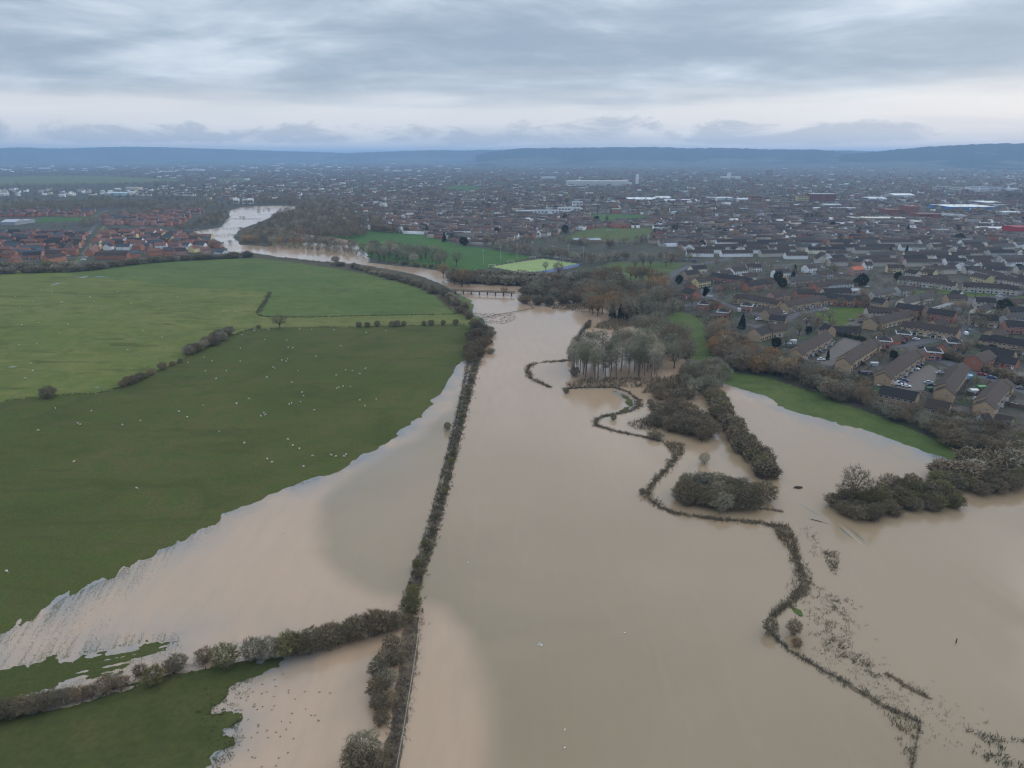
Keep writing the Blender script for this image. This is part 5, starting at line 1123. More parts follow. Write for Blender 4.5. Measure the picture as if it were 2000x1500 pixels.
def house(ridge0, ridge1, wall, roof, label=None, D=8.2, eh=5.1, rh=7.8, units=None, detail=2, hip=False, fascia=False, porch=False, chim=0.3, name='house', cat='house', group=None, gable_win=True, door_col=None, px=None):
    """ridge0/1: ridge ends as (photo x, photo y) or world (x, y) when px is given as True"""
    global nhouse; nhouse += 1
    if px is None:
        g0 = G(*ridge0, dz=rh); g1 = G(*ridge1, dz=rh); a = np.array(g0[:2]); b = np.array(g1[:2])
    else: a = np.array(ridge0, float); b = np.array(ridge1, float)
    c = (a + b) / 2; d = b - a; L = max(float(np.hypot(*d)), 4.5); ang = math.atan2(d[1], d[0])
    nrm = np.array([math.sin(ang), -math.cos(ang)])      # local -Y
    if np.dot(nrm, -c) < 0: ang += math.pi
    z = max(float(Hat(c[0], c[1])), 0.2)
    t = empty(name, (c[0], c[1], z), ang)
    wm, rm = house_geo(L, D, eh, rh, hip)
    v = 0.9 + 0.2 * rng.random(); wc = tuple(np.minimum(np.array(wall) * v * 1.3, 0.8)); rc = tuple(np.array(roof) * (0.85 + 0.3 * rng.random()))
    wo = link('wall', wm, t, color=wc); ro = link('roof', rm, t, color=rc)
    if fascia:
        mb = MB(); A, B = L / 2 + .42, D / 2 + .42
        mb.box(-A, A, -B, -B + .12, eh - .75, eh - .05); mb.box(-A, A, B - .12, B, eh - .75, eh - .05); mb.box(-A, -A + .12, -B + .121, B - .121, eh - .75, eh - .05); mb.box(A - .12, A, -B + .121, B - .121, eh - .75, eh - .05)
        link('fascia', mb.mesh('fascia', [M_FRAME]), t)
    n = units or max(1, round(L / 5.4)); uw = L / n
    two = eh > 4
    if detail >= 1:
        for u in range(n):
            x = -L / 2 + uw * (u + 0.5)
            sides = ((-1, 0.0),) if detail == 1 else ((-1, 0.0), (1, math.pi))
            for sgn, rz in sides:
                y = sgn * D / 2
                if two:
                    for dx in (-uw * 0.22, uw * 0.22): window(WIN, t, (x + dx, y, 3.9), rz, detail)
                if detail >= 2 or not two:
                    window(WINB, t, (x - uw * 0.18, y, 1.45), rz, detail)
                    if porch and sgn < 0 and u % 2 == 0: link('porch', PORCH, t, (x + uw * 0.2, y, 0), rz)
                    else: link('door', DOOR, t, (x + uw * 0.27, y, 0), rz, color=door_col or ((0.7, 0.7, 0.7), (0.25, 0.05, 0.04), (0.05, 0.09, 0.2), (0.1, 0.07, 0.05))[int(rng.integers(4))])
            if detail >= 2 and rng.random() < chim and not hip: link('chimney', CHIM, ro, (x + uw / 2 if u < n - 1 else x, 0.0, rh + 0.35), 0, color=tuple(np.array(wall) * 0.8))
        if detail >= 2 and gable_win and not hip and two:
            for sx, rz in ((-1, -math.pi / 2), (1, math.pi / 2)): window(WINS, t, (sx * L / 2, -0.6, 4.0), rz, detail)
    if detail >= 2 and not hip and n >= 4 and two:           # the end unit of a terrace steps forward under a lower roof
        for sx in (-1, 1):
            if rng.random() < 0.25: continue
            wl = uw * 1.05; w2, r2 = house_geo(wl, D - 0.6, eh - 0.35, rh - 0.65, False); ox, oy = sx * (L / 2 + wl / 2 - 0.6), -1.1
            link('end_wall', w2, t, (ox, oy, 0), color=wc); link('end_roof', r2, t, (ox, oy, 0), color=tuple(np.array(rc) * 0.9))
            window(WIN, t, (ox, oy - (D - .6) / 2, 3.6), 0, detail); window(WINB, t, (ox - .4, oy - (D - .6) / 2, 1.4), 0, detail); window(WINS, t, (ox + sx * wl / 2, oy - 1.2, 3.7), sx * math.pi / 2, detail)
    if label: tag(t, label, cat, group)
    else:
        ppx, ppy = proj(c[0], c[1], z + 4)
        kind = 'terrace' if n >= 3 else 'house'
        later(t, f'{RN.get(roof, "dark")} roofed {WN.get(wall, "pale")} {kind}', ppx, ppy, cat, group, HLM)
    return t
T = 'terraced_row'
near_rows = [
 ((1786, 682), (1728, 721), TAN, RBROWN, 'tan brick terrace along the left side of the full parking court', dict(porch=True)),
 ((1879, 707), (1846, 748), TAN, RBROWN, 'tan brick terrace on the right side of the full parking court', {}),
 ((1957, 740), (1925, 774), TAN, RBROWN, 'tan brick terrace nearest the right edge, white porches facing the lawn', dict(porch=True)),
 ((1703, 661), (1650, 693), TAN, RBROWN, 'tan brick terrace between the two parking courts', {}),
 ((1615, 646), (1558, 676), TAN, RBROWN, 'tan brick terrace on the left of the first parking court', dict(porch=True)),
 ((1723, 752), (1794, 766), TAN2, RDARK, 'dark roofed terrace facing the meadow below the parked cars', {}),
 ((1812, 778), (1858, 786), TAN, RBROWN, 'tan house row half hidden behind the brown trees', {}),
 ((1783, 627), (1875, 641), TAN, RBROWN, 'long tan terrace with white porches facing the junction', dict(porch=True)),
 ((1719, 617), (1775, 604), TAN, RBROWN, 'long tan terrace stepping away right of the estate green', {}),
 ((1700, 621), (1712, 616), TAN, RDARK, 'tan brick end house at the corner of the estate green', {}),
 ((1937, 653), (2012, 665), TAN, RDARK, 'tan terrace at the right edge behind the round green bush', dict(porch=True)),
 ((1922, 674), (1984, 685), TAN, RDARK, 'lower tan terrace in front of the right edge terrace', {}),
 ((1903, 694), (1932, 683), REDB, RBROWN, 'red brick house with white edged gable by the road hedge', dict(D=9)),
 ((1862, 566), (1879, 569), WHITE, RDARK, 'bright white rendered house beside the garage court', {}),
 ((1908, 600), (1928, 592), CREAM, RDARK, 'cream chalet house with a white framed gable', dict(rh=7.2, eh=4.2)),
 ((1754, 591), (1806, 598), REDB, RDARK, 'red brick terrace left of the garage court', {}),
 ((1815, 601), (1868, 608), REDB, RDARK, 'red brick terrace in front of the garage court', {}),
 ((1896, 551), (1974, 556), BEIGE, RBROWN, 'long beige terrace with a cream end gable on the verge', {}),
 ((1770, 538), (1858, 548), BEIGE, RBROWN, 'long pale terrace with one salmon roof panel behind the side green', {}),
 ((1452, 573), (1514, 583), TAN, RBROWN, 'tan terrace behind the white fascia house', dict(porch=True)),
 ((1538, 587), (1600, 576), TAN, RBROWN, 'tan terrace curving towards the estate green', dict(porch=True)),
 ((1474, 642), (1500, 634), TAN, RDARK, 'left one of the pair of tan houses by the cul-de-sac', {}),
 ((1502, 635), (1530, 630), TAN, RBROWN, 'right one of the pair of tan houses by the cul-de-sac', {}),
 ((1504, 614), (1536, 617), TAN2, RDARK, 'low dark roofed row beside the white caravan', dict(eh=3.0, rh=5.4)),
 ((1495, 604), (1522, 600), TAN2, RBROWN, 'tan house with a grey slab gable beside the white van', {}),
 ((1610, 632), (1625, 636), TAN, RDARK, 'dark roofed tan house beside the clipped hedge', {}),
 ((1626, 637), (1680, 638), TAN2, RDARK, 'long low bungalow row below the estate green', dict(eh=2.8, rh=5.2)),
 ((1392, 532), (1462, 541), REDB, RDARK, 'long red brick terrace with white porches by the estate road', dict(porch=True)),
 ((1336, 529), (1362, 526), TAN2, RDARK, 'brown terrace beside the curving road', {}),
 ((1349, 519), (1377, 517), CREAM, RDARK, 'cream house at the bend of the meadow road', {}),
 ((1358, 543), (1382, 540), YELL, RBROWN, 'yellow brick house at the start of the estate road', {}),
 ((1341, 561), (1360, 567), REDB, RDARK, 'red brick house with a wide gable facing the flood', dict(D=9)),
 ((1344, 550), (1352, 554), REDB, RBROWN, 'small red brick house behind the wide gabled one', {}),
 ((1462, 549), (1493, 545), REDB, RDARK, 'red brick house in front of the dark conifer', {}),
 ((1505, 570), (1536, 566), PINKB, RBROWN, 'pink brick house below the two dark evergreens', {}),
 ((1428, 519), (1452, 514), CREAM, RBROWN, 'cream gabled house left of the three white end gables', {}),
 ((1457, 515), (1486, 515), WHITE, RBROWN, 'white gabled house rightmost of the three', {}),
 ((1428, 523), (1455, 520), WHITE, RBROWN, 'white gabled house middle of the three', {}),
 ((1404, 529), (1425, 526), CREAM, RBROWN, 'cream gabled house leftmost of the three', {}),
 ((1448, 534), (1472, 532), CREAM, RBROWN, 'cream gable house left of the dark conifer', {}),
 ((1512, 526), (1540, 524), WHITE, RBROWN, 'white gabled house beside the yellow van', {}),
 ((1573, 517), (1590, 515), WHITE, RBROWN, 'white gabled house at the upper estate road', {}),
 ((1538, 542), (1596, 536), BEIGE, RGREY, 'long grey roofed row with pale walls right of the yellow van', {}),
 ((1592, 529), (1622, 527), GREYW, RBROWN, 'grey rendered row with a blank end gable', {}),
 ((1614, 548), (1652, 545), GREYW, RBROWN, 'grey house with pale gable left of the small garage court', {}),
 ((1590, 552), (1610, 549), REDB, RBROWN, 'red brick house left of the grey gabled one', {}),
 ((1606, 571), (1672, 578), REDB2, RDARK, 'long red brown terrace behind the estate green', {}),
 ((1672, 577), (1694, 576), REDB2, RDARK, 'end house of the red brown terrace', {}),
 ((1706, 566), (1742, 560), BEIGE, RGREY, 'grey roofed house with a white edged gable', {}),
 ((1708, 580), (1732, 584), TAN2, RDARK, 'dark roofed house at the far end of the estate green', {}),
 ((1752, 559), (1775, 557), GREYW, RBROWN, 'grey house at the edge of the side green', {}),
 ((1764, 582), (1792, 574), CREAM, RGREY, 'cream walled grey roofed house below the side green', {}),
 ((1792, 574), (1816, 570), BEIGE, RGREY, 'beige house with skylights below the side green', {}),
 ((1822, 625), (1846, 622), TAN, RBROWN, 'tan gabled house in front of the red brick terraces', {}),
 ((1895, 612), (1950, 616), TAN2, RDARK, 'dark terrace below the cream chalet', {}),
 ((1905, 580), (1945, 582), BEIGE, RDARK, 'dark roofed house at the estate road bend', {}),
 ((1970, 612), (2015, 608), GREYW, RGREY, 'grey house at the right edge by the big conifer', {}),
 ((1964, 625), (2015, 628), REDB, RDARK, 'red brick terrace at the right edge', {}),
 ((1935, 644), (1958, 640), TAN2, RBROWN, 'brown roofed house behind the right edge tan terrace', {}),
 ((1950, 693), (1990, 700), REDB, RDARK, 'dark roofed red house at the paved yard', dict(eh=3.0, rh=5.6)),
 ((1948, 808), (1980, 815), TAN2, RBROWN, 'brown roofed bungalow at the right edge among the trees', dict(eh=2.8, rh=5.6, D=9)),
 ((1914, 810), (1930, 806), WHITE, RDARK, 'small dark roofed house with a white gable window among the trees', dict(eh=3.0, rh=5.4, D=6)),
 ((1682, 747), (1706, 750), REDB2, RDARK, 'dark garage roof left of the dark roofed terrace', dict(eh=2.6, rh=4.6, D=7)),
 ((1430, 650), (1446, 646), TAN2, RDARK, 'low dark roofed house at the tree belt by the conifer', dict(eh=3, rh=5.4)),
 ((1405, 555), (1430, 551), PINKB, RBROWN, 'pink walled bungalow in front of the red brick terrace', dict(eh=2.8, rh=5.2)),
 ((1662, 521), (1684, 519), PINKB, RORANGE, 'house with a bright orange tiled roof', {}),
 ((1688, 511), (1702, 511), WHITE, RBROWN, 'small white house behind the orange roof', {}),
 ((1612, 489), (1626, 489), WHITE, RBROWN, 'lone white house among the brown rows', {}),
 ((1628, 489), (1652, 488), BEIGE, RBROWN, 'beige row joined right of the lone white house', {}),
 ((1805, 524), (1828, 527), YELL, RBROWN, 'yellow gabled house behind the dark round evergreen', {}),
 ((1733, 516), (1766, 517), YELL, RBROWN, 'yellow walled house right of the orange roof', {}),
 ((1904, 532), (1936, 538), YELL, RBROWN, 'yellow walled row behind the long beige terrace', {}),
 ((1962, 538), (2010, 546), BEIGE, RBROWN, 'pale row at the right edge above the verge', {}),
 ((1902, 520), (1962, 534), WHITE, RBROWN, 'long white row slanting down to the right', {}),
]
for r0, r1, wc, rc, lab, kw in near_rows: house(r0, r1, wc, rc, lab, name=T if math.hypot(r1[0] - r0[0], r1[1] - r0[1]) > 34 else 'house', group='houses of the near estate', **kw)
for (x, y, lab) in ((1728, 655, 'hipped house with white fascia left of the junction'), (1766, 642, 'hipped house with white fascia behind the left junction one'), (1866, 659, 'hipped house with white fascia right of the junction, upper one'), (1825, 676, 'hipped house with white fascia right of the junction, lower one'),
     (1376, 586, 'hipped house with white fascia leftmost on the estate road'), (1414, 601, 'hipped house with white fascia at the tree belt'), (1460, 589, 'hipped house with white fascia in front of the tan terrace')):
    house((x - 6, y), (x + 6, y + 1), REDB, RDARK, lab, D=8.6, eh=5.0, rh=6.9, hip=True, fascia=True, group='hipped houses with white fascias', chim=0) .scale = (1.55, 1, 1)
for (x0, y0, x1, y1, lab) in ((1742, 658, 1760, 652, 'low brown link roof between the left junction houses'), (1840, 672, 1858, 666, 'low brown link roof between the right junction houses'), (1388, 583, 1404, 590, 'low brown link roof beside the leftmost fascia house')):
    house((x0, y0), (x1, y1), REDB2, RBROWN, lab, D=6.5, eh=2.6, rh=4.6, detail=0, name='garage', cat='garage', group='link garages')
def flat_block(name, label, cat, pts, h, wall, roof, group=None, doors=0, wins=0, dark=None, lip=0.3):
    """flat roofed building from its roof outline in the photograph"""
    a = np.array(pts, float); g = G(a[:, 0], a[:, 1], dz=h); P2 = np.stack([g[0], g[1]], 1); c = P2.mean(0); z = 0.5
    ar = 0.5 * sum(P2[i][0] * P2[(i + 1) % len(P2)][1] - P2[(i + 1) % len(P2)][0] * P2[i][1] for i in range(len(P2)))
    if ar < 0: P2 = P2[::-1]
    Q2 = P2 - c; n = len(Q2); t = empty(name, (c[0], c[1], z))
    mb = MB(); mb.add([(q[0], q[1], 0) for q in Q2] + [(q[0], q[1], h) for q in Q2], [(i, (i + 1) % n, n + (i + 1) % n, n + i) for i in range(n)] + [tuple(range(n - 1, -1, -1))])
    link('wall', mb.mesh('wall', [M_WALL]), t, color=wall)
    E = Q2 * (1 + 0.4 / (np.abs(Q2).max() + 1)); mb = MB(); mb.add([(q[0], q[1], h + .002) for q in E] + [(q[0], q[1], h + lip) for q in E], [(i, (i + 1) % n, n + (i + 1) % n, n + i) for i in range(n)] + [tuple(range(n, 2 * n)), tuple(range(n - 1, -1, -1))])
    link('roof', mb.mesh('roof', [M_ROOF]), t, color=roof)
    for i in range(n):
        p, q = Q2[i], Q2[(i + 1) % n]; d = q - p; L = np.hypot(*d); nr = np.array([d[1], -d[0]]) / (L + 1e-9)
        if np.dot(nr, -c) <= 0.15 * np.hypot(*c): continue
        rz = math.atan2(d[1], d[0])
        if doors and L > 8:
            k = max(1, int(L / 2.9))
            for j in range(k):
                s = p + d * (j + .5) / k; m = MB(); m.box(-1.1, 1.1, -0.05, 0.02, 0, 2.0); link('garage_door', m.mesh('garage_door', [M_PLAIN]), t, (s[0], s[1], 0), rz, color=((0.5, 0.52, 0.55), (0.06, 0.07, 0.09), (0.3, 0.32, 0.33))[j % 3])
        if wins and L > 8:
            k = max(1, int(L / 7))
            for fl in range(wins):
                zz = (fl + 0.55) * h / wins
                for j in range(k):
                    s = p + d * (j + .5) / k; m = MB(); m.box(-L / k * .33, L / k * .33, -0.06, 0.02, -h / wins * .22, h / wins * .22); link('window', m.mesh('window', [M_GLASS]), t, (s[0], s[1], zz), rz)
    tag(t, label, cat, group); return t
GR_ = (0.26, 0.27, 0.27)
flat_block('garage_block', 'row of flat grey roofed garages beside the white rendered house', 'garages', [(1820, 600), (1858, 588), (1864, 591), (1830, 604)], 2.4, (0.3, 0.3, 0.3), GR_, doors=1)
flat_block('garage_block', 'row of flat grey roofed garages at the small garage court', 'garages', [(1640, 565), (1676, 560), (1680, 566), (1648, 571)], 2.4, (0.3, 0.3, 0.3), GR_, doors=1)
def box_thing(name, label, cat, px, py, sx, sy, sz, col, mat=None, rz=0.0, group=None):
    x, y, z = G(px, py); mb = MB(); mb.box(-sx / 2, sx / 2, -sy / 2, sy / 2, 0, sz * .8); mb.add([(-sx / 2 - .1, -sy / 2 - .1, sz * .8), (sx / 2 + .1, -sy / 2 - .1, sz * .8), (sx / 2 + .1, sy / 2 + .1, sz * .8), (-sx / 2 - .1, sy / 2 + .1, sz * .8), (0 - sx / 2 - .1, 0, sz), (sx / 2 + .1, 0, sz)], [(0, 1, 5, 4), (2, 3, 4, 5), (1, 2, 5), (3, 0, 4)])
    o = link(name, mb.mesh(name, [mat or M_PLAIN]), None, (x, y, max(float(z), 0)), rz, col); tag(o, label, cat, group); return o
for a in (('shed', 'blue topped summerhouse in the garden between the right terraces', 'shed', 1886, 740, 5, 3, 2.6, (0.30, 0.55, 0.75)), ('shed', 'white shed at the end of the front terrace garden', 'shed', 1908, 783, 3, 2.4, 2.2, (0.6, 0.6, 0.6)), ('shed', 'white lean-to beside the front dark roofed terrace', 'shed', 1714, 782, 2.6, 2, 2, (0.7, 0.7, 0.7)),
   ('shed', 'pale awning on the terrace between the courts', 'shed', 1673, 697, 3.4, 2.6, 2.2, (0.65, 0.65, 0.65)), ('shed', 'dark shed behind the left parking court terrace', 'shed', 1690, 732, 6, 3, 2.4, (0.05, 0.055, 0.065)), ('shed', 'dark shed in the trees below the pair of tan houses', 'shed', 1482, 685, 6, 3, 2.4, (0.05, 0.05, 0.06)), ('shed', 'little white gabled shed at the tree belt', 'shed', 1492, 700, 2.4, 2.4, 3, (0.6, 0.57, 0.53)), ('shed', 'white shed beside the little gabled one', 'shed', 1480, 699, 2.6, 2, 2, (0.6, 0.6, 0.62)),
   ('shed', 'grey shed left of the first parking court', 'shed', 1538, 676, 4, 2.4, 2.2, (0.3, 0.33, 0.36)), ('shed', 'white shed roof behind the left parking court terrace', 'shed', 1548, 670, 4, 2.4, 2.4, (0.6, 0.6, 0.6)), ('shed', 'pale roof shed in the long back gardens', 'shed', 1706, 714, 4, 2.6, 2.2, (0.4, 0.42, 0.43)), ('shed', 'green roofed shed at the end of the parking court', 'shed', 1818, 764, 5, 2.4, 2.4, (0.05, 0.10, 0.07)),
   ('shed', 'white box hut behind the fascia house at the tree belt', 'shed', 1447, 608, 5, 3, 2.6, (0.62, 0.64, 0.66)), ('caravan', 'white caravan with dark windows in front of the low dark roofed row', 'caravan', 1511, 628, 6, 2.3, 2.6, (0.75, 0.77, 0.8)), ('shed', 'white canopy tent in the garden between the right terraces', 'tent', 1900, 768, 3.4, 3, 2.4, (0.62, 0.63, 0.62)), ('shed', 'green shelter in the garden of the right edge terrace', 'shed', 1916, 760, 4, 3, 2, (0.08, 0.25, 0.08)), ('shed', 'white awning at the paved yard', 'shed', 1972, 706, 6, 4, 2.4, (0.6, 0.66, 0.68))):
    box_thing(*a, group='garden sheds' if a[0] == 'shed' else None)
# timber fences between the back gardens
def garden_fence(p, q, label):
    a = np.array(G(*p)); b = np.array(G(*q)); L = np.hypot(*(b - a)[:2]); t = empty('garden_fence', a, math.atan2(b[1] - a[1], b[0] - a[0])); k = max(2, int(L / 2.2)); m = MB(); m.box(0.06, L / k - 0.06, -0.03, 0.03, 0.05, 1.7); pm = m.mesh('fence_panel', [M_PLAIN]); m = MB(); m.box(-.06, .06, -.06, .06, 0, 1.8); qm = m.mesh('post', [M_TIMBER])
    for i in range(k):
        link('fence_panel', pm, t, (i * L / k, 0, 0), 0, (0.13, 0.085, 0.06)); link('post', qm, t, (i * L / k, 0, 0), 0)
    tag(t, label, 'fence', 'garden fences')
for p, q, lab in (((1733, 690), (1688, 728), 'long garden fence behind the left parking court terrace'), ((1706, 682), (1734, 690), 'garden fence across the top of the back gardens'), ((1900, 738), (1880, 772), 'red brown fence behind the right parking court terrace'), ((1934, 745), (1900, 780), 'garden fence between the two right terraces'), ((1668, 702), (1690, 715), 'garden fence by the pale awning'), ((1886, 770), (1902, 774), 'short fence at the end of the terrace garden'), ((1868, 668), (1915, 680), 'brown fence at the turning head'), ((1960, 790), (2010, 802), 'hedge side fence on the lawn at the right edge')):
    garden_fence(p, q, lab)

# ------------------------------------------------------------------ estates laid out in rows (each house its own object)
BLOCK = [WF] + [WREG[k] for k in REG if k not in ('wood_floor', 'river_wood_floor', 'shore_bank')]
TAKEN = []
for o in list(COL.objects):
    if o.type == 'EMPTY' and o.name.split('.')[0] in ('house', 'terraced_row', 'garage', 'garage_block'): TAKEN.append((o.location.x, o.location.y, 13.0))
def rows_in(pts, y_gap, lens, base, cols, roofs, maxn, detail, seed, turn=0.16, D=(7.6, 8.8), eh=5.0, rh=7.6, gap=(4, 9), lane=None):
    rg = np.random.default_rng(seed); pg = pgon(pts); lo, hi = pg.min(0), pg.max(0); n = 0; y = lo[1]
    while y < hi[1] and n < maxn:
        x = lo[0] + rg.random() * 20
        off = 10 * fbm(np.array([y / 60]), np.array([3.3]), 2, seed)[0]
        while x < hi[0] and n < maxn:
            L = lens[0] + (lens[1] - lens[0]) * rg.random(); ang = base + 0.10 * rg.normal() + 0.25 * float(fbm(np.array([x / 150]), np.array([y / 150]), 2, seed)[0])
            if rg.random() < turn: ang += math.pi / 2; L = min(L, 12)
            cx, cy_ = x + L / 2, y + off + rg.normal() * 2.0
            x += (L if abs(math.cos(ang)) > 0.5 else 9) + gap[0] + (gap[1] - gap[0]) * rg.random()
            one = np.array([cx]), np.array([cy_])
            if not inside(*one, pg)[0] or any(inside(*one, b)[0] for b in BLOCK): continue
            rad = L * 0.42 + 3
            if any((cx - a) ** 2 + (cy_ - b) ** 2 < (0.75 * (rad + r)) ** 2 for a, b, r in TAKEN): continue
            TAKEN.append((cx, cy_, rad)); d = np.array([math.cos(ang), math.sin(ang)]) * L / 2
            e = eh * (0.94 + 0.12 * rg.random())
            house((cx - d[0], cy_ - d[1]), (cx + d[0], cy_ + d[1]), cols[int(rg.integers(len(cols)))], roofs[int(rg.integers(len(roofs)))], None, D=D[0] + (D[1] - D[0]) * rg.random(), eh=e, rh=e + rh - eh, detail=detail, px=True,
                  name='house' if L < 17 else 'terraced_row', group='houses in rows beyond', chim=0)
            n += 1
        y += y_gap * (0.85 + 0.3 * rg.random())
# red brick estate on the left, beyond the crest hedge
for r0, r1, wc, rc, lab, kw in (((424, 485), (440, 488), WHITE, RSLATE, 'white end house with a slate roof at the river', {}), ((202, 471), (217, 473), REDB, RSLATE, 'slate roofed red brick house at the avenue', {}), ((246, 463), (258, 461), WHITE, RSLATE, 'white walled slate roofed house inside the red estate', {}),
   ((372, 480), (386, 478), YELL, RRED, 'yellow walled house near the river end of the red estate', {}), ((318, 483), (336, 482), REDB, RSLATE, 'three storey slate roofed red brick block above the crest hedge', dict(eh=7.6, rh=10.2)), ((287, 486), (312, 484), REDB2, RRED, 'red roofed house with white windows above the crest hedge', {}), ((186, 491), (250, 492), REDB, RBROWN, 'long red brick row at the foot of the avenue', {}),
   ((346, 455), (362, 454), WHITE, RRED, 'white faced house at the trees by the river', {}), ((44, 492), (80, 491), REDB, RDARK, 'dark roofed red brick row with white porches on the left', dict(porch=True)), ((86, 498), (122, 494), REDB2, RBROWN, 'red brick row nearest the avenue on its left', {}), ((20, 500), (36, 498), REDB2, RRED, 'red gabled house at the left edge', {}), ((250, 490), (268, 488), REDB, RSLATE, 'low slate roofed house beside the long red row', {}), ((92, 466), (116, 465), REDB, RDARK, 'dark roofed red brick house behind the porched row', {}), ((58, 481), (80, 480), REDB2, RSLATE, 'slate roofed house in the middle of the left red estate', {}), ((393, 482), (408, 481), PINKB, RRED, 'pink gabled house second from the river', {}), ((340, 484), (362, 483), PINKB, RBROWN, 'pink brick house right of the three storey block', {}),
   ((172, 486), (186, 477), REDB2, RRED, 'pink gabled row along the right road of the avenue', {}), ((186, 462), (194, 456), REDB2, RRED, 'upper red gabled pair along the avenue', {}), ((124, 486), (136, 472), REDB2, RBROWN, 'red brick terrace along the left road of the avenue', {}), ((140, 468), (152, 456), REDB2, RBROWN, 'upper red brick terrace along the left road of the avenue', {})):
    t = house(r0, r1, wc, rc, lab, detail=1 if not kw.get('porch') else 2, group='houses of the red brick estate', **kw); TAKEN.append((t.location.x, t.location.y, 11.0))
RE = [REDB, REDB, REDB2, REDB2, PINKB]
rows_in([(-60, 505), (40, 508), (128, 505), (160, 470), (176, 448), (120, 446), (60, 442), (-60, 442)], 16, (8, 22), 0.1, RE, [RBROWN, RRED, RSLATE, RDARK], 100, 1, 301, 0.25, gap=(3, 7))
rows_in([(176, 490), (300, 488), (430, 486), (400, 466), (360, 452), (300, 440), (212, 440), (200, 456)], 17, (8, 20), -0.05, RE + [WHITE, YELL], [RBROWN, RRED, RSLATE, RRED], 74, 1, 302, 0.25, gap=(3, 7))
# brown roofed estate right of the playing fields
ME = [BEIGE, BEIGE, WHITE, CREAM, GREYW, WHITE, PINKB, BEIGE]
rows_in([(1340, 505), (1450, 503), (1560, 512), (1660, 530), (1800, 560), (1900, 560), (2060, 566), (2060, 480), (1800, 474), (1500, 472), (1330, 480)], 25, (16, 46), 0.02, ME, [RBROWN, RBROWN, RDARK, RGREY], 108, 1, 303, 0.14, gap=(5, 12))
rows_in([(1560, 560), (1700, 575), (1880, 595), (2040, 600), (2060, 690), (1900, 690), (1700, 640), (1560, 610)], 24, (12, 24), 0.0, [TAN, TAN2, BEIGE, REDB], [RBROWN, RDARK], 16, 1, 304, 0.2)

def far_houses(name, label, px0, px1, py0, py1, n, lens, walls, roofs, seed, scale=1.0, shapes=None):
    rg = np.random.default_rng(seed); px = px0 + (px1 - px0) * rg.random(n); py = py0 + (py1 - py0) * rg.random(n)
    x, y, z = G(px, py)
    k = np.ones(n, bool)
    for b in BLOCK: k &= ~inside(x, y, b)
    if shapes is not None:
        m = np.zeros(n, bool)
        for s in shapes: m |= inside(px, py, np.array(s, float))
        k &= m
    if TAKEN:
        tk = np.array(TAKEN)
        for i in np.where(k)[0]:
            if (np.hypot(tk[:, 0] - x[i], tk[:, 1] - y[i]) < tk[:, 2] + 6).any(): k[i] = False
    x, y, z = x[k], y[k], z[k]; n = len(x)
    L = (lens[0] + (lens[1] - lens[0]) * rg.random(n) ** 1.6) * scale / 2; D = 4.1 * scale * np.ones(n); eh = 5.0 * (0.75 + 0.4 * rg.random(n)) * scale ** .5; rh = eh + 2.7 * scale ** .5
    a = 0.12 * rg.normal(size=n) + 0.5 * fbm(x / 260, y / 260, 2, seed) + (rg.random(n) < 0.18) * np.pi / 2
    pts = []
    for sx, sy, zz in ((-1, -1, 0), (1, -1, 0), (1, 1, 0), (-1, 1, 0), (-1, -1, 1), (1, -1, 1), (1, 1, 1), (-1, 1, 1), (-1, 0, 2), (1, 0, 2), (-1, -0.02, 2), (1, 0.02, 2)):
        lx, ly = sx * L, sy * D; h = np.where(zz == 0, -0.5, np.where(zz == 1, eh, rh))
        pts.append(np.stack([x + lx * np.cos(a) - ly * np.sin(a), y + lx * np.sin(a) + ly * np.cos(a), z + h], 1))
    V = np.stack(pts, 1).reshape(-1, 3)
    f = np.array([(0, 1, 5, 4), (2, 3, 7, 6), (1, 2, 6, 5), (3, 0, 4, 7), (5, 6, 9, 11), (7, 4, 10, 8), (4, 5, 9, 8), (6, 7, 8, 9)])
    Q = (np.arange(n)[:, None, None] * 12 + f[None]).reshape(-1, 4)
    wc = np.array(walls)[rg.integers(len(walls), size=n)] * (0.85 + .3 * rg.random((n, 1))); rc = np.array(roofs)[rg.integers(len(roofs), size=n)] * (0.8 + .4 * rg.random((n, 1)))
    Tn = np.stack([wc] * 6 + [rc] * 2, 1).reshape(-1, 3)
    o = link(name, np_mesh(name, V, Q, [M_FACE], Tn)); tag(o, label, 'houses', kind='stuff')
WA = [BEIGE, GREYW, PINKB, REDB, TAN2, BEIGE, TAN2, REDB, CREAM, (0.34, 0.28, 0.23), WHITE]; RO = [(0.085, 0.064, 0.054), (0.075, 0.056, 0.048), (0.05, 0.043, 0.042), (0.11, 0.098, 0.09), (0.10, 0.068, 0.054)]
far_houses('distant_houses', 'brown roofed rows between the school and the retail sheds', 1290, 2080, 428, 482, 900, (9, 40), WA, RO, 401)
far_houses('distant_houses', 'brown roofed rows between the playing field and the school', 700, 1310, 425, 492, 1100, (9, 34), [PINKB, BEIGE, TAN2, REDB, WHITE, BEIGE], RO + [(0.14, 0.085, 0.065)], 402, shapes=[[(700, 425), (1310, 425), (1310, 440), (1090, 458), (930, 480), (800, 455), (760, 445), (720, 430)]])
far_houses('distant_houses', 'houses of the middle town', 650, 2100, 388, 428, 1150, (9, 34), WA, RO, 403)
far_houses('distant_houses', 'houses of the far town', 400, 2150, 352, 390, 1200, (9, 26), WA, RO, 404)
far_houses('distant_houses', 'houses at the far edge of the town', 200, 2200, 326, 354, 800, (10, 30), WA, RO, 405, 1.2)
far_houses('distant_houses', 'red brick houses along the wood behind the estate', -80, 180, 409, 424, 130, (9, 22), [REDB, PINKB, REDB2], [RBROWN, RRED, RSLATE], 406, shapes=[[(-80, 424), (-80, 414), (120, 412), (170, 406), (196, 402), (198, 410), (170, 424)]])
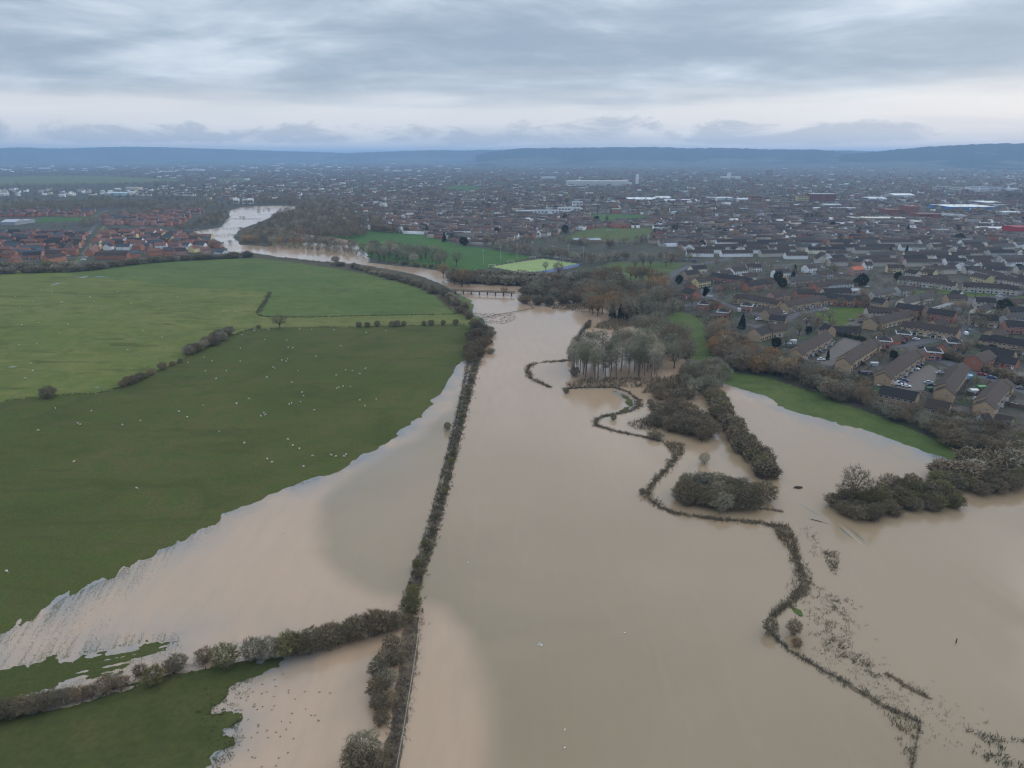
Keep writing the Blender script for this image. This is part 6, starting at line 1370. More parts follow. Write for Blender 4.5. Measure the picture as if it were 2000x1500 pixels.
far_houses('distant_houses', 'red brick houses at the back of the estate by the river', 200, 420, 408, 442, 230, (8, 20), [REDB, PINKB, REDB2, PINKB], [RBROWN, RRED, RRED, RSLATE], 407, shapes=[[(200, 442), (205, 425), (260, 418), (300, 414), (390, 408), (400, 412), (350, 440), (330, 442)]])
far_houses('caravan_park', 'white caravans and huts strung along the wood far left', -60, 275, 371, 385, 62, (9, 20), [(0.7, 0.72, 0.74), BEIGE, CREAM], [(0.6, 0.62, 0.64), (0.3, 0.3, 0.3), RGREY], 408)
far_houses('distant_houses', 'white houses behind the lock', 270, 520, 362, 384, 90, (9, 24), [WHITE, CREAM, BEIGE], [RBROWN, RGREY], 409)
far_houses('distant_houses', 'villages and sheds on the far left plain', -150, 900, 318, 336, 150, (14, 60), [WHITE, BEIGE, (0.7, 0.72, 0.75)], [RGREY, (0.5, 0.52, 0.54), RBROWN], 410, 1.5)
far_houses('distant_houses', 'white walled houses sprinkled through the town', 700, 2080, 392, 470, 150, (8, 16), [WHITE, (0.78, 0.78, 0.78)], [RGREY, (0.6, 0.6, 0.6), RBROWN], 411)
ROADPG = [(np.array([v.co.xy for v in o.data.vertices]), len(o.data.vertices)) for o in COL.objects if o.type == 'MESH' and o.name.split('.')[0] in ('road', 'parking_court', 'path')]
RV = np.concatenate([p for p, _ in ROADPG])
RC = [pgon(q) for q in ([(1590, 706), (1648, 660), (1700, 668), (1625, 716)], [(1740, 762), (1790, 722), (1832, 722), (1810, 762)], [(1842, 602), (1872, 580), (1902, 582), (1876, 606)])]
def ROADS(x, y):
    if (np.hypot(RV[:, 0] - x, RV[:, 1] - y) < 4.5).any(): return True
    return any(inside(np.array([x]), np.array([y]), q)[0] for q in RC)
def far_trees(label, px0, px1, py0, py1, n, h, cols, q, seed, kind='tree', wide=(0.9, 1.4), gaps=0.0):
    rg = np.random.default_rng(seed); px = px0 + (px1 - px0) * rg.random(n); py = py0 + (py1 - py0) * rg.random(n); x, y, z = G(px, py); k = np.ones(n, bool)
    for b in BLOCK: k &= ~inside(x, y, b)
    if py1 > 470 and TAKEN:
        tk = np.array(TAKEN)
        for i in np.where(k)[0]:
            if (np.hypot(tk[:, 0] - x[i], tk[:, 1] - y[i]) < tk[:, 2] * 0.55 + 2).any() or ROADS(x[i], y[i]): k[i] = False
    if gaps: k &= fbm(x / 220, y / 320, 3, seed) > gaps - 0.9
    tile('distant_trees', label, 'trees', kind, np.stack([x[k], y[k]], 1), h, cols, q, wide, 'stuff', seed)
TC = [BROWN, GREY, DARK, BROWN, DARK, (0.07, 0.08, 0.05)]
far_trees('bare garden trees among the near rows', 1320, 2060, 474, 640, 640, (4, 8.5), [BROWN, BROWN, GREY, DARK], 90, 501)
far_trees('bare trees among the brown roofed rows', 700, 2100, 430, 478, 1300, (5, 10), [BROWN, BROWN, GREY, DARK], 60, 502)
far_trees('trees through the middle town', 600, 2150, 390, 432, 2700, (7, 14), TC, 36, 503)
far_trees('dark evergreens through the middle town', 700, 2100, 392, 470, 120, (7, 13), [(0.035, 0.05, 0.03)], 90, 504, 'ever')
far_trees('trees through the far town', 300, 2200, 352, 392, 5200, (9, 15), TC, 20, 505, wide=(1.1, 1.8))
far_trees('woods and hedges at the far edge of the town', -150, 2250, 328, 354, 3900, (9, 15), TC, 16, 506, wide=(1.3, 2.4))
far_trees('woods on the far plain', -200, 2300, 309, 330, 3200, (11, 17), [DARK, BROWN, (0.06, 0.06, 0.045)], 12, 507, wide=(1.8, 3.5), gaps=0.8)
far_trees('wooded country behind the caravans on the left', -150, 560, 356, 398, 900, (8, 13), TC, 34, 508, wide=(1.1, 1.7))
far_trees('dark garden shrubs among the near rows', 1330, 2060, 515, 790, 1300, (1.4, 3.4), [(0.07, 0.085, 0.045), DARK, BROWN, (0.05, 0.065, 0.035)], 60, 510, 'bush')
far_trees('garden trees of the red brick estate', -40, 420, 425, 500, 150, (3, 6), [BROWN, DARK, OLIVE], 70, 509)
tile('far_wood', 'hedge line along the foot of the distant pale field', 'wood', 'bush', along([(-60, 364), (60, 363), (200, 361), (330, 358), (380, 354)], 110, 10, 71), (7, 11), [DARK, BROWN], 40)
tile('far_wood', 'dark wood at the right edge behind the sheds', 'wood', 'tree', wpts([(1950, 394), (2080, 396), (2080, 384), (1950, 384)], 110, 9, 72), (12, 17), [DARK, DARK, (0.05, 0.055, 0.04)], 90)

# ------------------------------------------------------------------ large buildings of the town
def big(name, label, cat, px0, px1, py, h, depth, wall, roof, wins=0, py1=None, gable=0.0, wcol=None, group=None):
    a = np.array(G(px0, py)[:2]); b = np.array(G(px1, py if py1 is None else py1)[:2]); d = b - a; L = float(np.hypot(*d)); ang = math.atan2(d[1], d[0])
    t = empty(name, (a[0], a[1], max(float(Hat(a[0], a[1])), 0.3)), ang)
    mb = MB(); mb.box(0, L, 0, depth, -1, h); link('wall', mb.mesh('wall', [M_WALL]), t, color=wall)
    mb = MB(); e = 0.5; g = max(gable, 0.6)
    mb.add([(-e, -e, h + .01), (L + e, -e, h + .01), (L + e, depth + e, h + .01), (-e, depth + e, h + .01), (-e, depth / 2, h + g), (L + e, depth / 2, h + g)], [(0, 1, 5, 4), (2, 3, 4, 5), (1, 2, 5), (3, 0, 4), (3, 2, 1, 0)])
    link('roof', mb.mesh('roof', [M_ROOF]), t, color=roof)
    if wins:
        k = max(2, int(L / 6)); wm = MB(); wm.box(-L / k * .30, L / k * .30, -.08, .04, -h / wins * .17, h / wins * .17); wme = wm.mesh('window', [M_GLASS if wcol is None else M_PLAIN])
        for f in range(wins):
            for j in range(k):
                if (j + 1) % 5 == 0 and wcol is None: continue
                link('window', wme, t, (L * (j + .5) / k, 0, (f + .52) * h / wins), 0, wcol)
    tag(t, label, cat, group); return t
GW, GG = (0.62, 0.66, 0.70), (0.34, 0.36, 0.38); WW = (0.78, 0.79, 0.80)
for a in (('school_building', 'white school block with rows of dark windows, left part', 'school', 1042, 1091, 424, 12, 20, WW, GG, 2), ('school_building', 'white school block set back on the right with a brown stair front', 'school', 1090, 1133, 418, 12, 20, WW, GG, 2), ('school_hall', 'grey sports hall left of the white school block', 'school', 1008, 1044, 422, 9, 25, GG, (0.40, 0.42, 0.44), 0), ('school_hall', 'low pale wing in front of the white school block', 'school', 1020, 1068, 430, 4, 14, GG, (0.46, 0.48, 0.5), 0), ('office_block', 'white square block behind the school', 'office', 1118, 1138, 406, 13, 15, WW, GG, 2),
   ('pavilion', 'low grey roofed pavilion beside the green school field', 'pavilion', 1120, 1174, 476, 4.5, 26, TAN2, (0.30, 0.33, 0.36), 0), ('warehouse', 'very long white store far behind the school', 'warehouse', 1108, 1228, 363, 17, 70, (0.58, 0.58, 0.57), (0.62, 0.62, 0.61), 0), ('warehouse', 'pale sheds left of the long white store', 'warehouse', 1058, 1086, 349, 9, 40, GW, GW, 0), ('warehouse', 'white hall with a shallow pitched roof right of the school', 'warehouse', 1228, 1284, 394, 5, 70, WW, (0.75, 0.78, 0.8), 0), ('warehouse', 'second white pitched hall right of the first one', 'warehouse', 1283, 1312, 391, 5, 60, WW, (0.75, 0.78, 0.8), 0),
   ('warehouse', 'long low pale shed in front of the white pitched halls', 'warehouse', 1298, 1362, 396, 4, 25, GW, GW, 0), ('warehouse', 'pale roofed shed in the middle town', 'warehouse', 1384, 1432, 391, 6, 40, GW, GW, 0), ('warehouse', 'pale shed joined right of the middle one', 'warehouse', 1440, 1466, 394, 6, 40, GW, GW, 0), ('sports_hall', 'white roofed hall behind the brick rows right of the school field', 'hall', 1294, 1358, 434, 4.5, 26, (0.12, 0.11, 0.12), (0.62, 0.62, 0.66), 0), ('tower_block', 'brown tower block on the skyline of the town', 'tower', 1497, 1508, 353, 46, 24, (0.30, 0.27, 0.26), (0.2, 0.18, 0.17), 0), ('tower_block', 'slim white tower right of the long white store', 'tower', 1242, 1247, 361, 40, 12, (0.7, 0.74, 0.78), GG, 0),
   ('office_block', 'long white office in front of the hills', 'office', 1410, 1447, 350, 12, 30, (0.75, 0.76, 0.70), GW, 0), ('office_block', 'stubby white tower on the long white office', 'office', 1421, 1427, 350.5, 30, 12, (0.75, 0.76, 0.70), GW, 0), ('hotel', 'large red brick block with a grey mansard roof', 'hotel', 1583, 1631, 398, 22, 40, (0.24, 0.10, 0.075), GG, 4), ('flats', 'cream and brown flats left of the red brick block', 'flats', 1558, 1580, 398, 18, 20, YELL, RBROWN, 3), ('flats', 'orange brick flats in the middle town', 'flats', 1466, 1486, 398, 17, 20, (0.3, 0.17, 0.11), RBROWN, 3),
   ('station', 'long white station roofs', 'station', 1590, 1672, 412, 6, 20, GW, (0.66, 0.67, 0.70), 0), ('station', 'white pavilion rising over the station roofs', 'station', 1608, 1643, 409, 10, 22, GG, (0.75, 0.77, 0.8), 0), ('warehouse', 'cream roofed sheds above the white bungalows', 'warehouse', 1668, 1782, 433, 6, 34, (0.4, 0.36, 0.3), (0.62, 0.58, 0.50), 0), ('theatre', 'low red brick theatre wing', 'theatre', 1731, 1768, 424, 13, 30, (0.26, 0.10, 0.075), (0.22, 0.10, 0.08), 0), ('theatre', 'high red brick theatre tower', 'theatre', 1767, 1793, 425, 20, 26, (0.27, 0.125, 0.085), (0.25, 0.13, 0.09), 0), ('theatre', 'red brick theatre front with white windows', 'theatre', 1793, 1837, 432, 12, 30, (0.27, 0.10, 0.075), (0.2, 0.1, 0.08), 2),
   ('supermarket', 'grey roofed supermarket right of the red theatre', 'shop', 1840, 1891, 429, 7, 50, (0.55, 0.55, 0.55), (0.30, 0.32, 0.35), 0), ('retail_shed', 'white roofed retail shed with a blue front', 'shop', 1856, 1945, 412, 8, 80, (0.06, 0.22, 0.50), (0.74, 0.75, 0.74), 0), ('retail_shed', 'white roofed retail shed at the right edge of the row', 'shop', 1926, 1962, 401, 6, 70, GG, (0.76, 0.77, 0.78), 0), ('retail_shed', 'pale grey retail shed beside the blue fronted one', 'shop', 1944, 1990, 407, 5, 60, GG, (0.45, 0.48, 0.52), 0), ('retail_shed', 'low white roofed shed near the right edge', 'shop', 1963, 1996, 421, 6, 40, GW, (0.72, 0.74, 0.76), 0),
   ('warehouse', 'white barrel roofed shed in front of the retail sheds', 'warehouse', 1918, 1980, 455, 5, 34, (0.2, 0.22, 0.25), (0.82, 0.83, 0.85), 0), ('warehouse', 'cream flat roofed garage with blue trim', 'warehouse', 1872, 1948, 461, 5, 34, (0.10, 0.13, 0.22), (0.58, 0.54, 0.46), 0), ('shop', 'white fronted showroom with a blue base', 'shop', 1828, 1852, 457, 6, 14, WW, GG, 1), ('warehouse', 'bright red building at the right edge', 'warehouse', 1981, 2020, 461, 12, 30, (0.42, 0.05, 0.06), (0.3, 0.05, 0.05), 0), ('warehouse', 'pale roof below the bright red building', 'warehouse', 1955, 2020, 472, 5, 40, GG, (0.6, 0.63, 0.66), 0),
   ('office_block', 'pale hall with a raised white roof in the town', 'office', 1746, 1786, 389, 10, 50, GW, (0.72, 0.73, 0.72), 0), ('warehouse', 'white low roofs left of the pale raised hall', 'warehouse', 1694, 1732, 392, 5, 40, GW, (0.7, 0.72, 0.74), 0), ('flats', 'white apartment blocks at the right edge of the town', 'flats', 1894, 1930, 374, 14, 30, WW, GG, 3), ('flats', 'white apartment block right of the first one', 'flats', 1932, 1957, 374, 13, 30, (0.6, 0.63, 0.68), GG, 3), ('flats', 'pinkish apartment block left of the white ones', 'flats', 1829, 1856, 373, 14, 30, (0.45, 0.40, 0.37), GG, 2), ('flats', 'small white apartment blocks between the larger ones', 'flats', 1860, 1880, 374, 12, 20, (0.6, 0.58, 0.54), GG, 2), ('warehouse', 'white roof at the edge of the dark wood', 'warehouse', 1968, 1988, 373, 8, 30, GW, WW, 0), ('flats', 'long orange brown block below the apartments', 'flats', 1882, 1926, 388, 9, 30, (0.30, 0.17, 0.10), RBROWN, 2),
   ('school_building', 'grey white pitched school roofs at the left edge', 'school', 2, 30, 440, 5, 30, GG, (0.42, 0.44, 0.48), 0), ('school_building', 'pale hall beside the grey school roofs', 'school', 24, 50, 437, 5, 25, GG, (0.46, 0.48, 0.52), 0), ('lock_house', 'leftmost white gabled house at the head of the flood', 'house', 456, 466, 398, 9, 10, WW, (0.6, 0.6, 0.6), 1), ('lock_house', 'middle white gabled house at the head of the flood', 'house', 473, 483, 398, 8, 10, WW, GG, 1), ('lock_house', 'rightmost white gabled house at the head of the flood', 'house', 484, 494, 398, 9, 10, WW, (0.6, 0.6, 0.6), 1), ('warehouse', 'turquoise and white sheds behind the far left wood', 'warehouse', 206, 246, 382, 8, 40, (0.45, 0.62, 0.62), GW, 0), ('warehouse', 'cream sheds on the far left', 'warehouse', 245, 270, 371, 8, 30, CREAM, CREAM, 0), ('warehouse', 'pale glasshouses on the far left plain', 'warehouse', -40, 33, 319.5, 9, 200, WW, WW, 0)):
    big(*a, gable=3.5 if a[1].find('pitched') >= 0 or a[0] == 'lock_house' or a[1].find('raised') >= 0 else (2.5 if 'barrel' in a[1] else 0.0))
rgb = np.random.default_rng(77)
for i in range(42):                      # white topped bungalows below the cream sheds
    px = 1560 + 200 * rgb.random(); py = 437 + 9 * rgb.random()
    t = big('bungalow', 'white topped bungalow', 'house', px, px + 7 + 6 * rgb.random(), py, 3.0, 9, WW, (0.66, 0.68, 0.71), 0, gable=1.6)
    del t['label']; later(t, 'white topped bungalow', px, py, 'house', 'white topped bungalows below the cream sheds', HLM)

# ------------------------------------------------------------------ footbridge, fences, pitch furniture
def footbridge():
    a = np.array([*P0(868, 566.0, 2.9), 2.9]); b = np.array([*P0(1006, 571.5, 2.9), 2.9]); L = np.hypot(*(b - a)[:2]); t = empty('footbridge', (a[0], a[1], 0), math.atan2(b[1] - a[1], b[0] - a[0]))
    m = MB(); m.box(0, L, -1.1, 1.1, 2.3, 2.75); link('deck', m.mesh('deck', [M_TIMBER]), t)
    for y in (-1.1, 1.1):
        m = MB(); m.box(0, L, y - .05, y + .05, 3.7, 3.85); m.box(0, L, y - .04, y + .04, 3.2, 3.3); link('handrail', m.mesh('handrail', [M_TIMBER]), t)
    m = MB(); m.box(-.05, .05, -1.16, -1.06, 2.75, 3.7); m.box(-.05, .05, 1.06, 1.16, 2.75, 3.7); pm = m.mesh('rail_post', [M_TIMBER])
    for i in range(28): link('rail_post', pm, t, (L * (i + .5) / 28, 0, 0))
    m = MB(); m.box(-.3, .3, -1.0, 1.0, -1, 2.3); m.box(-.4, .4, -1.2, 1.2, 2.0, 2.296); pm = m.mesh('pier', [M_TIMBER])
    for i in range(9): link('pier', pm, t, (3 + (L - 6) * i / 8, 0, 0))
    tag(t, 'low dark footbridge on piers crossing the flooded river', 'bridge')
footbridge()
def post_fence(name, label, pts, step, h, mat, rails=(0.9,), r=0.06, wire=0.02, cat='fence'):
    a = np.array(pts, float); x, y, z = G(a[:, 0], a[:, 1]); pg = np.stack([x, y], 1); d = np.concatenate([[0], np.cumsum(np.hypot(*np.diff(pg, axis=0).T))]); k = max(2, int(d[-1] / step)); s = np.linspace(0, d[-1], k + 1)
    X = np.interp(s, d, x); Y = np.interp(s, d, y); Z = np.maximum(Hat(X, Y), 0); t = empty(name, (X[0], Y[0], Z[0])); m = MB(); m.box(-r, r, -r, r, -0.5, h); pm = m.mesh('post', [mat])
    for i in range(k + 1): link('post', pm, t, (X[i] - X[0], Y[i] - Y[0], Z[i] - Z[0]))
    for rz in rails:
        m = MB()
        for i in range(k): m.tube((X[i] - X[0], Y[i] - Y[0], Z[i] - Z[0] + rz * h), (X[i + 1] - X[0], Y[i + 1] - Y[0], Z[i + 1] - Z[0] + rz * h), wire, wire, 4, 0, False)
        link('rail', m.mesh('rail', [mat]), t)
    tag(t, label, cat)
post_fence('rail_fence', 'pale rail fence along the right side of the lower flood bank', [(821, 1197), (815, 1260), (803, 1340), (790, 1420), (776, 1500), (766, 1560)], 2.4, 1.2, M_PALE, (0.95, 0.5), 0.06, 0.035)
post_fence('wire_fence', 'dark wire fence below the bushes of the bottom left field', [(150, 1374), (240, 1352), (330, 1328), (410, 1308), (480, 1294)], 2.6, 1.1, M_TIMBER, (0.9, 0.5), 0.06, 0.02)
post_fence('post_fence', 'line of fence posts crossing the water below the footbridge', [(928, 626), (960, 618), (1000, 611), (1042, 603)], 1.6, 0.9, M_TIMBER, (0.9, 0.5), 0.10, 0.07)
post_fence('post_fence', 'fence line running to the wood at the right shore', [(1100, 604), (1130, 609), (1165, 612), (1200, 616)], 1.8, 0.8, M_TIMBER, (0.9,), 0.10, 0.06)
post_fence('post_fence', 'short fence at the brown bushes right of the footbridge', [(1018, 587), (1030, 594), (1042, 602)], 1.6, 1.0, M_TIMBER, (0.9, 0.4), 0.10, 0.08)
post_fence('wire_fence', 'wire fence along the curving boundary of the left fields', LINE_FIELD[1:8], 5, 1.2, M_TIMBER, (0.9,), 0.07, 0.03)
post_fence('wire_fence', 'wire fence below the track strip', LINE_FIELD[8:], 5, 1.2, M_TIMBER, (0.9,), 0.08, 0.04)
def gate(px, py):
    x, y, z = G(px, py); t = empty('field_gate', (x, y, max(float(z), 0)), 0.05)
    for s in (0, 2.6):
        m = MB(); m.box(s - .1, s + .1, -.1, .1, -.3, 1.4); link('post', m.mesh('post', [M_TIMBER]), t)
    for k in range(4):
        m = MB(); m.box(0.1, 2.5, -.03, .03, .2 + .28 * k, .32 + .28 * k); link('bar', m.mesh('bar', [M_TIMBER]), t)
    tag(t, 'dark timber gate where the two parts of the flood bank meet', 'gate')
gate(806, 1197)
def mast(px, py, h, label):
    x, y, z = G(px, py); t = empty('floodlight_mast', (x, y, z)); m = MB(); m.tube((0, 0, 0), (0, 0, h), .22, .12, 8); link('pole', m.mesh('pole', [M_PALEM]), t)
    m = MB(); m.box(-1.2, 1.2, -.12, .12, h - .5, h + .4); link('lamp_head', m.mesh('lamp_head', [M_PALEM]), t); tag(t, label, 'floodlight', 'floodlight masts of the pitches')
M_PALEM = flat_mat('galvanised_steel', (0.42, 0.44, 0.45), 0.5)
for px, py, h, lab in ((944, 517, 15, 'floodlight mast leftmost by the long playing field'), (978, 510, 15, 'floodlight mast second from the left'), (1010, 504, 15, 'floodlight mast third from the left'), (1040, 498, 15, 'floodlight mast at the far corner of the lime pitch'), (1080, 503, 12, 'floodlight mast behind the far goal of the lime pitch'), (1110, 506, 15, 'floodlight mast near the right end of the lime pitch'), (1139, 510, 15, 'floodlight mast at the trees right of the lime pitch'), (1261, 522, 14, 'lone mast on the road meadow'), (1090, 528, 9, 'short mast beside the blue court')): mast(px, py, h, lab)
def goal(px, py, rz, w, label):
    x, y, z = G(px, py); t = empty('goal', (x, y, z), rz)
    for s in (-w / 2, w / 2):
        m = MB(); m.tube((s, 0, 0), (s, 0, 2.4), .12, .12, 6); link('goal_post', m.mesh('goal_post', [M_FRAME]), t)
    m = MB(); m.tube((-w / 2, 0, 2.4), (w / 2, 0, 2.4), .12, .12, 6); link('crossbar', m.mesh('crossbar', [M_FRAME]), t)
    m = MB()
    for s in (-w / 2, w / 2): m.tube((s, 0, 2.3), (s, 1.8, 0.1), .06, .06, 4)
    link('net_frame', m.mesh('net_frame', [M_FRAME]), t); tag(t, label, 'goal', 'goals of the pitches')
for px, py, rz, w, lab in ((961, 521, 0.2, 7, 'white goal at the left corner of the lime pitch'), (997, 514, 0.2, 7, 'white goal on the left side of the lime pitch'), (1040, 506, 0.2, 7, 'white goal at the far left of the lime pitch'), (1088, 507, -.1, 7, 'white goal behind the far edge of the lime pitch'), (1107, 510, -.1, 9, 'large white goal at the far right of the lime pitch'), (1246, 532, 0, 6, 'white goal on the road meadow'), (1190, 452, 0, 7, 'white goal on the green school field')): goal(px, py, rz, w, lab)

# ------------------------------------------------------------------ cars
def car_protos(van=False):
    L, W, H = (4.3, 1.75, 1.45) if not van else (5.0, 1.95, 2.1)
    prof = [(-L / 2, .35), (-L / 2, .75), (-L / 2 + .25, .95), (-.5 * L + .95, 1.0), (L / 2 - 1.15, .98), (L / 2 - .2, .8), (L / 2, .6), (L / 2, .35)] if not van else [(-L / 2, .35), (-L / 2, 1.1), (-L / 2 + .1, 1.2), (L / 2 - 1.2, 1.2), (L / 2 - .3, 1.0), (L / 2, .8), (L / 2, .35)]
    n = len(prof); m = MB(); m.add([(x, -W / 2, z) for x, z in prof] + [(x, W / 2, z) for x, z in prof], [tuple(reversed(range(n))), tuple(range(n, 2 * n))] + [(i, (i + 1) % n, n + (i + 1) % n, n + i)[::-1] for i in range(n)])
    x0, x1 = (-L / 2 + .35, L / 2 - 1.2) if not van else (-L / 2 + .05, L / 2 - 1.0)
    zb = 0.97 if not van else 1.19; ins = .55 if not van else .12
    # roof skin
    m.add([(x0 + ins, -W / 2 + .22, H - .05), (x1 - .75, -W / 2 + .22, H - .05), (x1 - .75, W / 2 - .22, H - .05), (x0 + ins, W / 2 - .22, H - .05), (x0 + ins, -W / 2 + .22, H), (x1 - .75, -W / 2 + .22, H), (x1 - .75, W / 2 - .22, H), (x0 + ins, W / 2 - .22, H)], [(4, 5, 6, 7), (0, 1, 5, 4), (1, 2, 6, 5), (2, 3, 7, 6), (3, 0, 4, 7)])
    if van: m.box(x0, x1 - 1.4, -W / 2 + .03, W / 2 - .03, 1.15, H - .03)
    body = m.mesh('body', [M_PAINT]); m = MB()
    a = [(x0, -W / 2 + .06, zb), (x1, -W / 2 + .06, zb), (x1, W / 2 - .06, zb), (x0, W / 2 - .06, zb), (x0 + ins, -W / 2 + .23, H - .051), (x1 - .76, -W / 2 + .23, H - .051), (x1 - .76, W / 2 - .23, H - .051), (x0 + ins, W / 2 - .23, H - .051)]
    m.add(a, [(0, 1, 5, 4), (1, 2, 6, 5), (2, 3, 7, 6), (3, 0, 4, 7)]); glass = m.mesh('window', [M_GLASS])
    m = MB(); m.tube((0, -.11, 0), (0, .11, 0), .32, .32, 12); wheel = m.mesh('wheel', [M_TYRE])
    m = MB(); m.box(-.05, .05, -.16, .16, -.08, .08); lamp = m.mesh('headlight', [M_FRAME])
    return body, glass, wheel, lamp, L, W
CARP = car_protos(); VANP = car_protos(True)
def car(px, py, rz, col, label=None, van=False, cname=''):
    x, y, z = G(px, py); body, glass, wheel, lamp, L, W = VANP if van else CARP; t = empty('parked_van' if van else 'parked_car', (x, y, float(z) + .07), rz)
    link('body', body, t, color=col); link('window', glass, t)
    for sx in (-1, 1):
        for sy in (-1, 1): link('wheel', wheel, t, (sx * L * .3, sy * (W / 2 - .09), .32))
    for sy in (-1, 1): link('headlight', lamp, t, (L / 2 - .02, sy * (W / 2 - .3), .66))
    if label: tag(t, label, 'van' if van else 'car', 'cars parked in the estate')
    else: later(t, f'{cname} parked {"van" if van else "car"}', px, py, 'van' if van else 'car', 'cars parked in the estate', HLM)
CC = dict(white=(0.75, 0.76, 0.78), silver=(0.45, 0.47, 0.50), black=(0.02, 0.02, 0.025), blue=(0.06, 0.09, 0.22), red=(0.30, 0.03, 0.03), grey=(0.15, 0.16, 0.17), green=(0.03, 0.06, 0.05), yellow=(0.8, 0.45, 0.05))
rzA = 0.9
for px, py, rz, c, v in ((1770, 756, -.3, 'white', 0), (1752, 752, -.35, 'white', 1), (1760, 749, -.4, 'grey', 0), (1766, 745, -.4, 'blue', 0), (1722, 754, .2, 'white', 0), (1736, 752, -.3, 'white', 0), (1818, 754, -.1, 'green', 0), (1814, 749, -.1, 'silver', 0), (1836, 730, .0, 'silver', 0), (1787, 722, -.45, 'white', 0), (1792, 718, -.45, 'black', 0), (1796, 713, -.4, 'blue', 0), (1784, 717, -.45, 'grey', 0),
    (1917, 733, -.45, 'red', 0), (1936, 739, -.45, 'blue', 0), (1966, 750, -.5, 'silver', 0), (1995, 760, -.4, 'grey', 0), (1978, 792, -.2, 'black', 0), (1886, 654, 1.2, 'white', 1), (1813, 653, 1.1, 'white', 1), (1830, 657, -.1, 'black', 0), (1762, 671, -.2, 'black', 0), (1789, 664, -.3, 'white', 0), (1799, 679, .6, 'black', 0), (1685, 619, -.3, 'red', 0), (1664, 627, .4, 'grey', 0), (1680, 630, .3, 'grey', 0),
    (1618, 671, -.2, 'white', 0), (1612, 672, -.2, 'silver', 0), (1598, 688, -.2, 'blue', 0), (1576, 696, -.25, 'black', 1), (1591, 694, -.2, 'black', 0), (1604, 704, .1, 'white', 0), (1575, 626, .3, 'white', 0), (1530, 614, -.1, 'white', 1), (1609, 631, .1, 'white', 0), (1482, 625, .1, 'white', 0), (1606, 608, .3, 'silver', 0), (1613, 605, .3, 'white', 0), (1577, 604, -.4, 'blue', 0), (1531, 543, .1, 'yellow', 1), (1537, 539, .1, 'white', 0), (1551, 539, .1, 'white', 0), (1566, 536, .2, 'red', 0), (1579, 534, .3, 'silver', 0), (1641, 535, -.6, 'white', 0), (1606, 523, -.6, 'white', 0), (1602, 521, -.6, 'blue', 0),
    (1673, 570, .1, 'white', 1), (1682, 566, .2, 'silver', 0), (1694, 561, .3, 'white', 0), (1387, 580, .1, 'white', 0), (1356, 511, .1, 'blue', 1), (1951, 580, -.4, 'white', 0), (1892, 646, 1.3, 'grey', 0), (1842, 561, .3, 'white', 0), (1804, 565, .1, 'grey', 0), (1860, 553, .1, 'white', 0), (1906, 602, .5, 'white', 0), (1346, 507, .0, 'white', 0), (1336, 509, .0, 'grey', 0), (1322, 510, .0, 'red', 0), (1300, 511, .0, 'white', 0), (1620, 504, -.4, 'white', 0), (1595, 514, .0, 'white', 0), (1404, 490, .1, 'white', 0), (1404, 496, .1, 'white', 0), (1424, 496, .4, 'silver', 0), (1337, 486, .2, 'white', 0), (1450, 474, .5, 'white', 0), (1443, 478, .5, 'white', 0), (1658, 503, -.2, 'white', 0), (1520, 512, .0, 'silver', 0)):
    car(px, py, rz, CC[c], None, bool(v), c)
for i in range(16):                   # cars along the green avenue of the red estate
    f = i / 15; px = 133 + 45 * f + (rgb.random() - .5) * 2; py = 500 - 46 * f; c = ('white', 'silver', 'black', 'blue', 'white')[i % 5]; car(px, py, 0.6, CC[c], None, False, c)
for i in range(5): c = ('white', 'silver', 'white', 'black', 'grey')[i]; car(163 + 3.0 * i, 508 - 5.5 * i, 0.3, CC[c], None, False, c)
for i in range(12): c = ('white', 'blue', 'silver', 'white')[i % 4]; car(270 + 14 * rgb.random(), 428 + 36 * rgb.random(), 0.8, CC[c], None, False, c)

# ------------------------------------------------------------------ sheep: one continuous body each, grown over a joint skeleton
def skin_mesh(name, joints, edges, radii, mat, sub=1):
    me = bpy.data.meshes.new(name + '_skeleton'); me.from_pydata(joints, edges, []); o = bpy.data.objects.new(name, me); COL.objects.link(o)
    o.modifiers.new('skin', 'SKIN'); s = o.modifiers.new('sub', 'SUBSURF'); s.levels = sub
    for i, r in enumerate(radii): me.skin_vertices[0].data[i].radius = (r, r)
    me.skin_vertices[0].data[0].use_root = True
    dg = bpy.context.evaluated_depsgraph_get(); out = bpy.data.meshes.new_from_object(o.evaluated_get(dg)); out.name = name; out.materials.clear(); out.materials.append(mat); bpy.data.objects.remove(o); return out
def sheep_mesh(graze):
    J = [(0, 0, .62), (.38, 0, .64), (-.38, 0, .62), (-.58, 0, .55), (.55, 0, .72 if not graze else .52), (.72, 0, .92 if not graze else .28), (.90, 0, .86 if not graze else .10)]
    E = [(0, 1), (0, 2), (2, 3), (1, 4), (4, 5), (5, 6)]; Rr = [.31, .28, .29, .12, .15, .12, .07]
    for bx, b in ((.34, 1), (-.34, 2)):
        for s in (-.14, .14):
            k = len(J); J += [(bx, s, .34), (bx + .02, s, .02)]; E += [(b, k), (k, k + 1)]; Rr += [.07, .045]
    return skin_mesh('sheep', J, E, Rr, M_WOOL, 1)
SHEEP = [sheep_mesh(True), sheep_mesh(False)]
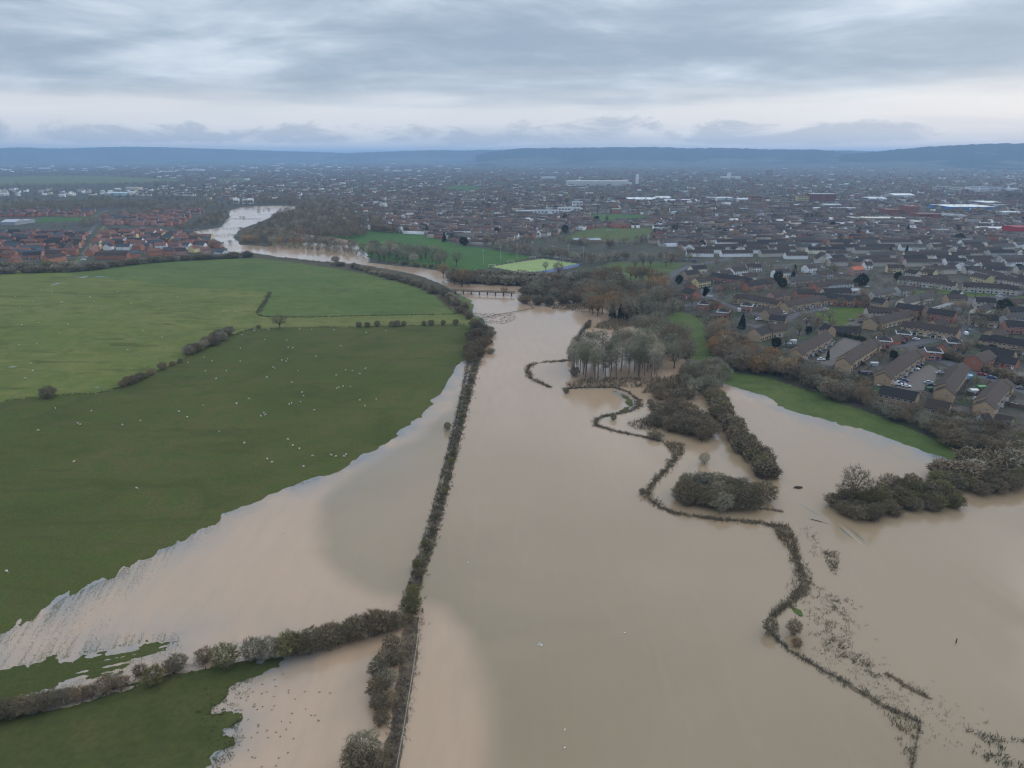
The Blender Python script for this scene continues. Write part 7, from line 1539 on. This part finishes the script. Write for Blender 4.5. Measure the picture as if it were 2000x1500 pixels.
SA = [(322,265),(408,284),(118,319),(921,282),(706,323),(738,358),(478,362),(490,360),(155,397),(258,357),(1025,370),(1183,331),(1280,340),(1388,323),(1238,421),(1750,432),(1838,436),(750,436),(172,542),(303,525),(532,537),(465,603),(1117,586),(1265,640),(151,700),(288,691),(995,736),(1100,775),(239,843),(258,900),(197,959),(1791,492),
 (1990,587),(1890,622),(1880,725),(1596,797),(1657,823),(1472,838),(1880,828),(1607,901),(1768,902),(1690,962),(434,1196),(716,1217),(1943,1120),(1848,1158),(1589,1173),(1400,1220),(1465,1264),(1098,1293),(958,1324),(610,1311),(629,1321),(301,1366),(1712,1378)]
SB_ = [(165,533),(200,533),(272,526),(492,520),(575,525),(736,528),(965,547),(1103,534),(81,566),(246,597),(401,602),(412,652),(445,655),(784,642),(405,734),(367,744),(396,752),(303,793),(315,802),(480,821),(257,866),(437,902),(820,814),(866,819),(958,803),(920,839),(751,852),(757,944),(769,938),(800,930),(853,934),(510,972),(518,997),(500,1042),(434,1049),(419,1058),(595,1099),(130,1018),(44,1053),(237,1119),(250,1131),(216,1139),(918,1028),(1035,1021),(954,1067),(610,716),(240,314),(182,384),(1018,481)]
SD_ = [(376,365),(406,405),(449,426),(92,388),(241,493),(270,514),(477,541),(534,473),(654,466),(688,476),(738,475),(753,465)]
SC_ = [(541,387),(1001,580),(48,1190),(1790,250)]
sp = [(x / 4, 500 + y / 4) for x, y in SA] + [(450 + x / 3.636, 500 + y / 3.636) for x, y in SB_] + [(450 + x / 3.333, 750 + y / 3.333) for x, y in SD_] + [(x / 3.75, 800 + y / 3.75) for x, y in SC_]
SLM = [('the lone bush on the fence', 95, 770), ('the boundary hedge clump', 405, 680), ('the lone spreading tree', 545, 640), ('the water edge', 690, 905), ('the side flood tip', 900, 720), ('the left edge', 0, 1000), ('the hill crest puddles', 165, 545), ('the inner field corner', 505, 615), ('the small fence bushes', 265, 745), ('the row of fence bushes', 770, 640), ('the bare field middle', 560, 780), ('the tussock streaks', 270, 1050), ('the shallow bay of the flood', 520, 960)]
sarr = np.array(sp); sx_, sy_, sz_ = G(sarr[:, 0], sarr[:, 1])
lowerf = inside(sx_, sy_, WREG['lower_pasture'])
for i in range(len(sp)):
    o = link('sheep', SHEEP[0 if rng.random() < .7 else 1], None, (sx_[i], sy_[i], sz_[i] - .02), rng.random() * 6.28, tuple(np.array((0.50, 0.48, 0.41)) * (0.85 + .3 * rng.random())))
    o.scale = (0.78, 0.8, 0.78)
    later(o, 'sheep in the dark pasture' if lowerf[i] else 'sheep in the upper fields', sp[i][0], sp[i][1], 'sheep', 'sheep scattered over the pastures', SLM)
# gulls on the water
def gull_mesh():
    return skin_mesh('gull', [(0, 0, .12), (.18, 0, .14), (.30, 0, .26), (.40, 0, .25), (-.22, 0, .13), (-.38, 0, .15), (-.05, .16, .16), (-.05, -.16, .16)], [(0, 1), (1, 2), (2, 3), (0, 4), (4, 5), (0, 6), (0, 7)], [.12, .10, .06, .02, .08, .03, .05, .05], M_WOOL, 1)
GULL = gull_mesh()
for px, py, lab in ((1052, 1260, 'gull floating in the middle of the flood, left of its small flock'), (1057, 1262, 'gull floating in the middle of the flood, nearest bird of its small flock'), (1058, 1260, 'gull floating in the middle of the flood, right of its small flock'), (1054, 1257, 'gull floating in the middle of the flood, farthest of its small flock'), (1220, 1236, 'lone gull floating right of the small flock'), (1103, 1426, 'gull near the bottom edge, the farther of two'), (1103, 1461, 'gull near the bottom edge, the nearer of two'), (914, 1099, 'lone gull close to the long flood bank'), (553, 1039, 'lone gull in the flooded bay on the left')):
    o = link('gull', GULL, None, (*P0(px, py), 0), rng.random() * 6, (.8, .8, .8)); o.scale = (.8, .8, .8); tag(o, lab, 'bird', 'gulls on the water')
# floating island, lone post, puddles, sunken track
x, y = P0(1560, 953)
tufts('brush_island', 'small dark brown mat of brush floating off the slanting hedge', np.array([(x + a * 1.0, y + b * .5, .35) for a, b in rng.normal(size=(60, 2)) * .6]), BR, .45, .2, 6, 95, 'debris')
x, y = P0(1598, 1018); tufts('brush_island', 'little slanting twig drift beside the sunken track', np.array([(x + a * 1.6, y - a * 1.0, .2) for a in rng.normal(size=40) * .6]), BR, .25, .14, 4, 96, 'debris')
x, y = P0(1867, 1255); m = MB(); m.tube((0, 0, -.5), (.05, 0, 1.1), .16, .13, 8); o = link('mooring_post', m.mesh('mooring_post', [M_TIMBER]), None, (x, y, 0)); tag(o, 'lone dark post standing in the open water on the right', 'post')
M_PUD = flat_mat('clear_shallow_water', (0.14, 0.16, 0.165), 0.06, 0.6); M_TEAL = flat_mat('clear_ditch_water', (0.185, 0.18, 0.14), 0.12, 0.5); M_SUNK = flat_mat('sunken_gravel', (0.37, 0.275, 0.185), 0.2, 0.4)
def puddle(label, pts, w, lift=0.06, mat=M_PUD, name='puddle', wob=0.9): ribbon(name, label, pts, w, mat, lift, 'puddle', 'structure', wob)
post_fence('post_fence', 'line of posts crossing the upper flood, farthest of three', [(455, 427.5), (512, 428.5)], 5, 1.3, M_TIMBER, (0.9,), .2, .15)
post_fence('post_fence', 'line of posts crossing the upper flood, middle of three', [(436, 447), (470, 446)], 5, 1.3, M_TIMBER, (0.9,), .2, .15)
post_fence('post_fence', 'line of posts crossing the upper flood, nearest of three', [(408, 462), (462, 459)], 5, 1.3, M_TIMBER, (0.9,), .2, .15)
ribbon('grass_patch', 'small bright green grass patch beside the pale bush', [(1546, 1186), (1556, 1194), (1566, 1204)], [.6, 2.2, .8], M_BRIGHT, 0.1, 'grass', 'structure', .7)
puddle('bright puddle on the hill crest', [(146, 542), (160, 542), (172, 540)], [.6, 7, 1]); puddle('thin puddle line right of the crest puddle', [(181, 540), (197, 541), (213, 542)], [1, 2.6, 1]); puddle('slim puddle below the crest', [(97, 558), (109, 555), (121, 552)], [.8, 2.2, .8]); puddle('small puddle at the left edge of the rough pasture', [(15, 718), (24, 717), (32, 716)], [.4, 1.8, .4]); puddle('small puddle by the field fence', [(184, 758), (190, 757), (195, 756)], [.4, 1.6, .4]); puddle('second small puddle along the field fence', [(138, 764), (142, 763), (146, 763)], [.3, 1.2, .3])
puddle('dark ditch line under the water left of the sunken track', [(1640, 1030), (1652, 1040), (1668, 1052)], [.4, 1.8, .3], 0.012, M_TEAL, 'drowned_ditch'); puddle('dark ditch line under the water right of the sunken track', [(1655, 1030), (1672, 1042), (1694, 1064)], [.3, 1.0, .2], 0.012, M_TEAL, 'drowned_ditch'); puddle('pale sunken track between two dark ditch lines', [(1640, 1024), (1662, 1044), (1688, 1068)], [.3, .8, .2], 0.016, M_SUNK, 'sunken_track', .4); puddle('thin dark ditch line behind the flooded clump', [(1562, 984), (1580, 995), (1602, 1008)], [.2, .7, .2], 0.012, M_TEAL, 'drowned_ditch')
settle_labels()
